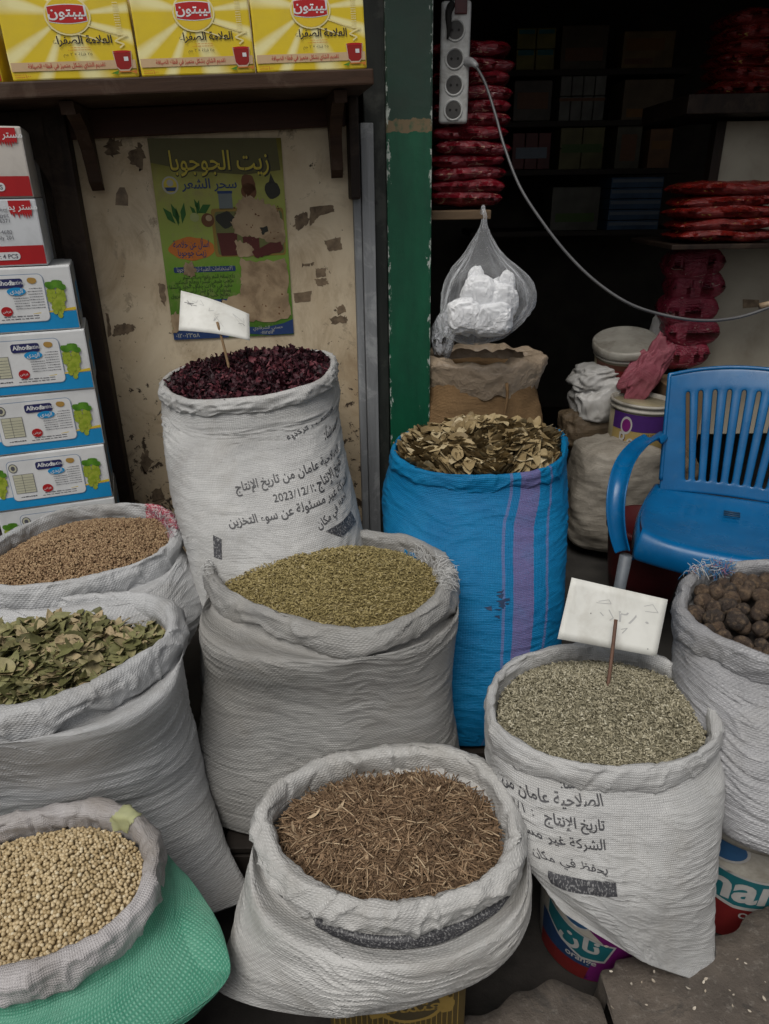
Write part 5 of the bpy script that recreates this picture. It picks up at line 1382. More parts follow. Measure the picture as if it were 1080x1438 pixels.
# ================================================================== POSTER
pts = [wl(207, 195), wl(395, 193), wl(412, 468), wl(245, 478)]
ps0 = (pts[0][0] + pts[3][0]) / 2; ps1 = (pts[1][0] + pts[2][0]) / 2; pz1 = (pts[0][1] + pts[1][1]) / 2; pz0 = (pts[2][1] + pts[3][1]) / 2
pw, ph = ps1 - ps0, pz1 - pz0
def poster_mat():
    m, N, L, b = newmat('poster_green'); v = coord(N); sp = N.new('ShaderNodeSeparateXYZ'); L.new(v, sp.inputs[0])
    z = math_(N, L, 'ADD', math_(N, L, 'DIVIDE', sp.outputs[2], ph), math_(N, L, 'MULTIPLY', math_(N, L, 'SUBTRACT', nz(N, L, v, 9, 4), 0.5), 0.25))
    o = ramp(N, L, z, [(0.0, (0.05, 0.13, 0.02)), (0.35, (0.15, 0.30, 0.04)), (0.55, (0.32, 0.40, 0.09)), (0.78, (0.38, 0.38, 0.11)), (0.92, (0.18, 0.16, 0.035)), (1.0, (0.16, 0.13, 0.03))])
    o = mixc(N, L, ramp(N, L, nz(N, L, v, 22, 7, 0.7), [(0.5, 0.0), (0.72, 0.55)]), o, (0.30, 0.25, 0.14))
    L.new(o, b.inputs['Base Color']); b.inputs['Roughness'].default_value = 0.7; b.inputs['Specular IOR Level'].default_value = 0.12; bump(N, L, b, nz(N, L, v, 20, 5), 0.2, 0.003); return m
po = thing('poster', 'torn green hair oil poster on the cream board', 'poster', WO + UX * ps0 + UN * 0.003 + np.array([0, 0, pz0]), WA)
bm = bmesh.new(); add_box(bm, 0, pw, -0.0012, 0, 0, ph); bm_obj('sheet', bm, poster_mat(), po)
P = Print(lambda uv, off: np.stack([uv[:, 0] * pw, np.full(len(uv), -0.0012 - off), (1 - uv[:, 1]) * ph], 1), off=0.0005)
q_y = paint('poster_yellow', (0.60, 0.48, 0.05)); q_dk = ink('poster_dark', (0.03, 0.03, 0.02)); q_b = ink('poster_blue', (0.02, 0.05, 0.16)); q_or = paint('poster_orange', (0.58, 0.18, 0.03)); q_wh = paint('poster_white', (0.45, 0.45, 0.38)); q_mar = ink('maroon', (0.10, 0.02, 0.015)); q_gr = ink('leaf_green', (0.03, 0.13, 0.02)); q_jar = paint('jar', (0.16, 0.19, 0.19)); q_tan = plain('torn_paper', (0.47, 0.35, 0.215), (0.34, 0.24, 0.14), 0.8, 14, 0.3, 0.003, dirt=(0.14, 0.09, 0.05), dirt_amt=0.5, dscale=14); q_br = ink('nut_brown', (0.15, 0.06, 0.02)); q_tx = ink('poster_text', (0.03, 0.06, 0.015)); q_lg = paint('pale_green', (0.38, 0.42, 0.16))
def pt_text(t, x, y, hgt, m, ly, align='C', bold=0.0, wfit=None):
    v, f, wd = text_mesh(t, bold); sx = (hgt * ph / pw) if wfit is None else wfit / wd
    q = v * [sx, -hgt]; q[:, 0] -= {'L': 0, 'C': .5, 'R': 1}[align] * wd * sx; P.raw(q + [x, y], f, m, ly)
P.poly([(0, 0.0), (0.96, 0.0), (0.98, 0.15), (0.7, 0.17), (0.3, 0.15), (0.0, 0.11)], paint('olive_band', (0.10, 0.09, 0.02)), 0)
pt_text('زيت الجوجوبا', 0.52, 0.148, 0.125, q_dk, 1, 'C', 0.035, 0.77); pt_text('زيت الجوجوبا', 0.515, 0.145, 0.125, q_y, 2, 'C', 0.008, 0.75)
pt_text('سحر الشعر', 0.42, 0.232, 0.065, q_b, 2, 'C', 0.012, 0.42)
P.ell(0.125, 0.215, 0.062, 0.042, q_wh, 1); P.ell(0.125, 0.215, 0.05, 0.034, q_y, 2); P.poly([(0.08, 0.225), (0.17, 0.225), (0.155, 0.243), (0.095, 0.243)], q_b, 3); P.ell(0.125, 0.205, 0.025, 0.016, q_wh, 3)
P.rect(0.48, 0.25, 0.585, 0.335, q_jar, 1); P.rect(0.475, 0.245, 0.59, 0.258, q_b, 2)
for bx, by, a, l in ((0.16, 0.40, 1.9, 0.15), (0.13, 0.40, 2.2, 0.14), (0.18, 0.40, 1.35, 0.15), (0.15, 0.41, 1.6, 0.13), (0.30, 0.36, 1.3, 0.11), (0.31, 0.35, 0.5, 0.12), (0.30, 0.36, 2.2, 0.08), (0.32, 0.34, 1.9, 0.09)):
    dx, dy = math.cos(a), -math.sin(a) * 0.7; nx_, ny_ = -dy * 0.10, dx * 0.10
    P.poly([(bx, by), (bx + dx * l * .5 + nx_ * l * 2, by + dy * l * .5 + ny_ * l * 2), (bx + dx * l, by + dy * l), (bx + dx * l * .5 - nx_ * l * 2, by + dy * l * .5 - ny_ * l * 2)], q_gr, 1)
P.ell(0.28, 0.37, 0.035, 0.022, q_lg, 2); P.ell(0.38, 0.385, 0.05, 0.034, q_br, 3); P.ell(0.39, 0.375, 0.025, 0.015, q_tan, 4)
P.rect(0.41, 0.33, 0.98, 0.57, paint('amber', (0.30, 0.20, 0.04)), 1, 0.02); P.rect(0.435, 0.345, 0.97, 0.56, paint('moss', (0.15, 0.16, 0.05)), 2, 0.02)
P.ell(0.52, 0.385, 0.075, 0.04, q_dk, 3, 18, 0.14); P.poly([(0.44, 0.45), (0.60, 0.45), (0.585, 0.565), (0.46, 0.565)], q_mar, 3); P.rect(0.64, 0.47, 0.77, 0.56, q_mar, 3)
P.ell(0.72, 0.215, 0.055, 0.05, q_br, 1, 16, 0.1); P.ell(0.72, 0.25, 0.06, 0.04, q_br, 1); P.ell(0.905, 0.245, 0.062, 0.042, q_dk, 1, 16, 0.08); P.poly([(0.88, 0.21), (0.90, 0.165), (0.93, 0.21)], q_dk, 1)
P.ell(0.23, 0.525, 0.175, 0.058, q_or, 1, 40, 0.05); pt_text('اسأل عن خلاصة', 0.23, 0.518, 0.050, q_b, 2, 'C', 0.012, 0.28); pt_text('زيت جوجوبا', 0.23, 0.560, 0.050, q_b, 2, 'C', 0.012, 0.22)
P.rect(0.07, 0.617, 0.56, 0.645, q_b, 1, 0.008); pt_text('الاستخدامات الطبية لزيت الجوجوبا', 0.315, 0.639, 0.034, q_wh, 2, 'C', 0.004, 0.44)
for k, tx in enumerate(['علاج تساقط الشعر وتقوية بصيلات الشعر', 'مرطب طبيعي للبشرة ويعالج التجاعيد', 'مفيد في حالات جفاف الجلد والشفاه', 'يستخدم في علاج قشرة الرأس والحكة', 'يعالج حب الشباب وآثار الحروق']):
    pt_text(tx, 0.55 - 0.015 * k, 0.678 + k * 0.024, 0.030, q_tx, 1, 'R', 0.004, 0.42 + 0.05 * (k % 3))
P.rect(0.33, 0.79, 0.52, 0.806, q_b, 1)
P.poly([(0.0, 0.955), (0.30, 0.945), (0.45, 0.955), (0.45, 1.0), (0.0, 1.0)], q_b, 1); pt_text('٠١٢٠٠٢٣٥٨', 0.02, 0.99, 0.034, q_wh, 2, 'L', 0.01)
P.poly([(0.60, 0.945), (0.75, 0.955), (0.92, 0.935), (1.0, 0.915), (1.0, 0.995), (0.8, 0.998), (0.63, 0.985)], q_b, 1); pt_text('٠١١١٢٥١٣', 0.72, 0.99, 0.026, q_wh, 2, 'L', 0.01); pt_text('حسني الشرقاوي', 0.66, 0.962, 0.026, q_wh, 2, 'L', 0.0)
def jag(pts, amp, n_=7):
    out = []
    p = np.array(pts, float)
    for a, b in zip(p, np.roll(p, -1, 0)):
        for t in np.linspace(0, 1, n_, endpoint=False): out.append(a * (1 - t) + b * t + RNG.normal(0, amp, 2))
    return out
P.poly(jag([(0.62, 0.30), (0.70, 0.27), (0.80, 0.29), (0.95, 0.34), (0.985, 0.45), (0.97, 0.52), (0.80, 0.49), (0.70, 0.47), (0.58, 0.46), (0.56, 0.40), (0.60, 0.36)], 0.006), q_tan, 5)
P.poly(jag([(0.60, 0.58), (0.72, 0.60), (0.97, 0.59), (0.99, 0.70), (0.97, 0.78), (0.985, 0.90), (0.85, 0.93), (0.70, 0.92), (0.58, 0.91), (0.54, 0.85), (0.40, 0.83), (0.44, 0.79), (0.58, 0.76), (0.60, 0.68)], 0.0055), q_tan, 5)
P.poly(jag([(0.0, 0.87), (0.05, 0.85), (0.08, 0.90), (0.06, 0.95), (0.0, 0.955)], 0.006), q_tan, 5); P.poly(jag([(0.15, 0.60), (0.22, 0.595), (0.25, 0.64), (0.20, 0.67), (0.15, 0.645)], 0.0055), q_tan, 5); P.poly(jag([(0.58, 0.49), (0.66, 0.50), (0.72, 0.53), (0.70, 0.575), (0.59, 0.575)], 0.0055), q_tan, 5)
P.poly(jag([(0.78, 0.43), (0.84, 0.42), (0.85, 0.45), (0.80, 0.465)], 0.003, 4), q_dk, 6); P.poly(jag([(0.72, 0.535), (0.95, 0.50), (0.96, 0.545), (0.80, 0.575), (0.72, 0.575)], 0.004, 5), q_mar, 6)
for k in range(26):
    x, y = RNG.uniform(0.58, 0.97), RNG.choice([RNG.uniform(0.32, 0.5), RNG.uniform(0.6, 0.9)]); P.ell(x, y, RNG.uniform(0.003, 0.010), RNG.uniform(0.002, 0.006), q_br, 6, 8, 0.2)
P.build('print', po, local=True)

# ================================================================== CHAIR
def plastic(name, c, c2, rough=0.32):
    m, N, L, b = newmat(name); v = coord(N)
    o = mixc(N, L, ramp(N, L, nz(N, L, v, 7, 6, 0.6), [(0.35, 0.0), (0.7, 1.0)]), c, c2)
    o = mixc(N, L, ramp(N, L, nz(N, L, v, 30, 7, 0.7), [(0.55, 0.0), (0.75, 0.35)]), o, (0.05, 0.13, 0.22))
    L.new(o, b.inputs['Base Color']); L.new(ramp(N, L, nz(N, L, v, 12, 6), [(0.3, rough), (0.7, rough + 0.22)]), b.inputs['Roughness'])
    b.inputs['Specular IOR Level'].default_value = 0.38; bump(N, L, b, nz(N, L, v, 120, 3), 0.06, 0.001); return m
m_chair = plastic('chair_blue', (0.001, 0.10, 0.26), (0.001, 0.072, 0.195), 0.20)
m_leg = plain('chair_leg_grey', (0.13, 0.15, 0.17), (0.09, 0.10, 0.115), 0.5, 20, 0.1)
chair = thing('plastic_chair', 'bright blue plastic armchair with slatted back at the right', 'chair', (0, 0, 0), R(-25))
def solid(name, V, F, th, mat, parent, lv=0):
    o = mesh_obj(name, V, F, mat, parent, True, None, True)
    md = o.modifiers.new('thickness', 'SOLIDIFY'); md.thickness = th; md.offset = 0
    if lv:
        sb = o.modifiers.new('round', 'SUBSURF'); sb.levels = lv; sb.render_levels = lv
    return o
# seat with rolled front and a skirt all round
V = []; F = []; nx = 24
rows = []
def seat_hw(t): return 0.225 + 0.02 * math.sin(math.pi * min(1, t))
for t in np.linspace(0, 1, 16):
    y = -0.215 + 0.40 * t
    z = 0.435 - 0.022 * math.sin(math.pi * t) * 1.0 - 0.012 * t
    rows.append((y, z, seat_hw(t), t))
skirt = [(-0.236, 0.362, 0.236), (-0.240, 0.385, 0.237), (-0.238, 0.410, 0.235), (-0.229, 0.429, 0.231)]
allr = [(y, z, hw_, -1) for y, z, hw_ in skirt] + rows
for (y, z, hw_, t) in allr:
    for i in range(nx + 1):
        u = -1 + 2 * i / nx
        bow = -0.035 * (1 - u * u) * (1 if t < 0.25 else max(0, 1 - (t - 0.25) * 2))
        zz = z + (0.016 * abs(u) ** 4 if t >= 0 else 0) + (0.004 * u * u if t < 0 else 0)
        V.append((u * hw_, y + bow, zz))
for j in range(len(allr) - 1):
    for i in range(nx): F.append((j * (nx + 1) + i, j * (nx + 1) + i + 1, (j + 1) * (nx + 1) + i + 1, (j + 1) * (nx + 1) + i))
seat = solid('seat', V, F, 0.006, m_chair, chair, 1)
mbh = MB()
for a in (-0.014, 0.0, 0.014): mbh.tube([(-0.022, 0.06 + a, 0.4205), (0.022, 0.06 + a, 0.4205)], 0.0025, 6)
mbh.build('drain_slot', plain('slot_dark', (0.01, 0.04, 0.08), None, 0.6, 20, 0), seat, True, True)
for sx in (-1, 1):
    V = []; F = []
    for j, t in enumerate(np.linspace(0, 1, 14)):
        y = -0.232 + 0.42 * t
        for z, off in ((0.432 - 0.022 * math.sin(math.pi * t) * 0.4, 0.0), (0.40, 0.007), (0.362, 0.010)): V.append((sx * (seat_hw(t) + off), y, z))
    for j in range(13):
        for i in range(2): F.append((j * 3 + i, j * 3 + i + 1, j * 3 + i + 4, j * 3 + i + 3))
    solid('seat_skirt', V, F, 0.006, m_chair, chair)
# back with fanned slots
NS = 9
def back_pt(s, h):
    """s -1..1 across, h 0..1 up"""
    hw_ = 0.212 + 0.030 * h
    z = 0.425 + (0.335 + 0.030 * (1 - s * s)) * h
    y = 0.185 + 0.125 * h + 0.035 * h * h - 0.055 * (abs(s) ** 2.2) * (0.6 + 0.4 * h)
    return (s * hw_, y, z)
hs = np.concatenate([np.linspace(0, 0.10, 6), np.linspace(0.13, 0.83, 16), np.linspace(0.87, 1.0, 5)])
pw_ = 0.80
def colS(h): return pw_ * (0.80 + 0.20 * h)
edges = []
for k in range(NS + 1):
    c = -1 + 2 * k / NS; g_ = 0.027
    edges += [c - g_, c + g_] if 0 < k < NS else ([c + 0.0, c + 0.05] if k == 0 else [c - 0.05, c])
NSL = len(edges)
V = []; F = []
side = [-1.0, -0.97, -0.9]
def cols(h):
    p = colS(h); sd = [-1.0, -0.965, -0.9, -0.9 + (0.9 - p) * 0.5]
    return sd + [e * p for e in edges] + [-q for q in sd[::-1]]
NC = len(cols(0.5))
for h_ in hs:
    for s in cols(h_): V.append(back_pt(s, h_))
slot = {4 + 2 * k for k in range(NS + 1)}
arch = {}
for j in range(len(hs) - 1):
    for i in range(NC - 1):
        inslot = i in slot and 5 <= j < 21 
        if inslot: continue
        F.append((j * NC + i, j * NC + i + 1, (j + 1) * NC + i + 1, (j + 1) * NC + i))
solid('backrest', V, F, 0.008, m_chair, chair, 1)
# raised lip round the back and seat edges
lip = [back_pt(-0.985, h_) for h_ in np.linspace(0.1, 1, 14)] + [back_pt(s, 1.0) for s in np.linspace(-0.96, 0.96, 20)] + [back_pt(0.985, h_) for h_ in np.linspace(1, 0.1, 14)]
lip = np.array(lip); lip[:, 1] -= 0.003
mbh = MB(); mbh.tube(catmull(lip, 90), 0.0065, 8); mbh.build('back_rim', m_chair, chair, True, True)
for sx in (-1, 1):
    path = catmull([(sx * 0.228, 0.235, 0.592), (sx * 0.246, 0.15, 0.596), (sx * 0.276, 0.04, 0.600), (sx * 0.298, -0.08, 0.590), (sx * 0.304, -0.16, 0.560), (sx * 0.300, -0.205, 0.505), (sx * 0.284, -0.225, 0.44), (sx * 0.262, -0.232, 0.385)], 46)
    V = []; F = []; n_ = len(path); ncs = 9
    T = np.gradient(path, axis=0); T /= np.linalg.norm(T, axis=1)[:, None]
    for i in range(n_):
        X = np.array([sx * 1.0, 0.10, 0]); X -= T[i] * np.dot(X, T[i]); X /= np.linalg.norm(X); Nn = np.cross(X, T[i]) * sx
        if i < 8 and Nn[2] < 0: Nn = -Nn
        hw_ = 0.020 + 0.006 * math.sin(math.pi * i / n_)
        for k in range(ncs):
            q = -1 + 2 * k / (ncs - 1)
            V.append(path[i] + X * q * hw_ - Nn * 0.016 * abs(q) ** 3)
    for i in range(n_ - 1):
        for k in range(ncs - 1): F.append((i * ncs + k, i * ncs + k + 1, (i + 1) * ncs + k + 1, (i + 1) * ncs + k))
    solid('armrest', V, F, 0.006, m_chair, chair, 1)
    mbh = MB(); mbh.tube([(sx * 0.255, -0.225, 0.37), (sx * 0.272, -0.262, 0.0)], [0.018, 0.012], 10); mbh.build('leg', m_leg, chair, True, True)
    mbh = MB(); mbh.tube([(sx * 0.215, 0.175, 0.42), (sx * 0.245, 0.275, 0.0)], [0.018, 0.012], 10); mbh.build('leg', m_leg, chair, True, True)
# stand the chair: left front seat corner where the photo has it
a = Wz(896, 752, 0.435); Rm = Matrix.Rotation(R(-25), 3, 'Z'); off_ = Rm @ Vector((-0.232, -0.225, 0))
chair.location = (a[0] - off_.x, a[1] - off_.y, 0.0)

# red tub under the chair
mb = MB(); mb.lathe([(0.105, 0), (0.12, 0.10), (0.135, 0.25), (0.142, 0.256), (0.142, 0.275), (0.13, 0.275), (0.122, 0.15), (0.1, 0.02)], (0, 0, 0), 36)
o = mb.build('red_tub', plain('tub_red', (0.085, 0.008, 0.009), (0.055, 0.006, 0.007), 0.45, 10, 0.1), None, True, True)
p = W(912, 745, 2.40); o.location = (p[0], p[1], 0.0); tag(o, 'dull red plastic tub standing under the blue chair', 'tub')

# ================================================================== DOORWAY GOODS
def foil(name, c, c2, hi):
    m, N, L, b = newmat(name); v = coord(N)
    o = mixc(N, L, ramp(N, L, nz(N, L, v, 16, 5, 0.6, 0.6), [(0.35, 0.0), (0.65, 1.0)]), c, c2)
    o = mixc(N, L, ramp(N, L, nz(N, L, scaled(N, L, v, (14, 14, 40)), 1.6, 4, 0.6, 1.0), [(0.63, 0.0), (0.67, 0.8)]), o, hi)  # pale patches: printed squiggles, and white highlights painted into the colour
    L.new(o, b.inputs['Base Color']); b.inputs['Roughness'].default_value = 0.22; b.inputs['Specular IOR Level'].default_value = 0.7
    p = bump(N, L, b, nz(N, L, scaled(N, L, v, (30, 30, 60)), 1.0, 5, 0.6, 1.5), 0.9, 0.012); return m
m_foil = foil('red_foil', (0.23, 0.008, 0.018), (0.12, 0.004, 0.010), (0.50, 0.33, 0.22))
m_foil2 = foil('red_gold_foil', (0.22, 0.014, 0.010), (0.13, 0.008, 0.006), (0.55, 0.40, 0.10))
m_foilp = foil('pink_foil', (0.30, 0.03, 0.06), (0.20, 0.015, 0.035), (0.50, 0.40, 0.34))
def pillow(wd, dp, ht, seed, crinkle=0.004):
    nx, ny = 26, 16; V = []; F = []
    for s in (1, -1):
        for j in range(ny + 1):
            for i in range(nx + 1):
                u, v = -1 + 2 * i / nx, -1 + 2 * j / ny
                e = max(0, (1 - abs(u) ** 4)) ** 0.55 * max(0, (1 - abs(v) ** 3.5)) ** 0.5
                x, y = u * wd / 2 * (1 - 0.05 * (v * v)), v * dp / 2 * (1 - 0.05 * u * u)
                q = Vector((x * 22 + seed * 3, y * 22, s * 2 + seed))
                z = s * ht / 2 * e * (1 + 0.3 * noise.noise(q * 0.5)) + crinkle * noise.noise(q * 2.0) * (0.35 + 0.65 * e) + 0.006 * noise.noise(Vector((x * 9, y * 9, seed)))
                V.append((x + crinkle * 0.7 * noise.noise(q * 1.3 + Vector((4, 0, 0))), y, z + ht / 2))
    k = (nx + 1) * (ny + 1)
    for j in range(ny):
        for i in range(nx):
            a = j * (nx + 1) + i; F.append((a, a + 1, a + nx + 2, a + nx + 1)); F.append((k + a, k + a + nx + 1, k + a + nx + 2, k + a + 1))
    bd = [i for i in range(nx + 1)] + [j * (nx + 1) + nx for j in range(1, ny + 1)] + [ny * (nx + 1) + i for i in range(nx - 1, -1, -1)] + [j * (nx + 1) for j in range(ny - 1, 0, -1)]
    for a, b in zip(bd, bd[1:] + bd[:1]): F.append((a, k + a, k + b, b))
    return V, F
ORD = ['lowest', 'second from the bottom', 'third from the bottom', 'fourth from the bottom', 'fifth from the bottom', 'sixth from the bottom', 'seventh from the bottom', 'eighth from the bottom', 'ninth from the bottom', 'tenth from the bottom', 'eleventh from the bottom', 'topmost']
def stack(xL, xR, yb, yt, d, n, mat, what, group, dp=0.18, tilt=0.0, squash=1.0):
    a, b, t_ = W(xL, yb, d), W(xR, yb, d), Wpl((xL + xR) / 2, yt, W(xL, yb, d), (0, 1, 0))
    wd = np.linalg.norm(b - a); z0, z1 = (a[2] + b[2]) / 2, t_[2]; step = (z1 - z0) / n
    protos = [pillow(wd, dp, step * (1.55 if mat is m_foilp else 1.30), s + len(what), 0.004) for s in range(3)]
    meshes = []
    for k in range(n):
        if k < 3:
            o = mesh_obj('foil_packet', *protos[k], mat, None, True, None, True); meshes.append(o.data)
        else:
            o = bpy.data.objects.new('foil_packet', meshes[k % 3]); COL.objects.link(o)
        c = (a + b) / 2
        o.location = (c[0] + RNG.normal(0, 0.006), c[1] + dp / 2 + RNG.normal(0, 0.006), z0 + k * step - step * 0.08)
        o.rotation_euler = (RNG.normal(0, 0.02), tilt + RNG.normal(0, 0.025), RNG.normal(0, 0.06) + (math.pi if k % 2 else 0))
        nm_ = ORD[k] if k < n - 1 else 'topmost'
        tag(o, '%s, %s of its stack' % (what, nm_), 'packet', group)
stack(603, 712, 290, 58, 2.16, 12, m_foil, 'red packet by the green post', 'red packets stacked beside the green post', 0.17)
stack(948, 1100, 342, 258, 2.35, 5, m_foil2, 'red gold packet before the pale board', 'red and gold packets piled on the right shelf', 0.2)
stack(1008, 1120, 130, 12, 2.35, 6, m_foil2, 'red packet on the high right shelf', 'red packets on the high right shelf', 0.2)
stack(930, 1004, 520, 362, 2.75, 5, m_foilp, 'pink and white packet behind the blue chair', 'pink packets stacked behind the chair', 0.16)
# little ledge under the red packets
a, b = W(606, 296, 2.14), W(690, 296, 2.14); ldz = float(W(650, 294, 2.16)[2])
o = box_obj('ledge_board', (0, b[0] - a[0], 0, 0.22, -0.026, 0.0), wood('ledge_wood', (0.16, 0.105, 0.06), (0.09, 0.06, 0.035), (2, 14, 14), 0.6), bevel=0.003); o.location = (a[0], a[1], ldz - 0.002)
tag(o, 'short brown board holding up the red packets by the green post', 'ledge')
# shelves and pale board at the right
def plank(name, label, xL, xR, y_top, y_bot, d, dp, mat):
    a, b, c = W(xL, y_top, d), W(xR, y_top, d), Wpl(xL, y_bot, W(xL, y_top, d), (0, 1, 0))
    o = box_obj(name, (0, b[0] - a[0], 0, dp, c[2] - a[2], 0), mat, bevel=0.003); o.location = (a[0], a[1], a[2]); tag(o, label, 'shelf'); return o
plank('side_shelf', 'dark high shelf in the upper right corner', 968, 1190, 132, 160, 2.33, 0.45, m_dark)
plank('side_shelf', 'thin dark shelf under the red and gold packets', 944, 1190, 344, 351, 2.34, 0.42, m_dark)
a, b = W(1003, 400, 2.62), W(1200, 400, 2.62)
z1_, z0_b = W(1003, 172, 2.55)[2], 0.35
o = box_obj('pale_board', (0, b[0] - a[0], 0, 0.02, z0_b, z1_), plain('pale_board', (0.42, 0.38, 0.30), (0.33, 0.29, 0.225), 0.6, 5, 0.1, 0.003, dirt=(0.22, 0.18, 0.13), dirt_amt=0.35, dscale=5)); o.location = (a[0], a[1] + 0.12, 0)
tag(o, 'pale cream cupboard board behind the blue chair', 'board')
P = Print(lambda uv, off: np.array([Wpl(u, v, (0, a[1] + 0.1195, 0), (0, 1, 0)) - np.array([0, off, 0]) for u, v in uv]), off=0.001)
P.poly([(1043, 420), (1066, 421), (1066, 431), (1043, 433)], i_tape); q_ = P.build('brown_tape', None); tag(q_, 'scrap of brown tape stuck on the pale board', 'tape')
o = box_obj('cupboard_edge', (-0.035, 0.0, 0, 0.05, 0.35, z1_), m_dark); o.location = (a[0] - 0.001, a[1] + 0.11, 0); tag(o, 'dark upright edge of the pale cupboard board', 'upright')

# burlap sack with crinkled plastic liner
def soft_sack(name, label, cx, yb, yt, halfw, d, mat, liner=None, squash=0.8, seed=0, cat='sack', bulge=0.06, neck=1.0, crump=0.012, lean=0.0):
    """full closed or open sack standing at depth d; returns root and top z"""
    base = Wpl(cx, yb, W(cx, yb, d), (0, 1, 0)); top = Wpl(cx, yt, base, (0, 1, 0)); hgt = top[2] - base[2]; r0 = halfw * d / FPX
    V = []; F = []; n_, m_ = 96, 60
    for j in range(m_ + 1):
        t = j / m_; rr = r0 * (1 - 0.10 * (2 * t - 1) ** 4 + bulge * math.sin(math.pi * t)) * (neck if t > 0.98 else 1)
        if t < 0.06: rr *= 0.86 + 0.14 * math.sqrt(t / 0.06)
        for i in range(n_):
            a = 2 * math.pi * i / n_; c, s = math.cos(a), math.sin(a)
            q = Vector((c * 1.6 + seed, s * 1.6, t * 4)); k = 1 + 0.10 * noise.noise(q) + 0.03 * noise.noise(q * 3) + 0.012 * noise.noise(Vector((c * 2 + seed, s * 2, t * 40)))
            sq = (abs(c) ** 3 + abs(s) ** 3) ** (-1 / 3)
            V.append((c * rr * k * sq + lean * t, s * rr * k * squash * sq, t * hgt + 0.01 * noise.noise(q * 2) * t))
    for j in range(m_):
        for i in range(n_): F.append((j * n_ + i, j * n_ + (i + 1) % n_, (j + 1) * n_ + (i + 1) % n_, (j + 1) * n_ + i))
    nv = len(V)
    for k in range(1, 7):
        f = 1 - k / 6
        for i in range(n_):
            x, y, z = V[m_ * n_ + i]; V.append((lean + (x - lean) * f, y * f, hgt + 0.03 * (1 - f * f) + 0.012 * noise.noise(Vector((x * 30 * f, y * 30 * f, seed)))))
        o0 = nv + (k - 1) * n_; p0 = o0 - n_ if k > 1 else m_ * n_
        for i in range(n_): F.append((p0 + i, p0 + (i + 1) % n_, o0 + (i + 1) % n_, o0 + i))
    F.append(tuple(range(n_))[::-1])
    root = thing(name, label, cat, (base[0], base[1] + r0 * squash * 0.0, base[2]))
    uv = np.array([(math.atan2(v[1], v[0]) * r0, v[2]) for v in V])
    body = mesh_obj('body', V, F, mat, root, True, None, True, uv=uv)
    return root, r0, hgt
c_burlap = cloth('burlap', (0.27, 0.17, 0.085), (0.20, 0.12, 0.058), 0.0044, 0.4, (0.10, 0.07, 0.04), 0.3, rough=0.8, spec=0.1)
bz = W(675, 588, 2.5)
root, r0, hg = soft_sack('burlap_sack', 'brown burlap sack with a crinkled plastic collar behind the green post', 664, 760, 520, 77, 2.62, c_burlap, None, 0.8, 2)
def crumple_ring(name, c, rx, ry, zlo, zhi, mat, parent, seed, flare=1.08, amp=0.02, fold=1.0):
    V = []; F = []; n_, m_ = 110, 16
    for j in range(m_ + 1):
        t = j / m_
        for i in range(n_):
            a = 2 * math.pi * i / n_; ca, sa = math.cos(a), math.sin(a)
            q = Vector((ca * 2 + seed, sa * 2, t * 1.5)); f_ = flare * (0.98 + 0.10 * math.sin(math.pi * t)) * (1 - 0.28 * max(0, t - 0.6) / 0.4)
            f_ += amp * 2.5 * noise.noise(q) + amp * 3.0 * (0.4 - abs(noise.noise(Vector((q.x * 2.2, q.y * 2.2, t * 7 + ca))))) + amp * 1.6 * noise.noise(Vector((q.x * 6, q.y * 6, t * 9)))
            V.append((c[0] + ca * rx * f_, c[1] + sa * ry * f_, c[2] + zlo + (zhi - zlo) * math.sin(t * math.pi * 0.62) + amp * 1.0 * noise.noise(q * 2.2 + Vector((0, 0, 4)))))
    for j in range(m_):
        for i in range(n_): F.append((j * n_ + i, j * n_ + (i + 1) % n_, (j + 1) * n_ + (i + 1) % n_, (j + 1) * n_ + i))
    return mesh_obj(name, V, F, mat, parent, True, None, True)
def film(name, c, tr, rough=0.2, cr=0.8):
    m, N, L, b = newmat(name); v = coord(N)
    b.inputs['Base Color'].default_value = rgba(c); b.inputs['Roughness'].default_value = rough; b.inputs['Specular IOR Level'].default_value = 0.6
    p = bump(N, L, b, nz(N, L, v, 40, 6, 0.6, 1.2), 0.7, 0.006)
    bump(N, L, b, ramp(N, L, nz(N, L, v, 16, 4, 0.5, 1.6), [(0.44, 0.0), (0.5, 1.0), (0.56, 0.0)]), cr, 0.008, p)
    t = N.new('ShaderNodeBsdfTransparent'); mx = N.new('ShaderNodeMixShader'); out = [n for n in N if n.type == 'OUTPUT_MATERIAL'][0]
    fr = N.new('ShaderNodeLayerWeight'); fr.inputs['Blend'].default_value = 0.35
    fac = math_(N, L, 'ADD', math_(N, L, 'MULTIPLY', fr.outputs['Facing'], 0.55), 1 - tr)
    fac = math_(N, L, 'MINIMUM', fac, 1.0)
    L.new(fac, mx.inputs[0]); L.new(t.outputs[0], mx.inputs[1]); L.new(b.outputs[0], mx.inputs[2]); L.new(mx.outputs[0], out.inputs['Surface']); return m
m_liner2 = film('brown_film', (0.36, 0.28, 0.2), 0.25, 0.3, 0.25)
crumple_ring('plastic_collar', (0, 0, hg), r0 * 0.98, r0 * 0.80, -0.05, 0.055, m_liner2, root, 4, 1.0, 0.018)
# seam down the burlap
mb = MB(); mb.tube([(0.06 + 0.004 * math.sin(k), -r0 * 0.80 - 0.018 - 0.006 * math.sin(k * .3), hg * (1 - 0.04 * k)) for k in range(14)], 0.005, 6); mb.build('seam', c_burlap, root, True, True)

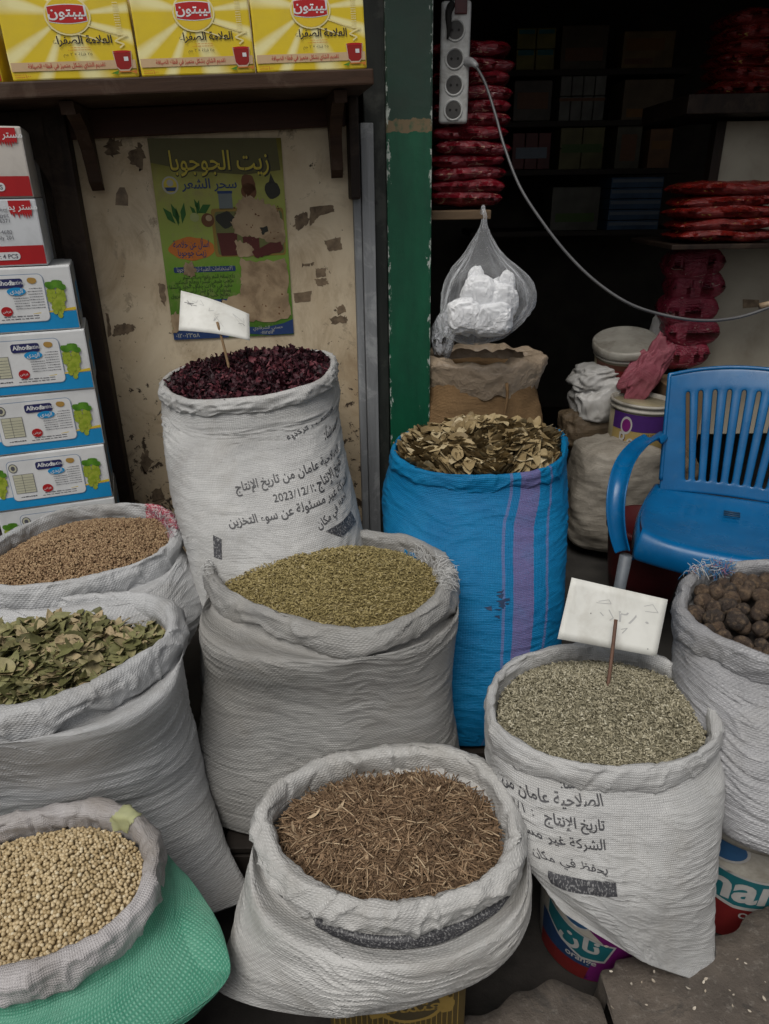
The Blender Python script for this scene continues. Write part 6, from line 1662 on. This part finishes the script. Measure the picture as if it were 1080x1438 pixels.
# clear bag with white cups, hanging from the ledge
m_film = film('clear_film', (0.80, 0.82, 0.85), 0.92, 0.08, 0.12); m_cups = plain('white_foam', (0.84, 0.85, 0.86), (0.76, 0.77, 0.79), 0.5, 20, 0.2, dirt=(0.45, 0.46, 0.5), dirt_amt=0.3)
bd = 2.06
outl = [(680, 308, 3), (679, 322, 6), (678, 342, 15), (680, 365, 30), (685, 392, 52), (683, 425, 60), (676, 447, 58), (668, 465, 48), (668, 477, 30), (668, 483, 6)]
root = thing('plastic_bag', 'clear knotted plastic bag of white foam cups hanging below the red packets', 'bag', tuple(W(680, 308, bd)))
V = []; F = []; n_ = 120; K = catmull(np.array(outl, float), 110)
for j, (x, y, hw_) in enumerate(K):
    c = Wpl(x, y, W(680, 380, bd), (0, 1, 0)); r_ = max(hw_, 2) * bd / FPX
    for i in range(n_):
        a = 2 * math.pi * i / n_; t = j / 109
        q = Vector((math.cos(a) * 2.2, math.sin(a) * 2.2, t * 2.2)); f_ = 1 + 0.20 * noise.noise(q * 1.2) + 0.16 * (0.35 - abs(noise.noise(q * 2.4 + Vector((5, 2, 0))))) + 0.05 * (0.4 - abs(noise.noise(q * 6))) + (0.16 * (1 - t)) * (0.5 - abs(noise.noise(Vector((math.cos(a) * 4, math.sin(a) * 4, t * 1.0))))) + 0.05 * noise.noise(q * 4)
        V.append(c + np.array([math.cos(a) * r_ * f_, math.sin(a) * r_ * 0.72 * f_, 0.006 * noise.noise(q * 3)]))
for j in range(109):
    for i in range(n_): F.append((j * n_ + i, j * n_ + (i + 1) % n_, (j + 1) * n_ + (i + 1) % n_, (j + 1) * n_ + i))
mesh_obj('film', V, F, m_film, root)
mb = MB(); kc = W(680, 310, bd); mb.tube(catmull([kc + np.array(q) for q in ((0, 0, -0.02), (0.002, -0.002, 0.01), (-0.002, 0.012, 0.03), (0.0, 0.03, 0.036), (0, 0.06, 0.02))], 14), [0.006] * 14, 8); mb.build('knot', m_film, root)
cups = thing('foam_cups', 'white foam cups bundled inside the hanging clear bag', 'cups', tuple(Wpl(676, 470, W(680, 380, bd), (0, 1, 0))))
for (x, y, ang, ln, r_) in ((652, 455, 1.2, 0.13, 0.034), (672, 452, 1.0, 0.15, 0.036), (694, 445, 1.35, 0.13, 0.036), (660, 430, 0.35, 0.10, 0.032), (700, 430, 2.0, 0.10, 0.032)):
    c = Wpl(x, y, W(680, 380, bd), (0, 1, 0)) + np.array([0, RNG.normal(0, 0.012), 0]); mb = MB(); dv_ = np.array([math.cos(ang), 0.15, math.sin(ang)])
    ring = [(t, r_ * (0.82 + 0.18 * t) + (0.003 if k % 2 else 0)) for k, t in enumerate(np.linspace(0, 1, 14))]
    mb.tube([c + dv_ * ln * (t - 0.25) for t, _ in ring], [r for _, r in ring], 20); mb.build('cup_stack', m_cups, cups)
bag_stuff = []
for (x, y, hw_, hh_, sd_) in ((654, 443, 25, 24, 3), (692, 448, 27, 22, 5), (672, 418, 24, 28, 8), (704, 424, 21, 25, 2), (668, 396, 11, 20, 11), (712, 402, 11, 20, 13)):
    bag_stuff.append((x, y, hw_, hh_, sd_))
# second thin white bag behind it
V, F = pillow(0.075, 0.05, 0.05, 7, 0.012)
o = mesh_obj('carrier_bag', [(x, y, z * 2.6 + x * 0.3) for x, y, z in V], F, film('white_film', (0.6, 0.62, 0.66), 0.2, 0.2), None, True, None, True); p = W(622, 500, 2.28); o.location = tuple(p); tag(o, 'crumpled whitish carrier bag behind the green post', 'bag')

# ---------------- buckets, sacks and packs beyond the chair
def bucket(name, label, cx, yb, yt, hw_t, d, mat, rim_mat, band, lid=None, tilt=(0, 0), taper=0.86, prints=None, at=None):
    if at: base, hgt, r1 = np.array(at[:3]), at[3], at[4]
    else: base = W(cx, yb, d); top = Wpl(cx, yt, base, (0, 1, 0)); hgt = top[2] - base[2]; r1 = hw_t * d / FPX
    r0 = r1 * taper
    t = thing(name, label, 'bucket', tuple(base), rx=tilt[0], ry=tilt[1])
    mb = MB(); mb.lathe([(r0 * 0.97, 0), (r0, 0.006), (r0 + (r1 - r0) * 0.5, hgt * 0.5), (r1 * 0.985, hgt * 0.93)], (0, 0, 0), 48); mb.build('body', mat, t, True, True)
    mb = MB(); mb.lathe([(r1 * 0.985, hgt * 0.86), (r1 * 1.03, hgt * 0.865), (r1 * 1.03, hgt * 0.90), (r1 * 1.0, hgt * 0.905), (r1 * 1.0, hgt * 0.95), (r1 * 1.045, hgt * 0.955), (r1 * 1.045, hgt), (r1 * 0.97, hgt * 1.0), (r1 * 0.96, hgt * 0.9)], (0, 0, 0), 48, cap=False); mb.build('rim', rim_mat, t, True, True)
    def fn(uv, off):
        rr = r0 + (r1 - r0) * uv[:, 1] + off; a = uv[:, 0] - math.pi / 2
        return np.stack([rr * np.cos(a), rr * np.sin(a), uv[:, 1] * hgt], 1)
    if prints:
        P = Print(fn, cut=0.08, off=0.0015); prints(P); P.build('printed_label', t, local=True)
    if lid:
        mb = MB(); mb.lathe([(r1 * 1.06, -0.022), (r1 * 1.08, -0.018), (r1 * 1.08, 0.004), (r1 * 1.02, 0.010), (r1 * 0.96, 0.004), (r1 * 0.9, 0.0), (0.004, 0.004)], (0, 0, hgt + 0.012), 48); mb.build('lid', lid, t, True, True)
    return t
k_gcream = plain('bucket_cream', (0.36, 0.32, 0.21), (0.27, 0.23, 0.14), 0.45, 14, 0.1, 0.002, dirt=(0.15, 0.12, 0.08), dirt_amt=0.5); k_grimy = plain('grimy_white', (0.40, 0.38, 0.33), (0.3, 0.28, 0.24), 0.5, 12, 0.15, 0.002, dirt=(0.14, 0.12, 0.09), dirt_amt=0.6)
k_purple = ink('purple', (0.055, 0.015, 0.13)); k_gold = paint('gold_band', (0.34, 0.25, 0.09)); k_brn = ink('bucket_brown', (0.10, 0.035, 0.02)); k_wht = ink('soft_white', (0.42, 0.41, 0.39)); k_teal = ink('teal', (0.012, 0.12, 0.14)); k_mag = ink('magenta', (0.16, 0.01, 0.13)); k_rr = ink('label_red', (0.17, 0.014, 0.014)); k_dblu = ink('deep_blue', (0.015, 0.045, 0.12)); k_bbl = ink('label_blue', (0.03, 0.10, 0.22))
def pr_oda(P):
    P.rect(-1.3, 0.56, 1.3, 0.84, k_purple, 0); P.rect(-1.3, 0.05, 1.3, 0.555, k_gold, 0)
    P.ell(-0.75, 0.64, 0.2, 0.15, k_wht, 2); P.ell(-0.75, 0.64, 0.15, 0.11, k_mag, 3)
    P.text('Roda', -0.95, 0.27, 0.36, k_wht, 3, bold=0.01, wfit=1.0); P.text('Roda', -0.93, 0.255, 0.36, k_brn, 2, bold=0.012, wfit=1.0); P.text('pure', -0.1, 0.48, 0.12, k_brn, 3, wfit=0.4); P.text('R', 0.35, 0.06, 0.25, k_brn, 3, wfit=0.2)
bucket('bucket', 'cream and purple lidded bucket with yellow label left of the blue chair', 888, 640, 560, 41, 2.72, k_gcream, k_grimy, None, None, (0, R(3)), 0.9, pr_oda)
def pr_br(P):
    P.rect(-1.4, 0.0, 1.4, 0.82, k_brn, 0)
    for k in range(4): P.rect(-1.1 + k * 0.5, 0.1, -0.75 + k * 0.5, 0.7, k_rr if k % 2 else k_gold, 2)
bucket('bucket', 'brown bucket with a dusty white lid, topmost of the pile behind the chair', 872, 545, 478, 40, 2.86, k_gcream, k_grimy, None, k_grimy, (R(14), R(-6)), 0.9, pr_br)
def bag_lump(name, label, cx, cy, hw_, hh, d, mat, cat='sack', seed=0, dpt=0.7, crump=1.0, rot=0.0):
    v, f_ = ico(5); c = W(cx, cy, d); sx, sz = hw_ * d / FPX, hh * d / FPX; V = []
    for p in v:
        q = Vector(p); n1 = noise.noise(q * 1.3 + Vector((seed, 0, 0))); n2 = 0.5 - abs(noise.noise(q * 2.6 + Vector((0, seed, 0)))); n3 = noise.noise(q * 7 + Vector((0, 0, seed)))
        e = 1 + 0.16 * n1 * crump + 0.14 * n2 * crump + 0.04 * n3
        w_ = np.sign(p) * np.abs(p) ** 0.78; V.append((w_[0] * sx * e * math.cos(rot) - w_[2] * sz * e * math.sin(rot), w_[1] * sx * dpt * e, w_[2] * sz * e * math.cos(rot) + w_[0] * sx * e * math.sin(rot)))
    root = mesh_obj(name, V, [tuple(x) for x in f_], mat, None, True, None, True, uv=np.array([(p[0] * sx * 1.5, p[2] * sz) for p in v]))
    root.location = tuple(c); tag(root, label, cat); return root
c_dim = cloth('sack_dim', (0.34, 0.31, 0.26), (0.26, 0.235, 0.195), 0.004, 0.3, (0.12, 0.10, 0.075), 0.6)
c_brown = cloth('sack_brown', (0.16, 0.115, 0.07), (0.11, 0.08, 0.05), 0.004, 0.3, (0.06, 0.045, 0.03), 0.5)
c_pink = cloth('cloth_pink', (0.36, 0.10, 0.13), (0.26, 0.06, 0.085), 0.004, 0.2, (0.15, 0.08, 0.07), 0.4)
m_whitebag = plain('white_bag', (0.50, 0.49, 0.47), (0.42, 0.41, 0.39), 0.4, 20, 0.4, 0.006, dirt=(0.2, 0.18, 0.15), dirt_amt=0.4)
root, _, _ = soft_sack('sack', 'dim beige sack at the bottom of the pile left of the chair', 850, 757, 626, 56, 2.80, c_dim, seed=11, squash=0.9)
bag_lump('sack', 'brown sack lying between the white bag and the beige sack', 828, 600, 42, 30, 2.86, c_brown, seed=3)
bag_lump('sack', 'knotted white plastic sack left of the purple bucket', 845, 560, 40, 30, 2.80, m_whitebag, seed=6, rot=0.25, crump=1.6)
bag_lump('sack', 'folded top of a pale sack leaning on the brown bucket', 842, 527, 40, 16, 2.78, m_whitebag, seed=9, rot=0.12, crump=1.8)
bag_lump('cloth', 'pink cloth bundle hanging beside the brown bucket', 908, 522, 20, 42, 2.66, c_pink, 'cloth', seed=12, dpt=0.45, rot=-0.5, crump=3.2)
bag_lump('plastic_bag', 'wrinkled whitish bag tucked behind the pink cloth', 925, 480, 14, 42, 2.85, m_whitebag, 'bag', seed=15, dpt=0.6)
bag_lump('sack', 'dark brown sack lying low behind the blue chair', 930, 690, 50, 60, 2.75, c_brown, seed=18)
box_ = box_obj('cardboard_box', (-0.07, 0.07, 0, 0.2, 0, 0.62), plain('cardboard', (0.20, 0.13, 0.07), (0.14, 0.09, 0.05), 0.8, 10, 0.2)); p = W(955, 610, 2.72); box_.location = (p[0], p[1], 0); tag(box_, 'brown cardboard box under the pink packets', 'box')

m_wrap = film('foam_wrap', (0.84, 0.85, 0.87), 0.25, 0.25, 0.3)
for x, y, hw_, hh_, sd_ in bag_stuff:
    o = bag_lump('foam_wrap', None, x, y, hw_, hh_, bd, m_wrap, None, sd_, 0.7)
    o.parent = cups; o.location = Vector(W(x, y, bd)) - cups.location
# buckets and box below the front sacks
def pr_purple(P):
    P.rect(-1.4, 0.0, 1.4, 0.20, k_rr, 0); P.rect(-1.4, 0.2, 1.4, 0.5, k_dblu, 0)
    P.poly([(-0.75, 0.88), (-0.1, 0.84), (0.9, 0.88), (1.1, 0.6), (1.2, 0.02), (-0.35, 0.01), (-0.3, 0.3), (-0.1, 0.55)], k_mag, 1)
    P.poly([(-1.25, 0.74), (-0.8, 0.66), (-0.3, 0.62), (-0.02, 0.60), (-0.10, 0.33), (-0.5, 0.30), (-0.95, 0.40), (-1.25, 0.52)], k_wht, 2); P.poly([(-1.23, 0.72), (-0.8, 0.64), (-0.3, 0.60), (-0.06, 0.58), (-0.13, 0.36), (-0.5, 0.33), (-0.95, 0.43), (-1.23, 0.54)], k_teal, 3)
    P.text('نان', -0.60, 0.44, 0.26, k_wht, 4, 'C', 0.03, wfit=0.7); P.ell(-0.7, 0.78, 0.24, 0.09, k_wht, 2); P.ell(-0.7, 0.78, 0.20, 0.07, k_bbl, 3); P.text('orange', -0.5, 0.26, 0.11, k_wht, 5, 'C', 0.02, wfit=0.55)
bucket('bucket', 'detergent bucket with purple and teal label below the printed sack', 838, 1398, 1262, 84, 1.38, k_grimy, k_grimy, None, None, (R(2), R(4)), 0.80, pr_purple, at=(0.415, 1.0, -0.128, 0.225, 0.128))
def pr_red(P):
    P.rect(-1.5, 0.0, 1.5, 0.42, k_rr, 0); P.poly([(-0.2, 0.9), (1.2, 0.78), (1.4, 0.4), (0.5, 0.42)], k_rr, 1)
    P.ell(-0.75, 0.80, 0.35, 0.12, k_wht, 2); P.ell(-0.75, 0.80, 0.31, 0.10, k_bbl, 3)
    P.poly([(-1.4, 0.68), (-0.6, 0.62), (0.3, 0.58), (0.75, 0.62), (0.6, 0.32), (-0.4, 0.30), (-1.4, 0.42)], k_wht, 2); P.poly([(-1.38, 0.66), (-0.6, 0.60), (0.3, 0.56), (0.70, 0.60), (0.56, 0.35), (-0.4, 0.33), (-1.38, 0.45)], k_teal, 3)
    P.text('nan', -0.85, 0.38, 0.34, k_wht, 4, 'L', 0.03, wfit=1.1); P.text('orange', 0.1, 0.22, 0.12, k_wht, 4, 'C', 0.01, wfit=0.8)
bucket('bucket', 'detergent bucket with red and teal label under the lime sack', 1050, 1312, 1182, 92, 1.40, k_grimy, k_grimy, None, None, (0, R(2)), 0.84, pr_red, at=(0.74, 1.10, -0.128, 0.31, 0.145))
k_gdark = plain('black_gold', (0.035, 0.028, 0.015), (0.055, 0.042, 0.02), 0.4, 14, 0.1); k_gd = paint('gold', (0.24, 0.16, 0.04)); k_gd2 = paint('dim_gold', (0.065, 0.045, 0.015))
a, b = Wz(462, 1404, 0.10), Wz(655, 1386, 0.10); gw = float(np.linalg.norm((b - a)[:2])); ga = math.atan2(b[1] - a[1], b[0] - a[0]); gz = 0.10
t = thing('tea_carton', 'black and gold printed box squeezed under the front sack', 'box', (a[0], a[1], -0.129), ga)
bm = bmesh.new(); add_box(bm, 0, gw, 0, 0.16, 0, gz + 0.129, 0.003); bm_obj('box', bm, k_gd2, t)
P = Print(lambda uv, off: np.stack([uv[:, 0], np.full(len(uv), -off), uv[:, 1]], 1)); zt_ = gz + 0.129
for k in range(24): P.rect(0.006 + k * 0.009, 0.004, 0.0075 + k * 0.009, zt_ - 0.004, k_gd, 0)
P.ell(gw * 0.60, zt_ - 0.035, 0.055, 0.045, k_gd, 1, 34, 0.03); P.ell(gw * 0.60, zt_ - 0.035, 0.047, 0.038, k_gdark, 2); P.text('العثمانية', gw * 0.60, zt_ - 0.050, 0.042, k_gd, 3, 'C', 0.012); P.ell(gw * 0.34, zt_ - 0.04, 0.013, 0.022, k_gd, 2, 16, 0.15); P.ell(gw * 0.86, zt_ - 0.04, 0.013, 0.022, k_gd, 2, 16, 0.15)
P.build('printed_front', t, local=True)

# ================================================================== POWER STRIP AND CABLE
psd = 2.04
A = W(641, 2, psd - 0.10); B = W(636, 174, psd + 0.02); ax = (A - B); ln = np.linalg.norm(ax)
m_ps = plain('strip_white', (0.62, 0.62, 0.60), (0.54, 0.54, 0.52), 0.4, 14, 0.06, 0.001, dirt=(0.22, 0.2, 0.17), dirt_amt=0.5, dscale=18); m_pd = plain('socket_dark', (0.09, 0.085, 0.08), (0.05, 0.048, 0.045), 0.6, 20, 0.1); m_sw = plain('switch_red', (0.10, 0.01, 0.01), (0.06, 0.008, 0.008), 0.3, 20, 0)
ps = thing('power_strip', 'white power strip with four sockets hanging by the green post', 'power strip', tuple(B))
_z = Vector(ax / ln); _y = Vector((0.10, 1, 0)); _y = (_y - _z * _y.dot(_z)).normalized(); _x = _y.cross(_z)
ps.rotation_euler = Matrix((_x, _y, _z)).transposed().to_euler()
bm = bmesh.new(); add_box(bm, -0.041, 0.041, -0.018, 0.018, 0, ln, 0.010, 3); bm_obj('case', bm, m_ps, ps, True)
for k, py in enumerate((155, 122, 88, 52)):
    zc = float(np.dot(W(638, py, psd) - B, ax / ln)); mb = MB()
    mb.lathe([(0.0275, -0.003), (0.0275, 0.002), (0.0235, 0.002), (0.0215, -0.003), (0.0215, -0.0045)], (0, 0, 0), 28, cap=False)
    o = mesh_obj('socket', [(x, -0.0185 - z, y + zc) for x, y, z in mb.v], mb.f, m_ps, ps, True, None, True)
    mb = MB(); mb.lathe([(0.022, 0.0004), (0.0, 0.0004)], (0, 0, 0), 28, cap=False); mesh_obj('socket_well', [(x, -0.0182 - z, y + zc) for x, y, z in mb.v], mb.f, m_pd, o, True, None, True)
    mb = MB()
    for sx in (-0.009, 0.009): mb.lathe([(0.0035, 0.0012), (0.0, 0.0012)], (sx, 0, 0), 10, cap=False)
    mesh_obj('pin_hole', [(x, -0.0182 - z, y + zc) for x, y, z in mb.v], mb.f, m_black, o, True, None, True)
zc = float(np.dot(W(652, 22, psd) - B, ax / ln)); bm = bmesh.new(); add_box(bm, -0.004, 0.030, -0.024, -0.0165, zc - 0.020, zc + 0.020, 0.002); bm_obj('switch', bm, m_sw, ps)
mb = MB(); mb.tube(catmull([(-0.012, -0.01, ln - 0.01), (-0.02, -0.026, ln - 0.03), (-0.018, -0.026, ln - 0.07), (-0.022, -0.022, ln - 0.09)], 14), [0.012, 0.012, 0.011, 0.010, 0.010, 0.009, 0.009, 0.008, 0.007, 0.006, 0.005, 0.004, 0.003, 0.002], 8); mb.build('tape_wrap', m_black, ps, True, True)
pl = thing('power_cable', 'grey cable plugged in the power strip, looping across the doorway', 'cable', tuple(W(655, 88, psd - 0.03)))
mb = MB(); mb.tube(catmull([W(646, 88, psd - 0.022), W(654, 87, psd - 0.05), W(664, 88, psd - 0.075), W(670, 94, psd - 0.08)], 12), [0.016, 0.016, 0.015, 0.015, 0.014, 0.013, 0.012, 0.010, 0.009, 0.008, 0.007, 0.006], 12); mb.build('plug', plain('plug_clear', (0.42, 0.42, 0.42), (0.3, 0.3, 0.3), 0.3, 60, 0.2), pl)
cab = [(668, 92), (682, 118), (697, 165), (708, 205), (730, 262), (762, 312), (800, 360), (840, 398), (885, 427), (935, 443), (985, 450), (1035, 446), (1085, 430), (1140, 408)]
mb = MB(); mb.tube(catmull([W(x, y, psd - 0.08 - 0.10 * k / 13) for k, (x, y) in enumerate(cab)], 90), 0.0040, 10); mb.build('cord', plain('cord_grey', (0.09, 0.09, 0.092), (0.065, 0.065, 0.068), 0.32, 20, 0.05), pl)
mb = MB(); p = W(1078, 428, psd - 0.17); mb.tube([p - (0.02, 0, 0.004), p + (0.05, 0, 0.012)], 0.0085, 10); o = mb.build('cord_tape', i_tape, pl)

# ================================================================== DIM SHELVES AT THE BACK
m_backsh = wood('back_shelf', (0.045, 0.035, 0.028), (0.025, 0.02, 0.016), (1.2, 12, 12), 0.7)
BY = 3.9
def bpt(x, y): return Wpl(x, y, (0, BY, 0), (0, 1, 0))
for k, (y, lb) in enumerate([(100, 'highest dim shelf on the back wall'), (172, 'second dim shelf on the back wall'), (240, 'third dim shelf on the back wall'), (326, 'lowest dim shelf on the back wall')]):
    a, b = bpt(660, y), bpt(968, y); o = box_obj('back_shelf', (0, b[0] - a[0], -0.02, 0.40, -0.025, 0), m_backsh); o.location = (a[0], BY, a[2]); tag(o, lb, 'shelf')
def backbox(x0, y0, x1, y1, c, label, bands=(), cat='box', n=(1, 1)):
    a, b = bpt(x0, y1), bpt(x1, y0); t = thing('carton', label, cat, (a[0], BY + 0.01, a[2] + 0.002)); wd, ht = b[0] - a[0], b[2] - a[2]
    bm = bmesh.new()
    for i in range(n[0]):
        for j in range(n[1]): add_box(bm, wd * i / n[0] + 0.002, wd * (i + 1) / n[0] - 0.002, 0, 0.22, ht * j / n[1] + 0.001, ht * (j + 1) / n[1] - 0.002, 0.003)
    bm_obj('box', bm, plain('bk_%d_%d' % (x0, y0), tuple(q * 0.6 for q in c), tuple(q * 0.35 for q in c), 0.5, 9, 0.1), t)
    P = Print(lambda uv, off: np.stack([uv[:, 0] * wd, np.full(len(uv), -off), uv[:, 1] * ht], 1), off=0.001)
    for (u0, v0, u1, v1, m) in bands: P.rect(u0, v0, u1, v1, m, 0)
    if bands: P.build('printed_front', t, local=True)
b_te = ink('bk_teal', (0.012, 0.16, 0.18)); b_gr = ink('bk_green', (0.06, 0.11, 0.02)); b_or = ink('bk_orange', (0.22, 0.10, 0.02)); b_wh = ink('bk_white', (0.17, 0.20, 0.24)); b_br = ink('bk_brown', (0.16, 0.07, 0.03))
backbox(724, 38, 783, 99, (0.42, 0.36, 0.06), 'yellow green packs with teal marks on the highest back shelf', [(0.05, 0.35, 0.45, 0.48, b_te), (0.55, 0.35, 0.95, 0.48, b_te), (0.05, 0.85, 0.45, 0.95, b_te), (0.55, 0.85, 0.95, 0.95, b_te)], n=(2, 2))
backbox(786, 34, 858, 99, (0.16, 0.11, 0.06), 'brown carton beside the yellow green packs', [(0.1, 0.2, 0.9, 0.5, b_br)])
backbox(872, 42, 952, 99, (0.40, 0.25, 0.08), 'orange tan cardboard carton high on the back shelf', [(0.06, 0.15, 0.6, 0.3, b_br), (0.06, 0.5, 0.8, 0.8, b_or)])
backbox(720, 112, 778, 171, (0.15, 0.12, 0.09), 'grey brown carton on the second back shelf', [(0.1, 0.3, 0.9, 0.7, b_br)])
backbox(784, 98, 855, 171, (0.30, 0.29, 0.25), 'row of pale jars on the second back shelf', [(0.0, 0.4, 1, 0.46, b_br)], n=(4, 2), cat='jars')
backbox(872, 110, 950, 171, (0.24, 0.16, 0.08), 'tan carton on the second back shelf', [(0.1, 0.1, 0.9, 0.3, b_or)])
backbox(718, 186, 776, 239, (0.24, 0.05, 0.045), 'dull red packs on the third back shelf', [(0.1, 0.3, 0.9, 0.6, b_wh)], n=(3, 1))
backbox(784, 178, 852, 239, (0.26, 0.23, 0.08), 'olive packs on the third back shelf', [(0.05, 0.4, 0.95, 0.6, b_gr)], n=(2, 2))
backbox(862, 176, 905, 239, (0.18, 0.16, 0.10), 'narrow khaki carton on the third back shelf', [(0.2, 0.2, 0.8, 0.8, b_br)])
backbox(908, 180, 948, 239, (0.34, 0.16, 0.06), 'orange brown carton on the third back shelf', [(0.1, 0.5, 0.9, 0.7, b_or)])
backbox(772, 262, 846, 325, (0.20, 0.19, 0.15), 'grey green carton on the lowest back shelf', [(0.1, 0.2, 0.9, 0.4, b_gr)])
backbox(852, 248, 935, 325, (0.10, 0.20, 0.36), 'blue and white packs stacked on the lowest back shelf', [(0.03, 0.1 + 0.2 * k, 0.97, 0.16 + 0.2 * k, b_wh) for k in range(5)], n=(1, 5), cat='packs')
